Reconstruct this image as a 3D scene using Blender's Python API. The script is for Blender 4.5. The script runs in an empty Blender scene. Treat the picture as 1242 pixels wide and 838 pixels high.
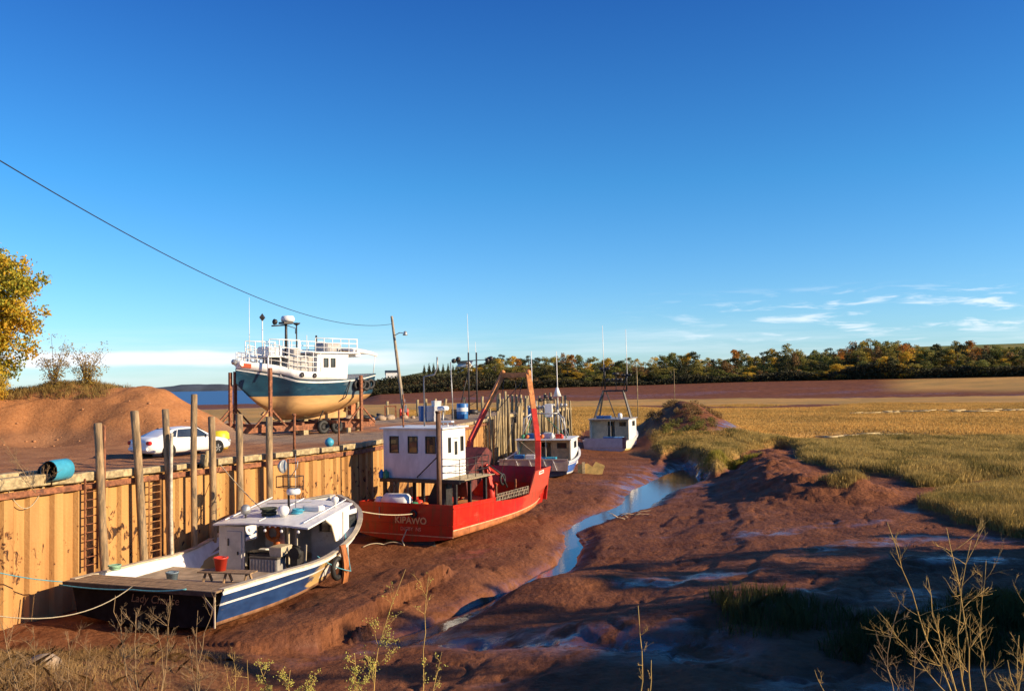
import bpy, math, random
import numpy as np
from mathutils import Vector, Matrix

RND = random.Random(11)
NPR = np.random.default_rng(5)
scene = bpy.context.scene
COL = scene.collection

# ------------------------------------------------------------------ camera
FPX, CAMZ = 1075.0, 3.3                      # focal length in photo pixels (1242 wide), eye above wharf deck (z = 0)
PITCH, ROLL = math.radians(2.53), math.radians(1.04)
_f = Vector((0, math.cos(PITCH), math.sin(PITCH)))
_u0 = Vector((0, -math.sin(PITCH), math.cos(PITCH)))
_r0 = Vector((1, 0, 0))
CR = _r0 * math.cos(ROLL) - _u0 * math.sin(ROLL)
CU = _r0 * math.sin(ROLL) + _u0 * math.cos(ROLL)
CAM = Vector((0, 0, CAMZ))

def ray(px, py):
    return _f + CR * ((px - 621) / FPX) + CU * ((419 - py) / FPX)

def G(px, py, z):                            # ground point on level z seen at that place of the photograph
    d = ray(px, py)
    return CAM + d * ((z - CAMZ) / d.z)

def P(px, py, dist):                         # point at a given depth
    d = ray(px, py)
    return CAM + d * (dist / d.y)

cam_data = bpy.data.cameras.new('camera')
cam = bpy.data.objects.new('camera', cam_data)
COL.objects.link(cam)
cam_data.sensor_width = 36
cam_data.lens = 36 * FPX / 1242
cam_data.clip_start = 0.1
cam_data.clip_end = 40000
m = Matrix.Identity(4)
for i in range(3):
    m[i][0], m[i][1], m[i][2], m[i][3] = CR[i], CU[i], -_f[i], CAM[i]
cam.matrix_world = m
scene.camera = cam
scene.view_settings.view_transform = 'Standard'
scene.view_settings.look = 'None'
scene.view_settings.gamma = 1
scene.view_settings.exposure = 0.75
scene.render.resolution_x, scene.render.resolution_y = 1024, 690

# ------------------------------------------------------------------ node helpers
class NT:
    def __init__(self, tree):
        self.t = tree
    def n(self, kind, **kw):
        nd = self.t.nodes.new(kind)
        for k, v in kw.items():
            if k.startswith('i_'):
                nd.inputs[int(k[2:]) if k[2:].isdigit() else k[2:].replace('_', ' ')].default_value = v
            else:
                setattr(nd, k, v)
        return nd
    def l(self, a, b):
        self.t.links.new(a, b)
    def math(self, op, a, b=None, clamp=False):
        nd = self.t.nodes.new('ShaderNodeMath'); nd.operation = op; nd.use_clamp = clamp
        for i, v in enumerate((a, b)):
            if v is None: continue
            if isinstance(v, (int, float)): nd.inputs[i].default_value = v
            else: self.l(v, nd.inputs[i])
        return nd.outputs[0]
    def mix(self, fac, a, b, mode='MIX'):
        nd = self.t.nodes.new('ShaderNodeMix'); nd.data_type = 'RGBA'; nd.blend_type = mode
        for sock, v in ((nd.inputs[0], fac), (nd.inputs[6], a), (nd.inputs[7], b)):
            if isinstance(v, (int, float)): sock.default_value = v
            elif isinstance(v, tuple): sock.default_value = v if len(v) == 4 else v + (1,)
            else: self.l(v, sock)
        return nd.outputs[2]
    def noise(self, vec, scale, detail=4, rough=0.55, dist=0.0):
        nd = self.t.nodes.new('ShaderNodeTexNoise')
        nd.inputs['Scale'].default_value = scale; nd.inputs['Detail'].default_value = detail
        nd.inputs['Roughness'].default_value = rough; nd.inputs['Distortion'].default_value = dist
        if vec is not None: self.l(vec, nd.inputs['Vector'])
        return nd.outputs[0]
    def ramp(self, v, lo, hi, a=0.0, b=1.0, smooth=True):
        nd = self.t.nodes.new('ShaderNodeMapRange')
        nd.interpolation_type = 'SMOOTHSTEP' if smooth else 'LINEAR'
        self.l(v, nd.inputs[0])
        for i, x in enumerate((lo, hi, a, b)): nd.inputs[i + 1].default_value = x
        return nd.outputs[0]
    def mapping(self, vec, scale=(1, 1, 1), loc=(0, 0, 0)):
        nd = self.t.nodes.new('ShaderNodeMapping'); self.l(vec, nd.inputs[0])
        nd.inputs['Scale'].default_value = scale; nd.inputs['Location'].default_value = loc
        return nd.outputs[0]
    def bump(self, h, strength, dist):
        nd = self.t.nodes.new('ShaderNodeBump'); self.l(h, nd.inputs['Height'])
        nd.inputs['Strength'].default_value = strength; nd.inputs['Distance'].default_value = dist
        return nd.outputs[0]

def new_mat(name):
    mt = bpy.data.materials.new(name); mt.use_nodes = True
    t = NT(mt.node_tree)
    bs = mt.node_tree.nodes['Principled BSDF']
    return mt, t, bs

def mat(name, col, rough=0.6, var=0.18, scale=3.0, metal=0.0, stain=None, stain_lo=0.55, stain_hi=0.68,
        stain_scale=2.0, stretch=(1, 1, 1), bump=0.0, bscale=30.0, spec=0.5, island=0.0, world=False):
    """A worn surface: base colour with soft variation, optional stains with a shape of their own, optional bump."""
    mt, t, bs = new_mat(name)
    tc = t.n('ShaderNodeTexCoord')
    if world:
        vec = t.n('ShaderNodeNewGeometry').outputs['Position']
    else:
        vec = tc.outputs['Object']
    v2 = t.mapping(vec, stretch) if stretch != (1, 1, 1) else vec
    n1 = t.noise(v2, scale, 5, 0.6)
    dark = tuple(c * (1 - var * 1.6) for c in col); light = tuple(min(1, c * (1 + var)) for c in col)
    c = t.mix(t.ramp(n1, 0.3, 0.7), dark, light)
    if island:
        g = t.n('ShaderNodeNewGeometry')
        k = t.ramp(g.outputs['Random Per Island'], 0, 1, 1 - island, 1 + island, False)
        hs = t.n('ShaderNodeHueSaturation'); t.l(k, hs.inputs['Value']); t.l(c, hs.inputs['Color']); c = hs.outputs[0]
    if stain:
        ns = t.noise(v2, stain_scale, 6, 0.65, 0.4)
        c = t.mix(t.ramp(ns, stain_lo, stain_hi), c, stain)
    t.l(c, bs.inputs['Base Color'])
    bs.inputs['Roughness'].default_value = rough
    bs.inputs['Metallic'].default_value = metal
    bs.inputs['Specular IOR Level'].default_value = spec
    if bump:
        t.l(t.bump(t.noise(v2, bscale, 4, 0.6), 0.6, bump), bs.inputs['Normal'])
    return mt

def leaf_mat(name, cols, trans=0.35, rough=0.7, nscale=0.6):
    """Leaves: colour varies leaf by leaf and clump by clump; light passes through."""
    mt, t, bs = new_mat(name)
    g = t.n('ShaderNodeNewGeometry'); tc = t.n('ShaderNodeTexCoord')
    oi = t.n('ShaderNodeObjectInfo')
    nz = t.noise(tc.outputs['Object'], nscale, 3)
    k = t.math('ADD', t.math('MULTIPLY', g.outputs['Random Per Island'], 0.5), t.math('MULTIPLY', t.ramp(nz, 0.3, 0.7), 0.5))
    cr = t.n('ShaderNodeValToRGB')
    t.l(k, cr.inputs[0])
    el = cr.color_ramp.elements
    el[0].position = 0.15; el[0].color = cols[0] + (1,)
    el[1].position = 0.85; el[1].color = cols[-1] + (1,)
    for i, c in enumerate(cols[1:-1]):
        e = el.new(0.15 + 0.7 * (i + 1) / (len(cols) - 1)); e.color = c + (1,)
    hs = t.n('ShaderNodeHueSaturation')
    t.l(t.ramp(oi.outputs['Random'], 0, 1, 0.75, 1.25, False), hs.inputs['Value']); t.l(cr.outputs[0], hs.inputs['Color'])
    bs.inputs['Roughness'].default_value = rough
    bs.inputs['Specular IOR Level'].default_value = 0.25
    t.l(hs.outputs[0], bs.inputs['Base Color'])
    tr = t.n('ShaderNodeBsdfTranslucent'); t.l(hs.outputs[0], tr.inputs[0])
    mx = t.n('ShaderNodeMixShader'); mx.inputs[0].default_value = trans
    t.l(bs.outputs[0], mx.inputs[1]); t.l(tr.outputs[0], mx.inputs[2])
    t.l(mx.outputs[0], mt.node_tree.nodes['Material Output'].inputs[0])
    return mt

# ------------------------------------------------------------------ mesh builder
class MB:
    def __init__(self):
        self.v, self.f, self.m, self.s = [], [], [], []
    def add(self, verts, faces, mi=0, smooth=False):
        o = len(self.v)
        self.v += [tuple(p) for p in verts]
        for fc in faces:
            self.f.append(tuple(o + i for i in fc)); self.m.append(mi); self.s.append(smooth)
        return self
    def box(self, c, s, rz=0.0, mi=0, rot=None):
        hx, hy, hz = s[0] / 2, s[1] / 2, s[2] / 2
        mt = rot if rot is not None else Matrix.Rotation(rz, 3, 'Z')
        vs = []
        for z in (-hz, hz):
            for x, y in ((-hx, -hy), (hx, -hy), (hx, hy), (-hx, hy)):
                vs.append(Vector(c) + mt @ Vector((x, y, z)))
        return self.add(vs, [(3, 2, 1, 0), (4, 5, 6, 7), (0, 1, 5, 4), (1, 2, 6, 5), (2, 3, 7, 6), (3, 0, 4, 7)], mi)
    def bbox(self, c, s, b=0.02, mi=0, rz=0.0):
        """box with bevelled vertical and top edges"""
        hx, hy, hz = s[0] / 2, s[1] / 2, s[2] / 2
        b = min(b, hx * .45, hy * .45, hz * .45)
        mt = Matrix.Rotation(rz, 3, 'Z')
        rings = []
        for z, k in ((-hz, b), (-hz + b, 0), (hz - b, 0), (hz, b)):
            x, y = hx - k, hy - k
            pts = [(-x + b, -y), (x - b, -y), (x, -y + b), (x, y - b), (x - b, y), (-x + b, y), (-x, y - b), (-x, -y + b)]
            rings.append([Vector(c) + mt @ Vector((px, py, z)) for px, py in pts])
        self.loft(rings, True, mi, True, False)
        return self
    def loft(self, rings, closed=True, mi=0, caps=True, smooth=True):
        o = len(self.v); n = len(rings[0])
        for r in rings: self.v += [tuple(p) for p in r]
        for i in range(len(rings) - 1):
            for j in range(n if closed else n - 1):
                a = o + i * n + j; b = o + i * n + (j + 1) % n
                self.f.append((a, b, b + n, a + n)); self.m.append(mi); self.s.append(smooth)
        if caps and closed:
            self.f.append(tuple(o + j for j in reversed(range(n)))); self.m.append(mi); self.s.append(False)
            k = o + (len(rings) - 1) * n
            self.f.append(tuple(k + j for j in range(n))); self.m.append(mi); self.s.append(False)
        return self
    def tube(self, pts, r, n=8, mi=0, caps=True, closed=False):
        pts = [Vector(p) for p in pts]
        rs = r if isinstance(r, (list, tuple)) else [r] * len(pts)
        rings = []; N = len(pts)
        prev = None
        for i, p in enumerate(pts):
            if closed: d = pts[(i + 1) % N] - pts[i - 1]
            else: d = pts[min(i + 1, N - 1)] - pts[max(i - 1, 0)]
            d = d.normalized() if d.length > 1e-9 else Vector((0, 0, 1))
            if prev is None:
                a = d.cross(Vector((0, 0, 1)))
                if a.length < 1e-3: a = Vector((1, 0, 0))
            else:
                a = prev - d * prev.dot(d)
                if a.length < 1e-6: a = d.cross(Vector((0, 0, 1)))
            a.normalize(); prev = a; b = d.cross(a)
            rings.append([p + (a * math.cos(2 * math.pi * k / n) + b * math.sin(2 * math.pi * k / n)) * rs[i] for k in range(n)])
        if closed:
            rings.append(rings[0]); caps = False
        return self.loft(rings, True, mi, caps, True)
    def lathe(self, prof, c=(0, 0, 0), n=16, mi=0, axis='Z', caps=True):
        rings = []
        for r, h in prof:
            ring = []
            for k in range(n):
                a = 2 * math.pi * k / n
                x, y = r * math.cos(a), r * math.sin(a)
                q = {'Z': (x, y, h), 'X': (h, x, y), 'Y': (y, h, x)}[axis]
                ring.append(Vector(c) + Vector(q))
            rings.append(ring)
        return self.loft(rings, True, mi, caps, True)
    def torus(self, c, R, r, axis='Y', n=20, k=8, mi=0, sq=1.0):
        pts = []
        for i in range(n):
            a = 2 * math.pi * i / n
            x, y = R * math.cos(a), R * math.sin(a) * sq
            q = {'Z': (x, y, 0), 'X': (0, x, y), 'Y': (x, 0, y)}[axis]
            pts.append(Vector(c) + Vector(q))
        return self.tube(pts, r, k, mi, closed=True)
    def prism(self, poly, axis, a, b, mi=0):
        """polygon in the plane normal to axis, extruded from a to b"""
        def mk(p, h):
            return {'X': (h, p[0], p[1]), 'Y': (p[0], h, p[1]), 'Z': (p[0], p[1], h)}[axis]
        n = len(poly)
        vs = [mk(p, a) for p in poly] + [mk(p, b) for p in poly]
        fs = [tuple(reversed(range(n))), tuple(range(n, 2 * n))] + [(i, (i + 1) % n, n + (i + 1) % n, n + i) for i in range(n)]
        return self.add(vs, fs, mi)
    def beam(self, p0, p1, w, h, mi=0, up=(0, 0, 1)):
        p0, p1 = Vector(p0), Vector(p1); d = (p1 - p0).normalized()
        a = d.cross(Vector(up))
        if a.length < 1e-3: a = Vector((1, 0, 0))
        a.normalize(); b = a.cross(d)
        q = [(-1, -1), (1, -1), (1, 1), (-1, 1)]
        r0 = [p0 + a * (w / 2 * x) + b * (h / 2 * y) for x, y in q]; r1 = [p1 + a * (w / 2 * x) + b * (h / 2 * y) for x, y in q]
        return self.loft([r0, r1], True, mi, True, False)
    def build(self, name, mats, parent=None, fix=True):
        me = bpy.data.meshes.new(name)
        me.from_pydata(self.v, [], self.f)
        for mt in (mats if isinstance(mats, (list, tuple)) else [mats]): me.materials.append(mt)
        me.polygons.foreach_set('material_index', self.m)
        me.polygons.foreach_set('use_smooth', self.s)
        me.update()
        if fix and len(self.f) < 60000:
            import bmesh
            b = bmesh.new(); b.from_mesh(me)
            bmesh.ops.recalc_face_normals(b, faces=b.faces)
            b.to_mesh(me); b.free()
        o = bpy.data.objects.new(name, me); COL.objects.link(o)
        if parent is not None: o.parent = parent
        return o

def np_mesh(name, V, Fq, mats, parent=None, smooth=False, attrs=None, mi=None):
    """large meshes straight from numpy arrays (all faces with the same number of corners)"""
    me = bpy.data.meshes.new(name)
    nv, nf, k = len(V), len(Fq), Fq.shape[1]
    me.vertices.add(nv); me.vertices.foreach_set('co', np.ascontiguousarray(V, dtype=np.float32).ravel())
    me.loops.add(nf * k); me.loops.foreach_set('vertex_index', np.ascontiguousarray(Fq, dtype=np.int32).ravel())
    me.polygons.add(nf)
    me.polygons.foreach_set('loop_start', np.arange(0, nf * k, k, dtype=np.int32))
    me.polygons.foreach_set('loop_total', np.full(nf, k, dtype=np.int32))
    if smooth: me.polygons.foreach_set('use_smooth', np.ones(nf, dtype=bool))
    for mt in (mats if isinstance(mats, (list, tuple)) else [mats]): me.materials.append(mt)
    if mi is not None: me.polygons.foreach_set('material_index', np.ascontiguousarray(mi, dtype=np.int32))
    for an, av in (attrs or {}).items():
        a = me.attributes.new(an, 'FLOAT', 'POINT'); a.data.foreach_set('value', np.ascontiguousarray(av, dtype=np.float32))
    me.update(calc_edges=True)
    o = bpy.data.objects.new(name, me); COL.objects.link(o)
    if parent is not None: o.parent = parent
    return o

def tag(o, label=None, cat=None, group=None, kind=None):
    if label: o['label'] = label
    if cat: o['category'] = cat
    if group: o['group'] = group
    if kind: o['kind'] = kind
    return o

def thing(name, label, cat, loc=(0, 0, 0), rz=0.0, group=None):
    o = bpy.data.objects.new(name, None); COL.objects.link(o)
    o.empty_display_size = 0.3
    o.location = loc; o.rotation_euler = (0, 0, rz)
    return tag(o, label, cat, group)

def copy_tree(o, parent=None):
    c = o.copy(); COL.objects.link(c)
    if parent is not None: c.parent = parent
    for ch in [x for x in COL.objects if x.parent == o]: copy_tree(ch, c)
    return c

def text_mesh(name, body, size, mt, parent, loc, right, up, shear=0.0, depth=0.006, align='CENTER', bold=0.0):
    cu = bpy.data.curves.new(name, 'FONT')
    cu.body = body; cu.size = size; cu.extrude = depth; cu.align_x = align; cu.align_y = 'CENTER'; cu.shear = shear; cu.offset = bold
    cu.resolution_u = 3
    tmp = bpy.data.objects.new('tmp', cu); COL.objects.link(tmp)
    me = bpy.data.meshes.new_from_object(tmp.evaluated_get(bpy.context.evaluated_depsgraph_get()))
    bpy.data.objects.remove(tmp); bpy.data.curves.remove(cu)
    r, u = Vector(right).normalized(), Vector(up).normalized(); n = r.cross(u)
    M = Matrix.Identity(4)
    for i in range(3): M[i][0], M[i][1], M[i][2], M[i][3] = r[i], u[i], n[i], loc[i]
    me.transform(M)
    me.materials.clear(); me.materials.append(mt)
    o = bpy.data.objects.new(name, me); COL.objects.link(o); o.parent = parent
    return o

# ------------------------------------------------------------------ value noise
def vnoise(x, y, seed=0):
    xi = np.floor(x).astype(np.int64); yi = np.floor(y).astype(np.int64)
    xf = x - xi; yf = y - yi
    u = xf * xf * (3 - 2 * xf); v = yf * yf * (3 - 2 * yf)
    def h(a, b):
        n = (a * 374761393 + b * 668265263 + seed * 974634777) & 0x7fffffff
        n = ((n ^ (n >> 13)) * 1274126177) & 0x7fffffff
        return ((n ^ (n >> 16)) & 0xffff) / 65535.0
    return (h(xi, yi) * (1 - u) + h(xi + 1, yi) * u) * (1 - v) + (h(xi, yi + 1) * (1 - u) + h(xi + 1, yi + 1) * u) * v

def fbm(x, y, oct=4, seed=0, gain=0.5):
    s = 0; a = 1; t = 0
    for i in range(oct):
        s = s + a * vnoise(x * 2 ** i + 17.3 * i, y * 2 ** i - 9.1 * i, seed + i); t += a; a *= gain
    return s / t * 2 - 1

def sstep(a, b, x):
    t = np.clip((x - a) / (b - a), 0, 1); return t * t * (3 - 2 * t)

def poly_dist(x, y, pts):
    """distance to a polyline and the parameter of the nearest place (in segment units)"""
    best = np.full(x.shape, 1e9); par = np.zeros(x.shape)
    for i in range(len(pts) - 1):
        ax, ay = pts[i]; bx, by = pts[i + 1]
        dx, dy = bx - ax, by - ay
        t = np.clip(((x - ax) * dx + (y - ay) * dy) / (dx * dx + dy * dy), 0, 1)
        d = np.hypot(x - ax - t * dx, y - ay - t * dy)
        k = d < best
        best = np.where(k, d, best); par = np.where(k, i + t, par)
    return best, par

def inside(x, y, poly):
    c = np.zeros(x.shape, dtype=bool); n = len(poly)
    for i in range(n):
        ax, ay = poly[i]; bx, by = poly[(i + 1) % n]
        if ay == by: continue
        c ^= ((ay > y) != (by > y)) & (x < (bx - ax) * (y - ay) / (by - ay) + ax)
    return c

# ------------------------------------------------------------------ world and sun
SUN_AZ, SUN_EL = math.radians(-17), math.radians(20)      # azimuth from +X towards +Y
w = bpy.data.worlds.new('World'); scene.world = w; w.use_nodes = True
t = NT(w.node_tree)
bg = w.node_tree.nodes['Background']
sky = t.n('ShaderNodeTexSky'); sky.sky_type = 'NISHITA'; sky.sun_disc = False
sky.sun_elevation = SUN_EL; sky.sun_rotation = math.pi / 2 - SUN_AZ
sky.air_density = 1.0; sky.dust_density = 0.2; sky.ozone_density = 4.0; sky.altitude = 10
hs = t.n('ShaderNodeHueSaturation'); hs.inputs['Saturation'].default_value = 1.05
tc = t.n('ShaderNodeTexCoord'); sep = t.n('ShaderNodeSeparateXYZ'); t.l(tc.outputs['Generated'], sep.inputs[0])
X, Y, Z = sep.outputs
tr = t.n('ShaderNodeValToRGB'); t.l(Z, tr.inputs[0]); e_ = tr.color_ramp.elements       # clear autumn air: bluer than the plain model
e_[0].position = 0.0; e_[0].color = (.76, .95, 1.22, 1); e_[1].position = .46; e_[1].color = (.32, .54, .98, 1)
x_ = e_.new(.06); x_.color = (.72, .98, 1.22, 1); x_ = e_.new(.22); x_.color = (.47, .88, 1.14, 1)
t.l(t.mix(1.0, sky.outputs[0], tr.outputs[0], 'MULTIPLY'), hs.inputs['Color'])
az = t.math('ARCTAN2', X, Y)                              # radians, 0 straight ahead
cmb = t.n('ShaderNodeCombineXYZ'); t.l(az, cmb.inputs[0]); t.l(Z, cmb.inputs[1])
# low cloud bank over the sea on the left
e1 = t.noise(t.mapping(cmb.outputs[0], (7, 25, 1)), 1.0, 5, 0.6)
ztop = t.math('ADD', Z, t.math('MULTIPLY', t.math('SUBTRACT', e1, 0.5), 0.012))
bank = t.math('MULTIPLY', t.ramp(ztop, 0.023, 0.029), t.ramp(ztop, 0.037, 0.043, 1, 0))
bank = t.math('MULTIPLY', bank, t.ramp(az, -0.22, -0.02, 1, 0))
# thin streaks on the right
e2 = t.noise(t.mapping(cmb.outputs[0], (13, 95, 1), (3.1, 0.4, 0)), 1.0, 5, 0.62, 0.5)
wisp = t.math('MULTIPLY', t.ramp(e2, 0.50, 0.70), t.math('MULTIPLY', t.ramp(Z, 0.03, 0.05), t.ramp(Z, 0.075, 0.105, 1, 0)))
wisp = t.math('MULTIPLY', wisp, t.ramp(az, 0.05, 0.4))
e3 = t.noise(t.mapping(cmb.outputs[0], (4, 60, 1), (0.7, 0.1, 0)), 1.0, 4, 0.6)
veil = t.math('MULTIPLY', t.ramp(e3, 0.35, 0.75), t.math('MULTIPLY', t.ramp(Z, -0.01, 0.02), t.ramp(Z, 0.035, 0.075, 1, 0)))
cf = t.math('ADD', t.math('MULTIPLY', bank, 0.85), t.math('ADD', t.math('MULTIPLY', wisp, 0.75), t.math('MULTIPLY', veil, 0.35)), True)
skyc = t.mix(cf, hs.outputs[0], (6.6, 7.0, 7.4))
t.l(skyc, bg.inputs[0]); bg.inputs[1].default_value = 0.094
sl = bpy.data.lights.new('sun', 'SUN'); sl.energy = 4.9; sl.angle = math.radians(0.5); sl.color = (1.0, 0.79, 0.52)
so = bpy.data.objects.new('sun', sl); COL.objects.link(so)
SDIR = Vector((math.cos(SUN_EL) * math.cos(SUN_AZ), math.cos(SUN_EL) * math.sin(SUN_AZ), math.sin(SUN_EL)))
so.rotation_euler = SDIR.to_track_quat('Z', 'Y').to_euler()
# ------------------------------------------------------------------ terrain: creek bed, marsh, near bank, far flats in one sheet
WALL = [(-26.0, 16.8), (-8.9, 50.8), (-2.5, 85.0), (7.4, 113.0)]
def gp(px, py, z): p = G(px, py, z); return (p.x, p.y)
CHAN = [gp(*p, -5.2) for p in ((905, 538), (868, 556), (838, 574), (790, 592), (768, 612), (722, 625), (690, 641), (697, 658), (682, 682), (642, 706), (600, 724), (556, 745), (500, 765), (430, 786), (340, 803))]
CHW = np.array([0.8, 1.3, 2.5, 1.5, 0.95, 0.55, 0.44, 0.5, 0.5, 0.45, 0.42, 0.55, 0.55, 0.5, 0.5])
CHAN2 = [gp(*p, -5.1) for p in ((535, 776), (600, 790), (680, 806), (760, 822), (860, 836))]
POOL = [gp(*p, -4.4) for p in ((1052, 585), (1085, 592), (1060, 607))]
MARSH = [gp(*p, -3.5) for p in ((1500, 705), (1242, 650), (1188, 644), (1146, 624), (1110, 613), (1101, 601), (1126, 592), (1152, 588), (1110, 586),
         (1081, 575), (1056, 572), (1006, 567), (957, 556), (962, 541), (945, 534), (915, 541), (878, 562), (852, 560), (842, 548), (822, 540), (795, 548), (788, 540), (772, 520), (745, 509))]
MARSH += [(8.5, 118.0), (-14.0, 104.0), (-40.0, 110.0), (-110.0, 96.0), (-1500.0, 90.0), (-3000, 3000), (3000, 3000), (1500, 40)]
RIDGE = [gp(*p, -4.0) for p in ((925, 548), (930, 566), (945, 588), (985, 604), (1035, 606))]

def shore_z(u):                                # level of the far shore along the horizon
    return np.interp(u, [-0.30, -0.20, -0.15, -0.10, 0.0, 0.12, 0.26, 0.6], [-6.0, -5.0, -0.6, 0.0, 0.8, 1.6, 2.6, 2.9])

def terrain(x, y):
    """height, marsh amount, field amount"""
    r = np.hypot(x, y)
    ang_u = np.where(y > 1, x / np.maximum(y, 1), np.sign(x) * 9)
    dch, pch = poly_dist(x, y, CHAN)
    wch = np.interp(pch, np.arange(len(CHW)), CHW)
    dwall, _ = poly_dist(x, y, WALL)
    wig = fbm(x / 3.1, y / 3.1, 3, 3) * 0.8
    # mud: valley sides rise away from the channel
    h = -5.22 + 0.055 * np.minimum(dch, 15) * (0.2 + 0.8 * np.maximum(sstep(9, 22, dwall), sstep(66, 76, y))) + 0.10 * np.minimum(np.maximum(dch - 5, 0), 5) * sstep(0, 12, dwall - 8)
    dw = dch + wig * 0.45
    h += -0.24 * (1 - sstep(wch * 0.75, wch * 1.25, dw)) + 0.34 * sstep(wch * 1.15, wch * 1.15 + 1.3, dw) - 0.20
    d2, _ = poly_dist(x, y, CHAN2)
    h -= 0.3 * np.exp(-(d2 / 0.9) ** 2)
    # scarp step in the mud to the left of the channel, in front of the boats
    def bump(px, py, z, rx, ry, amp, rot=0.0):
        cx, cy = gp(px, py, z); c, s = math.cos(rot), math.sin(rot)
        dx, dy = x - cx, y - cy
        a, b = (dx * c + dy * s) / rx, (-dx * s + dy * c) / ry
        return amp * np.exp(-(a * a + b * b))
    h += bump(690, 712, -4.6, 4.2, 2.6, 0.75, 0.5) + bump(800, 770, -4.6, 6.0, 2.6, 0.55, 0.2) + bump(760, 655, -4.6, 5, 3.5, 0.35, 0.4)
    h += bump(1000, 700, -4.4, 8, 4, 0.25) + bump(560, 700, -4.9, 2.6, 2.2, 0.28, 0.6) + bump(600, 640, -5, 2.5, 5, 0.25, -0.3)
    h -= bump(775, 690, -4.4, 1.9, 0.8, 0.42, 0.2)                       # hollow
    led = [gp(*p, -4.95) for p in ((560, 696), (541, 706), (528, 718), (500, 728), (470, 748), (432, 764), (398, 778), (360, 800), (300, 818))]
    dl, pl = poly_dist(x, y, led)
    sgn = np.sign((led[-1][0] - led[0][0]) * (y - led[0][1]) - (led[-1][1] - led[0][1]) * (x - led[0][0]))
    sl_ = -sgn * dl + 0.22 * fbm(x / 0.9, y / 0.9, 3, 9)
    h += 0.55 * sstep(-0.08, 0.16, sl_) * sstep(5.5, 1.0, sl_) * sstep(0.0, 1.0, pl) * sstep(8.0, 7.0, pl)
    drid, _ = poly_dist(x, y, RIDGE)
    h += 1.0 * np.exp(-(drid / 2.6) ** 2) * (1 + 0.5 * fbm(x / 1.1, y / 1.1, 4, 14))
    # terraces of the right bank: low steps with ragged edges
    tz = h + 0.18 * fbm(x / 6.0, y / 4.0, 4, 21)
    st = np.floor(tz / 0.32) * 0.32 + 0.32 * sstep(0.72, 1.0, (tz / 0.32) % 1.0)
    near_t = sstep(3.5, 7, dch) * sstep(90, 70, r)
    h = h + (st - tz) * 0.35 * near_t
    rough = 0.05 + 0.10 * np.exp(-(drid / 3.0) ** 2) + 0.03 * sstep(1.5, 4, dch)
    h += fbm(x / 0.9, y / 0.9, 4, 31) * rough + fbm(x / 5.0, y / 5.0, 3, 33) * 0.10 + fbm(x / 0.30, y / 0.30, 3, 37) * 0.035
    ri = np.abs(fbm(x / 3.4 + .3 * wig, y / 3.4, 3, 47)); h -= 0.085 * np.exp(-(ri / 0.035) ** 2) * sstep(0.8, 2.0, dch) * sstep(95, 75, r)      # drainage rills
    # the channel cuts through all of it; bars of mud break up the wide pool
    cut = -5.52 + 0.12 * fbm(x / 1.6, y / 1.6, 3, 39) + 1.1 * np.maximum(fbm(x / 1.9, y / 4.0, 4, 38) + .05, 0) * sstep(1.5, 2.6, wch) + 0.6 * sstep(wch * 0.6, wch * 2.0, dw)
    h = np.where(dw < wch * 2.0, np.minimum(h, cut), h)
    # marsh platform
    ins = inside(x, y, MARSH)
    dm, _ = poly_dist(x, y, MARSH[:24] + [MARSH[24]])
    sd = np.where(ins, dm, -dm) - 0.5 + 0.9 * fbm(x / 2.4, y / 2.4, 4, 41) * sstep(400, 60, r)
    far_in = ins & (r > 140)
    k = np.where(far_in, 1.0, sstep(-0.5, 1.1, sd))
    top = -3.55 + 0.22 * fbm(x / 14, y / 14, 3, 51) + 0.12 * fbm(x / 3, y / 3, 3, 52)
    gx, gy = gp(945, 492, -3.4)                                             # a tidal gully across the marsh
    gul, _ = poly_dist(x, y, [(gx - 30, gy + 30), (gx - 12, gy - 3), (gx + 2, gy - 4), (gx + 14, gy + 12)])
    g2, _ = poly_dist(x, y, [gp(*p, -3.5) for p in ((985, 531), (1010, 526), (1050, 524), (1090, 527))])
    g3, _ = poly_dist(x, y, [gp(*p, -3.5) for p in ((1080, 500), (1140, 497), (1200, 496), (1300, 499))])
    g5, _ = poly_dist(x, y, [gp(*p, -3.5) for p in ((1130, 590), (1175, 584), (1215, 578), (1290, 580))])
    gully = np.maximum.reduce([np.exp(-(gul / 8.0) ** 2), 0.8 * np.exp(-(g2 / 2.2) ** 2), 0.8 * np.exp(-(g5 / 1.1) ** 2), 0.7 * np.exp(-(g3 / 2.6) ** 2)])
    top = top - 2.2 * gully
    h = h * (1 - k) + np.maximum(h, top) * k
    marsh = sstep(0.15, 0.7, k) * (1 - sstep(0.15, 0.5, gully))
    # bank with brush beside the last boat
    bcx, bcy = gp(800, 505, -2.0)
    bb = np.exp(-(((x - 22.6) / 5.2) ** 2 + ((y - 118.0) / 11.5) ** 2)) 
    marsh = marsh * (1 - sstep(.12, .35, bb))
    h = h + bb * (3.9 + 0.5 * fbm(x / 2, y / 2, 3, 61))
    # far side: river, rising flats, shore
    fl = sstep(345, 365, r + 26 * fbm(x / 60, y / 60, 3, 71))
    sz = shore_z(ang_u)
    rise = -4.9 + (sz + 4.9) * sstep(365, 490, r) + 0.22 * fbm(x / 30, y / 9, 3, 73) * sstep(335, 370, r)
    sea = sstep(-0.15, -0.21, ang_u)
    h = h * (1 - fl) + (rise * (1 - sea) + (-4.6 - 2.4 * sstep(330, 800, r) + 0.12 * fbm(x / 30, y / 10, 3, 75)) * sea) * fl
    marsh = marsh * (1 - fl)
    # a strip of marsh under the far trees on the right
    strip = sstep(0.40, 0.46, ang_u) * sstep(395, 420, r + 14 * fbm(x / 30, y / 30, 3, 77)) * sstep(484, 470, r) * (y > 0)
    marsh = np.maximum(marsh, strip)
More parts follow.
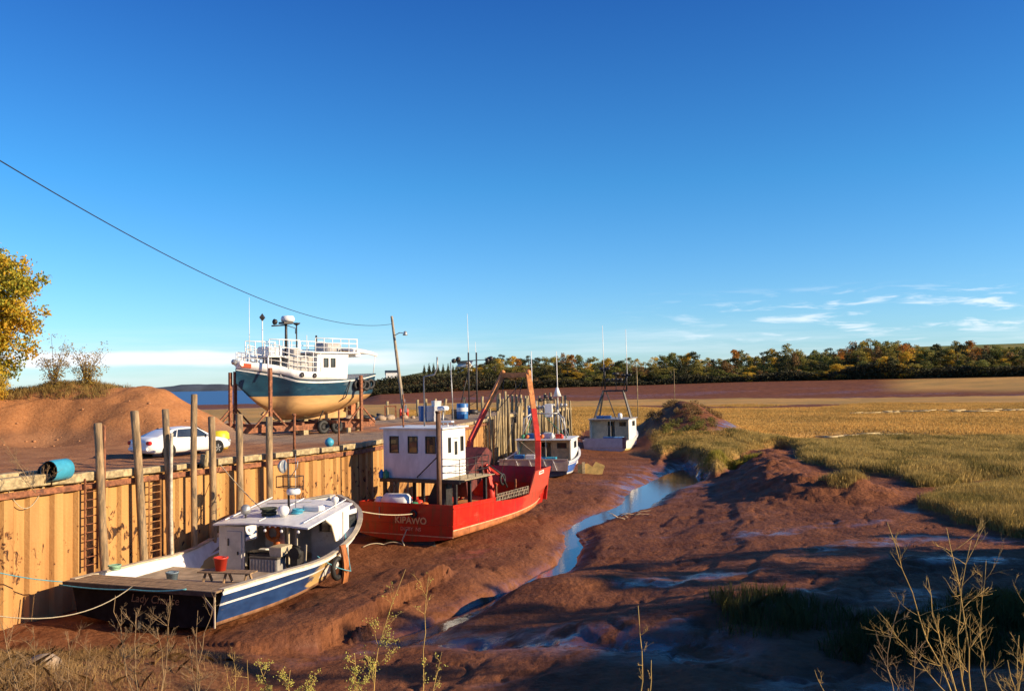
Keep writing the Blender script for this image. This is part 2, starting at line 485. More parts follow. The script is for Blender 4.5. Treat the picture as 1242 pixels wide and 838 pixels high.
    # left flats keep their sallow grass colour further out
    marsh = np.maximum(marsh, (y > 0) * sstep(-0.08, -0.13, ang_u) * sstep(110, 130, r) * sstep(370, 300, r + 30 * fbm(x / 40, y / 15, 3, 79)) * 0.85)
    # cliff and upland behind the far shore
    cl = sstep(486, 500, r) * (ang_u > -0.22) * (y > 0)
    ctop = np.interp(ang_u, [-0.20, -0.165, -0.14, -0.10, -0.05, 0.1, 0.3, 0.45, 0.7], [-6, 4.5, 7.6, 8.6, 9.0, 6.0, 5.0, 5.5, 5.5])
    up = np.interp(r, [500, 560, 620, 900, 1400, 2500, 4000], [0, 1.5, 4.0, 13.0, 15.0, 0, -60])
    upk = np.interp(ang_u, [-0.17, -0.10, 0.0, 0.25, 0.42, 0.7], [0.0, 0.7, 1.0, 0.9, 2.02, 2.02])
    h = h * (1 - cl) + (ctop + up * upk) * cl
    h = np.where(r > 2600, np.minimum(h, -9.0), h)
    field = cl * sstep(494, 503, r)
    # near bank under the camera and the talus at the foot of the wall
    nb = 1.6 - 0.365 * np.maximum(r - 1.2, 0) + 0.12 * fbm(x / 1.2, y / 1.2, 3, 81)
    nb = np.where(y < 0, 1.7 + 0.1 * fbm(x / 2, y / 2, 3, 82), nb)
    tal = -5.25 + 0.21 * np.maximum(30.5 - y, 0) * sstep(-5.5, -11, x) + 0.10 * fbm(x / 0.8, y / 0.8, 4, 83)
    tar = -5.25 + 0.28 * np.maximum(27.0 - y, 0) * sstep(5.5, 11.0, x) + 0.12 * fbm(x / 0.8, y / 0.8, 4, 85)
    grass = np.maximum(sstep(0.0, 0.5, nb - h), sstep(0.1, 0.5, np.maximum(tal, tar) - h) * sstep(29.5, 26.0, y))
    h = np.maximum.reduce([h, np.minimum(nb, 1.9), np.where((x < -4) & (y < 30.5), np.minimum(tal, 1.5), -99), np.where((x > 4) & (y < 27), np.minimum(tar, 1.5), -99)])
    # high bank on the right, outside the picture: it shades the foreground mud
    crest = np.interp(y, [-40, -10, 3, 12, 18, 23, 29, 32.5, 34.5, 37.5], [5, 8.8, 9.8, 9.8, 7.8, 6.4, 4.8, 1.6, -2.0, -5])
    hill = -5.6 + (crest + 5.6) * sstep(25 + 0 * y, 37 + 0 * y, x + 1.5 * fbm(x / 6, y / 6, 3, 91)) * sstep(78, 50, x)
    hill = hill + 0.7 * fbm(x / 4, y / 4, 3, 93) * sstep(-4.5, -2, hill)
    grass = np.maximum(grass, sstep(0.0, 0.8, hill - h))
    h = np.where((y < 60) & (x > 22), np.maximum(h, hill), h)
    wetk = np.exp(-((dch + wig * .5) / (wch * 1.7)) ** 2) + .8 * np.exp(-(d2 / 1.5) ** 2) + .6 * sstep(.05, .45, fbm(x / 5.5, y / 2.6, 4, 97)) * sstep(2, 5, dch) * sstep(52, 44, y) * (x > -4)
    wetk = np.clip(wetk + .5 * np.exp(-((x - 12) / 9) ** 2 - ((y - 74) / 13) ** 2) * sstep(.0, .4, fbm(x / 2.2, y / 2.2, 4, 98)), 0, 1)
    wetk = wetk + .45 * sstep(325, 350, r) * sstep(480, 430, r) * sstep(.0, .4, fbm(x / 60, y / 12, 3, 99))
    return h, np.clip(marsh, 0, 1), np.clip(field, 0, 1), np.clip(grass, 0, 1), np.clip(wetk, 0, 1)

def tz(x, y):
    return float(terrain(np.array([float(x)]), np.array([float(y)]))[0][0])

def build_ground():
    rr = [0.6]
    while rr[-1] < 30000:
        k = 1.0115 if rr[-1] < 22 else 1.0068 if rr[-1] < 95 else 1.0115 if rr[-1] < 130 else (1.018 if rr[-1] < 700 else 1.08)
        rr.append(rr[-1] * k)
    rr = np.array(rr)
    a = np.concatenate([np.radians(np.arange(-180, -36, 2.0)), np.radians(np.arange(-36, 36, 0.12)), np.radians(np.arange(36, 180, 2.0))])
    A, Rr = np.meshgrid(a, rr)
    x = (Rr * np.sin(A)).ravel(); y = (Rr * np.cos(A)).ravel()
    h, ma, fi, gr, we = terrain(x, y)
    V = np.stack([x, y, h], 1)
    nr, na = len(rr), len(a)
    i, j = np.meshgrid(np.arange(nr - 1), np.arange(na), indexing='ij')
    j2 = (j + 1) % na
    Fq = np.stack([i * na + j, i * na + j2, (i + 1) * na + j2, (i + 1) * na + j], -1).reshape(-1, 4)[:, ::-1]
    # close the middle under the camera with one small fan folded into quads
    return V, Fq, dict(marsh=ma, field=fi, grass=gr, wet=we)

def mud_material():
    mt, t, bs = new_mat('tidal_mud')
    g = t.n('ShaderNodeNewGeometry'); pos = g.outputs['Position']
    sp = t.n('ShaderNodeSeparateXYZ'); t.l(pos, sp.inputs[0])
    at = lambda nm: t.n('ShaderNodeAttribute', attribute_name=nm).outputs['Fac']
    n1 = t.noise(pos, 0.35, 6, 0.6); n2 = t.noise(pos, 3.0, 5, 0.65); n3 = t.noise(t.mapping(pos, (0.06, 0.22, 0.3)), 1.0, 5, 0.6, 0.6)
    mud = t.mix(t.ramp(n1, 0.3, 0.7), (0.150, 0.055, 0.025), (0.250, 0.098, 0.042))
    mud = t.mix(t.math('MULTIPLY', t.ramp(n2, 0.45, 0.72), 0.5), mud, (0.085, 0.030, 0.016))
    mud = t.mix(t.math('MULTIPLY', t.ramp(n3, 0.48, 0.66), 0.45), mud, (0.13, 0.055, 0.036))
    so1 = t.noise(pos, 0.5, 5, 0.6); so2 = t.noise(pos, 6.0, 3, 0.6)
    far = t.n('ShaderNodeVectorMath', operation='LENGTH'); t.l(pos, far.inputs[0]); dist = far.outputs['Value']
    gold = t.mix(t.ramp(so1, 0.32, 0.68), (0.34, 0.22, 0.065), (0.20, 0.15, 0.045))
    gold2 = t.mix(t.ramp(t.noise(t.mapping(pos, (0.03, 0.06, 0.1)), 1.0, 5, 0.6), 0.35, 0.65), (0.56, 0.31, 0.09), (0.38, 0.24, 0.075))
    gold = t.mix(t.ramp(dist, 65, 120), gold, gold2)
    gold = t.mix(t.math('MULTIPLY', t.ramp(so2, 0.5, 0.8), 0.4), gold, (0.09, 0.06, 0.025))
    c = t.mix(at('marsh'), mud, gold)
    soil = t.mix(t.ramp(so2, 0.35, 0.65), (0.13, 0.055, 0.025), (0.22, 0.10, 0.045))
    c = t.mix(at('grass'), c, soil)
    fieldc = t.mix(t.ramp(t.noise(t.mapping(pos, (0.004, 0.02, 0.02)), 1.0, 4), 0.4, 0.6), (0.14, 0.17, 0.035), (0.26, 0.22, 0.06))
    c = t.mix(at('field'), c, fieldc)
    t.l(c, bs.inputs['Base Color'])
    # wetness: lowest ground is glossy, with drier streaks
    wn = t.noise(t.mapping(pos, (0.7, 0.9, 1)), 1.0, 6, 0.65, 0.6)
    wet = t.math('MULTIPLY', t.math('ADD', at('wet'), 0.02, True), t.ramp(wn, 0.34, 0.58))
    wet = t.math('MULTIPLY', wet, t.math('SUBTRACT', 1.0, t.math('MAXIMUM', at('marsh'), t.math('MAXIMUM', at('grass'), at('field'))), True))
    t.l(t.ramp(wet, 0, 0.9, 0.72, 0.12), bs.inputs['Roughness'])
    t.l(t.ramp(wet, 0, 1, 0.07, 0.8), bs.inputs['Specular IOR Level'])
    vor = t.n('ShaderNodeTexVoronoi', feature='F1'); t.l(pos, vor.inputs['Vector']); vor.inputs['Scale'].default_value = 4.2
    hb = t.math('ADD', t.math('MULTIPLY', t.noise(pos, 7.0, 6, 0.68), 1.0), t.math('MULTIPLY', vor.outputs[0], 0.5))
    b = t.n('ShaderNodeBump'); t.l(hb, b.inputs['Height']); b.inputs['Distance'].default_value = 0.10
    t.l(t.ramp(wet, 0.1, 0.8, 0.85, 0.12), b.inputs['Strength'])
    t.l(b.outputs[0], bs.inputs['Normal'])
    return mt

V, Fq, at_ = build_ground()
ground = np_mesh('tidal_ground', V, Fq, mud_material(), smooth=True, attrs=at_)
tag(ground, kind='structure')

def water_material(name, col, rough, wave, scale):
    mt, t, bs = new_mat(name)
    pos = t.n('ShaderNodeNewGeometry').outputs['Position']
    bs.inputs['Base Color'].default_value = col + (1,); bs.inputs['Roughness'].default_value = rough
    bs.inputs['Specular IOR Level'].default_value = 0.8; bs.inputs['IOR'].default_value = 1.6
    t.l(t.bump(t.noise(pos, scale, 4, 0.6), wave, 0.05), bs.inputs['Normal'])
    return mt
# creek water: one level sheet that fills only the lowest channel
b = MB(); n = 30
xs0, xs1, ys0, ys1 = -12.0, 34.0, 26.0, 106.0
b.add([(xs0, ys0, -5.44), (xs1, ys0, -5.44), (xs1, ys1, -5.44), (xs0, ys1, -5.44)], [(0, 1, 2, 3)])
tag(b.build('creek_water', water_material('creek_water', (0.09, 0.05, 0.035), 0.06, 0.10, 3.5)), kind='structure')
# sea on the left horizon
b = MB(); b.add([(-30000, 560, -6.15), (-40, 560, -6.15), (-40, 30000, -6.15), (-30000, 30000, -6.15)], [(0, 1, 2, 3)])
tag(b.build('sea_water', water_material('sea_water', (0.015, 0.06, 0.17), 0.4, 1.0, 0.4)), kind='structure')

# distant coast hills beyond the sea
def coast():
    n = 240; V = []; 
    us = np.linspace(-0.75, -0.12, n)
    hh = 30 + 75 * (0.5 + 0.5 * fbm(us * 14, us * 0 + 3.3, 4, 5)) * np.interp(us, [-0.75, -0.45, -0.3, -0.12], [0.5, 0.7, 1.0, 1.1])
    rows = []
    for k, (dd, f) in enumerate(((9000, 0.0), (9150, 0.7), (9500, 1.0), (11000, 0.6))):
        rows.append(np.stack([us * dd, np.full(n, dd), -12 + hh * f * (1 + 0.06 * fbm(us * 60, us * 0 + k, 3, k))], 1))
    V = np.concatenate(rows)
    i, j = np.meshgrid(np.arange(3), np.arange(n - 1), indexing='ij')
    Fq = np.stack([i * n + j, i * n + j + 1, (i + 1) * n + j + 1, (i + 1) * n + j], -1).reshape(-1, 4)
    o = np_mesh('coast_hills', V, Fq, mat('hazy_coast_woods', (0.07, 0.085, 0.10), 0.9, 0.3, 0.004, world=True), smooth=True)  # woods colour shifted to blue-grey in place of distance haze
    tag(o, kind='structure')
coast()
# small red sandstone sea stack off the beach
b = MB()
q = G(324, 478, -6.0); q = Vector((q.x / q.y * 900, 900, -6.5))
rg = []
for k, (s, z) in enumerate(((8, 0), (7, 2), (6.4, 4.5), (5.5, 7), (3, 8.2))):
    rg.append([q + Vector((math.cos(a * .5236) * s * (1 + .16 * math.sin(a * 2.3 + k)), math.sin(a * .5236) * s * .6, z)) for a in range(12)])
b.loft(rg)
tag(b.build('sea_stack', mat('red_sandstone', (0.24, 0.10, 0.06), 0.9, 0.3, 0.2)), 'small dark red sandstone rock standing in the shallow sea', 'rock')

# ------------------------------------------------------------------ the wharf yard: made ground behind the wall
def wall_at(s):                              # s = distance along the wall from its near end
    for i in range(len(WALL) - 1):
        a, b2 = Vector(WALL[i]), Vector(WALL[i + 1]); L = (b2 - a).length
        if s <= L or i == len(WALL) - 2:
            d = (b2 - a) / L
            return a + d * s, d
        s -= L
WLEN = [ (Vector(WALL[i + 1]) - Vector(WALL[i])).length for i in range(3) ]
def wall_y(y):                               # wall point and direction at world y
    s = 0
    for i in range(3):
        (ax, ay), (bx, by) = WALL[i], WALL[i + 1]
        if y <= by or i == 2:
            k = (y - ay) / (by - ay)
            return Vector((ax + (bx - ax) * k, y)), (Vector(WALL[i + 1]) - Vector(WALL[i])).normalized()

def yard_h(x, y):
    def gs(cx, cy, rx, ry, a, rot=0.0):
        c, s = math.cos(rot), math.sin(rot); dx, dy = x - cx, y - cy
        return a * np.exp(-((dx * c + dy * s) / rx) ** 2 - ((-dx * s + dy * c) / ry) ** 2)
    nz = fbm(x / 3.0, y / 3.0, 5, 101); dwl, _ = poly_dist(x, y, WALL)
    md = gs(-35, 59, 9, 6.0, 2.0) + gs(-30.2, 61.0, 5.0, 4.5, 1.8) + gs(-26.2, 60.5, 4.4, 4.2, 2.2) + gs(-22.4, 57.5, 3.3, 3.0, 1.6, .5) + gs(-43, 58, 6, 7, 2.6) + gs(-55, 60, 14, 10, 3.2) - gs(-28.8, 54.5, 3.2, 2.2, 1.0)
    md = 3.7 - np.log1p(np.exp((3.7 - md) * 3)) / 3
    k = sstep(0.15, 1.2, md)
    h = md + nz * (0.05 + 0.6 * k) + 0.035 * fbm(x / 0.7, y / 0.7, 3, 103) + 0.26 * k * fbm(x / 1.1, y / 1.1, 4, 107)
    ruts = np.sin(dwl * 3.4 + fbm(x / 6, y / 6, 2, 109) * 3) * 0.035 * np.exp(-((dwl - 7) / 4) ** 2)
    return h + ruts

def build_yard():
    ns, nt = 430, 170
    ss = np.linspace(0, sum(WLEN) + 0.0, ns)
    px, py, dx, dy = [], [], [], []
    for s in ss:
        p, d = wall_at(s); px.append(p.x); py.append(p.y); dx.append(d.x); dy.append(d.y)
    dx = np.convolve(np.pad(dx, 30, mode='edge'), np.ones(61) / 61, 'valid'); dy = np.convolve(np.pad(dy, 30, mode='edge'), np.ones(61) / 61, 'valid')
    L = np.hypot(dx, dy); dx, dy = dx / L, dy / L
    px, py = np.array(px), np.array(py)
    T = np.interp(ss, [0, 38, 55, 72, 84, 104, sum(WLEN)], [110, 62, 40, 22, 11.5, 9.0, 8.2])
    tt = np.linspace(0, 1, nt) ** 1.35
    X = px[:, None] + (-dy)[:, None] * (T[:, None] * tt[None] + 0.12); Y = py[:, None] + dx[:, None] * (T[:, None] * tt[None] + 0.12)
    # skirt down to the flats on the land side
    edge = sstep(0.955, 0.999, tt)[None] * np.ones((ns, 1))
    h = yard_h(X, Y) * (1 - edge) + -6.0 * edge
    V = np.stack([X.ravel(), Y.ravel(), h.ravel()], 1)
    i, j = np.meshgrid(np.arange(ns - 1), np.arange(nt - 1), indexing='ij')
    Fq = np.stack([i * nt + j, i * nt + j + 1, (i + 1) * nt + j + 1, (i + 1) * nt + j], -1).reshape(-1, 4)[:, ::-1]
    X_, Y_ = V[:, 0], V[:, 1]
    md = sstep(0.5, 1.4, V[:, 2])
    grav = np.exp(-(((X_ + 13.0) / 7.0) ** 2 + ((Y_ - 60) / 7.0) ** 2))
    return V, Fq, dict(mound=md, gravel=grav, pier=sstep(74, 86, Y_))

def yard_material():
    mt, t, bs = new_mat('red_dirt')
    pos = t.n('ShaderNodeNewGeometry').outputs['Position']
    at = lambda nm: t.n('ShaderNodeAttribute', attribute_name=nm).outputs['Fac']
    n1 = t.noise(pos, 0.5, 6, 0.6); n2 = t.noise(pos, 5, 5, 0.65); n4 = t.noise(pos, 22, 2, 0.6)
    c = t.mix(t.ramp(n1, 0.3, 0.7), (0.27, 0.115, 0.05), (0.40, 0.19, 0.085))
    c = t.mix(t.math('MULTIPLY', t.ramp(n2, 0.5, 0.75), 0.45), c, (0.18, 0.08, 0.04))
    cm = t.mix(t.ramp(n2, 0.3, 0.7), (0.36, 0.145, 0.05), (0.46, 0.20, 0.075))
    c = t.mix(at('mound'), c, cm)
    gr = t.mix(t.ramp(n4, 0.4, 0.6), (0.16, 0.12, 0.09), (0.36, 0.27, 0.19))
    c = t.mix(t.math('MULTIPLY', t.ramp(t.math('ADD', at('gravel'), t.math('MULTIPLY', n2, 0.3)), 0.4, 0.8), 0.85), c, gr)
    pk = t.mix(t.ramp(n2, 0.3, 0.7), (0.27, 0.20, 0.13), (0.36, 0.25, 0.15))
    c = t.mix(at('pier'), c, pk)
    t.l(c, bs.inputs['Base Color']); bs.inputs['Roughness'].default_value = 0.85; bs.inputs['Specular IOR Level'].default_value = 0.25
    t.l(t.bump(t.math('ADD', t.noise(pos, 4, 6, 0.7), t.math('MULTIPLY', n4, 0.3)), 0.7, 0.12), bs.inputs['Normal'])
    return mt
V, Fq, at_ = build_yard()
yard = np_mesh('wharf_yard', V, Fq, yard_material(), smooth=True, attrs=at_)
tag(yard, kind='structure')
def yz(x, y):
    return float(yard_h(np.array([float(x)]), np.array([float(y)]))[0])
# ------------------------------------------------------------------ materials shared by the wharf
M = {}
M['pile'] = mat('pile_wood', (0.34, 0.23, 0.12), 0.85, 0.35, 3.0, stain=(0.15, 0.11, 0.07), stain_lo=0.52, stain_hi=0.62, stain_scale=2.2, stretch=(2.5, 2.5, 0.35), bump=0.02, bscale=14)
M['pile_grey'] = mat('pile_wood_grey', (0.36, 0.27, 0.14), 0.85, 0.35, 3.0, stain=(0.17, 0.13, 0.07), stain_lo=0.5, stain_hi=0.64, stain_scale=2.2, stretch=(2.5, 2.5, 0.35), bump=0.02, bscale=14, island=0.25)
M['timber'] = mat('pale_timber', (0.42, 0.32, 0.17), 0.8, 0.3, 5.0, stain=(0.17, 0.12, 0.07), stain_lo=0.56, stain_hi=0.68, stain_scale=3, bump=0.015, bscale=18)
M['rust'] = mat('rusty_steel', (0.26, 0.095, 0.04), 0.8, 0.35, 6.0, stain=(0.10, 0.04, 0.025), stain_scale=4, bump=0.006, bscale=40)
M['black'] = mat('black_rubber', (0.018, 0.017, 0.016), 0.65, 0.3, 6.0)
M['dark_steel'] = mat('dark_steel', (0.045, 0.04, 0.038), 0.5, 0.3, 6.0, metal=0.3)
M['grey_steel'] = mat('galvanised_steel', (0.40, 0.40, 0.39), 0.45, 0.2, 6.0, metal=0.5)
M['white'] = mat('white_paint', (0.72, 0.71, 0.68), 0.4, 0.08, 2.0, stain=(0.50, 0.42, 0.32), stain_lo=0.60, stain_hi=0.80, stain_scale=2.5, stretch=(2, 2, 0.6))
M['white_clean'] = mat('white_gelcoat', (0.80, 0.79, 0.76), 0.35, 0.05, 1.5, stain=(0.52, 0.43, 0.33), stain_lo=0.60, stain_hi=0.86, stain_scale=2.2, stretch=(2.2, 2.2, 0.45))
M['cream'] = mat('cream_plywood', (0.50, 0.42, 0.30), 0.6, 0.18, 2.0, stain=(0.33, 0.25, 0.16), stain_lo=0.55, stain_hi=0.75)
M['grey_paint'] = mat('grey_paint', (0.36, 0.34, 0.32), 0.55, 0.15, 2.0, stain=(0.22, 0.19, 0.16), stain_lo=0.58, stain_hi=0.75)
M['glass'] = mat('dark_window_glass', (0.03, 0.035, 0.038), 0.06, 0.2, 1.0, spec=0.9)
M['red_plastic'] = mat('red_plastic', (0.62, 0.05, 0.025), 0.4, 0.08)
M['orange_plastic'] = mat('orange_plastic', (0.68, 0.16, 0.03), 0.5, 0.1)
M['blue_plastic'] = mat('blue_plastic', (0.03, 0.16, 0.42), 0.45, 0.12)
M['teal_plastic'] = mat('teal_plastic', (0.05, 0.33, 0.48), 0.45, 0.12)
M['green_plastic'] = mat('green_plastic', (0.04, 0.24, 0.12), 0.5, 0.12)
M['yellow_plastic'] = mat('yellow_plastic', (0.72, 0.58, 0.02), 0.45, 0.1)
M['rope'] = mat('pale_rope', (0.48, 0.40, 0.26), 0.9, 0.2, 20)
M['rope_blue'] = mat('blue_rope', (0.10, 0.36, 0.42), 0.9, 0.2, 20)
M['plank'] = mat('deck_planks', (0.30, 0.19, 0.10), 0.8, 0.3, 4.0, stain=(0.13, 0.08, 0.05), stain_lo=0.54, stain_hi=0.66, stretch=(6, 0.7, 1))
M['concrete'] = mat('rough_stone', (0.34, 0.25, 0.17), 0.9, 0.25, 3, bump=0.03, bscale=8)

def sheet_pile_mat():
    mt, t, bs = new_mat('sheet_piling')
    tc = t.n('ShaderNodeTexCoord'); o = tc.outputs['Object']
    pos = t.n('ShaderNodeNewGeometry').outputs['Position']
    sp = t.n('ShaderNodeSeparateXYZ'); t.l(pos, sp.inputs[0])
    streak = t.noise(t.mapping(pos, (2.2, 2.2, 0.12)), 1.0, 5, 0.6)
    n2 = t.noise(t.mapping(pos, (0.8, 0.8, 0.4)), 1.0, 5, 0.6)
    c = t.mix(t.ramp(streak, 0.3, 0.7), (0.35, 0.17, 0.055), (0.52, 0.29, 0.10))
    c = t.mix(t.math('MULTIPLY', t.ramp(n2, 0.42, 0.68), 0.6), c, (0.44, 0.25, 0.09))
    # corrosion: dark scabs, most of them at the tide line half way down
    zone = t.math('MULTIPLY', t.ramp(sp.outputs[2], -4.2, -3.0), t.ramp(sp.outputs[2], -2.4, -0.6, 1, 0))
    hole = t.noise(t.mapping(pos, (3.4, 3.4, 2.1), (3.2, 0, 0.7)), 1.0, 6, 0.62, 0.8)
    big = t.noise(pos, 0.22, 3, .5)
    hole = t.math('SUBTRACT', hole, t.ramp(big, .42, .58, .075, -.01))
    hk = t.math('ADD', hole, t.math('MULTIPLY', zone, 0.085))
    c = t.mix(t.math('MULTIPLY', t.ramp(hk, 0.625, 0.67), 0.75), c, (0.20, 0.075, 0.03))
    c = t.mix(t.math('MULTIPLY', t.ramp(hk, 0.665, 0.70), 0.92), c, (0.035, 0.02, 0.015))
    c = t.mix(t.math('MULTIPLY', t.ramp(sp.outputs[2], -5.2, -4.2, 1, 0), 0.55), c, (0.42, 0.22, 0.09))
    t.l(c, bs.inputs['Base Color']); bs.inputs['Roughness'].default_value = 0.8; bs.inputs['Specular IOR Level'].default_value = 0.25
    t.l(t.bump(t.math('ADD', t.noise(pos, 9, 5, 0.6), t.math('MULTIPLY', t.ramp(hk, 0.64, 0.72, 1, 0), 1.5)), 0.5, 0.05), bs.inputs['Normal'])
    return mt
M['sheet'] = sheet_pile_mat()

def proj(p):
    d = Vector(p) - CAM
    return 621 + FPX * d.dot(CR) / d.dot(_f), 419 - FPX * d.dot(CU) / d.dot(_f)

def wall_px(px, off, z=-1.0):
    """place in front of (off > 0) the wall line seen at photo column px"""
    lo, hi = 17.0, 118.0
    for _ in range(50):
        mid = (lo + hi) / 2
        p, d = wall_y(mid); q = p + Vector((d.y, -d.x)) * off
        if proj((q.x, q.y, z))[0] < px: lo = mid
        else: hi = mid
    return Vector((q.x, q.y)), d

def z_at(px_y, px_x, depth):                 # height of a picture point at a known depth
    return P(px_x, px_y, depth).z

def sheet_wall(a, b2, label):
    a, b2 = Vector(a), Vector(b2); d = (b2 - a); L = d.length; d /= L; nrm = Vector((d.y, -d.x))
    prof = [(0.0, 0.07), (0.36, 0.07), (0.48, -0.08), (0.88, -0.08)]
    pts = []; s = 0
    while s < L:
        for ds, o in prof:
            if s + ds <= L: pts.append(a + d * (s + ds) + nrm * (o + 0.01 * RND.uniform(-1, 1)))
        s += 1.0
    pts.append(b2 - nrm * 0.14)
    b = MB()
    zs = [-6.2, -4.5, -3.0, -1.5, -0.22]
    o0 = 0
    rings = [[(p.x, p.y, z) for p in pts] for z in zs]
    b.loft(rings, False, 0, False, False)
    # top closure back to the made ground
    bk = [(p - nrm * 0.5) for p in (pts[0], pts[-1])]
    top = [(p.x, p.y, -0.22) for p in pts] + [(bk[1].x, bk[1].y, -0.22), (bk[0].x, bk[0].y, -0.22)]
    b.add(top, [tuple(range(len(top)))])
    o = thing('sheet_pile_wall', label, 'wharf wall', (a.x, a.y, 0))
    wl = b.build('sheet_piling', M['sheet'], o); wl.matrix_parent_inverse = Matrix.Translation((-a.x, -a.y, 0))
    # steel waling along the top
    w_ = MB(); p0 = a + nrm * 0.17; p1 = b2 + nrm * 0.17
    w_.beam((p0.x, p0.y, -0.36), (p1.x, p1.y, -0.36), 0.06, 0.22)
    q = w_.build('waling', M['rust'], o); q.matrix_parent_inverse = Matrix.Translation((-a.x, -a.y, 0))
    return o
sheet_wall(WALL[0], WALL[1], 'orange rusted corrugated sheet pile wharf wall behind the blue and white boat')
sheet_wall(WALL[1], WALL[2], 'rusted sheet pile wharf wall behind the red boat, under the gravel yard')
# timber face at the pier end
a, b2 = Vector(WALL[2]), Vector(WALL[3]); d = (b2 - a).normalized(); nrm = Vector((d.y, -d.x))
o = thing('timber_wharf_wall', 'dark timber face of the pier end hidden behind the crowded poles', 'wharf wall', (a.x, a.y, 0))
b = MB(); L = (b2 - a).length; s = 0
while s < L:
    wd = min(0.3, L - s)
    if wd > .06:
        q = a + d * (s + wd / 2) - nrm * (0.12 + RND.uniform(0, .05)) - a
        b.box((q.x, q.y, -3.2), (wd - 0.03, 0.14, 6.3), math.atan2(d.y, d.x))
    s += 0.3
b.build('planking', mat('black_timber', (0.055, 0.042, 0.03), 0.85, 0.3, 3), o)
b = MB(); q0 = -nrm * 0.14; q1 = d * L - nrm * 0.14
b.beam((q0.x, q0.y, 0.14), (q1.x, q1.y, 0.14), 0.34, 0.3)
b.build('cap_beam', M['timber'], o)
# end face of the pier, away from the camera side
e0 = Vector(WALL[3]); e1 = e0 + Vector((-15.0, -3.0))
b = MB(); dd = (e1 - e0); b.beam((0, 0, -3.05), (dd.x, dd.y, -3.05), 0.3, 6.3)
o = tag(b.build('pier_end_wall', mat('pier_end_timber', (0.09, 0.07, 0.05), 0.85, 0.3, 3)), 'dark timber end wall closing the far end of the pier', 'wharf wall'); o.location = (e0.x, e0.y + 0.3, 0)

# cap timbers along the wall
def cap_timber(px0, px1, off, hgt, wdt, z0, label, twist=0.0):
    p, d = wall_px(px0, off, 0.1); q, d2 = wall_px(px1, off, 0.1)
    b = MB(); v = q - p; n = 7
    rings = []
    for i in range(n):
        k = i / (n - 1); c = p + v * k - p
        jx, jz = RND.uniform(-.015, .015), RND.uniform(-.015, .015)
        dn = Vector((d.y, -d.x)); rings.append([Vector((c.x, c.y, 0)) + Vector((dn.x, dn.y, 0)) * (sx * wdt / 2 + jx + twist * (k - .5)) + Vector((0, 0, sz * hgt / 2 + jz))
                                               for sx, sz in ((-1, -.8), (-.85, -1), (.85, -1), (1, -.8), (1, .8), (.85, 1), (-.85, 1), (-1, .8))])
    b.loft(rings, True, 0, True, False)
    o = b.build('wharf_timber', M['timber']); o.location = (p.x, p.y, z0 + hgt / 2)
    return tag(o, label, 'timber', 'timbers along the wharf edge')
cap_timber(-75, 57, 0.1, 0.42, 0.42, -0.14, 'thick pale edge timber at the picture side, below the cut barrel')
cap_timber(-60, 50, -1.1, 0.34, 0.4, 0.0, 'second thick pale timber lying behind the edge timber, left of the cut barrel')
cap_timber(60, 119, 0.1, 0.34, 0.36, -0.16, 'pale edge timber ending at the steel ladder and the leaning pile')
COMMON = 'weathered square timber capping the wharf edge above the sheet piling'
for x0, x1, h_ in ((121, 163, .3), (167, 202, .26), (211, 232, .24), (262, 289, .3), (293, 322, .28), (332, 352, .26), (357, 384, .3), (387, 409, .26), (413, 437, .3)):
    cap_timber(x0, x1, 0.08, h_, 0.34, -0.15, COMMON, RND.uniform(-.06, .06))
for x0, x1 in ((440, 462), (464, 490), (492, 520), (523, 548), (551, 572), (574, 592)):
    cap_timber(x0, x1, 0.05, 0.26, 0.34, -0.13, 'square timber capping the wharf edge beside the red boat')

# mooring piles along the wall
def log_pile(name, base, top, r0, r1, mt, label, group, cat='mooring pile', n=9, seg=9, cap_stain=True):
    base, top = Vector(base), Vector(top); pts, rs = [], []
    ax = (top - base); ph = RND.uniform(0, 6)
    for i in range(seg):
        k = i / (seg - 1)
        pts.append(ax * k + Vector((math.sin(k * 3 + ph), math.cos(k * 2.3 + ph), 0)) * 0.035 * math.sin(k * math.pi))
        rs.append((r0 + (r1 - r0) * k) * RND.uniform(.95, 1.05))
    pts.append(pts[-1] + ax.normalized() * 0.035); rs.append(rs[-1] * 0.8)
    b = MB(); b.tube(pts, rs, n)
    o = b.build(name, mt); o.location = base
    return tag(o, label, cat, group)
GP = 'tall timber piles standing in front of the sheet pile wall'
PILES = [  # photo column at top, top row, column lower down (row 690), radius, label
    (118.5, 514, 128, .19, .21, 'leaning brown pile beside the steel ladder, first in the row of wharf piles'),
    (163, 499, 176, .20, .22, 'thick leaning pile just left of the white car, its foot hidden by the boat'),
    (200.5, 497, 207, .17, .20, 'leaning pile standing in front of the rear wheel of the white car'),
    (235.5, 479, 235, .17, .17, 'tallest and straightest greenish pile in front of the white car'),
    (256.5, 506, 259, .19, .21, 'pile with a rough notched top in front of the car front wheel'),
    (290, 503, 290, .20, .21, 'straight pile right of the car, between it and the boat cradle'),
    (326.5, 506, 326, .20, .21, 'pile in front of the cradle beam, nearest the wheelhouse roof'),
]
for tx, ty, bx, r1, r0, lab in PILES:
    q, d = wall_px((tx + bx) / 2, 0.48, -2.0)
    dep = q.y
    top = P(tx, ty, dep); zlow = P(bx, 690, dep)
    k = (-5.7 - zlow.z) / (top.z - zlow.z)
    base = zlow + (top - zlow) * k
    log_pile('mooring_pile', base, top, r0 * .82, r1 * .82, M['pile'], lab, GP)
q, d = wall_px(208.5, 0.75, -1)
log_pile('thin_post', (q.x, q.y, -5.6), P(208.0, 526, q.y), .07, .075, mat('bleached_post', (0.50, 0.44, 0.34), .8, .25, 6, stain=(.3, .22, .14)), 'thin bleached whitish post between two thick piles at the car', GP, 'post', 7, 5)
q, d = wall_px(126.5, 0.2, -.5)
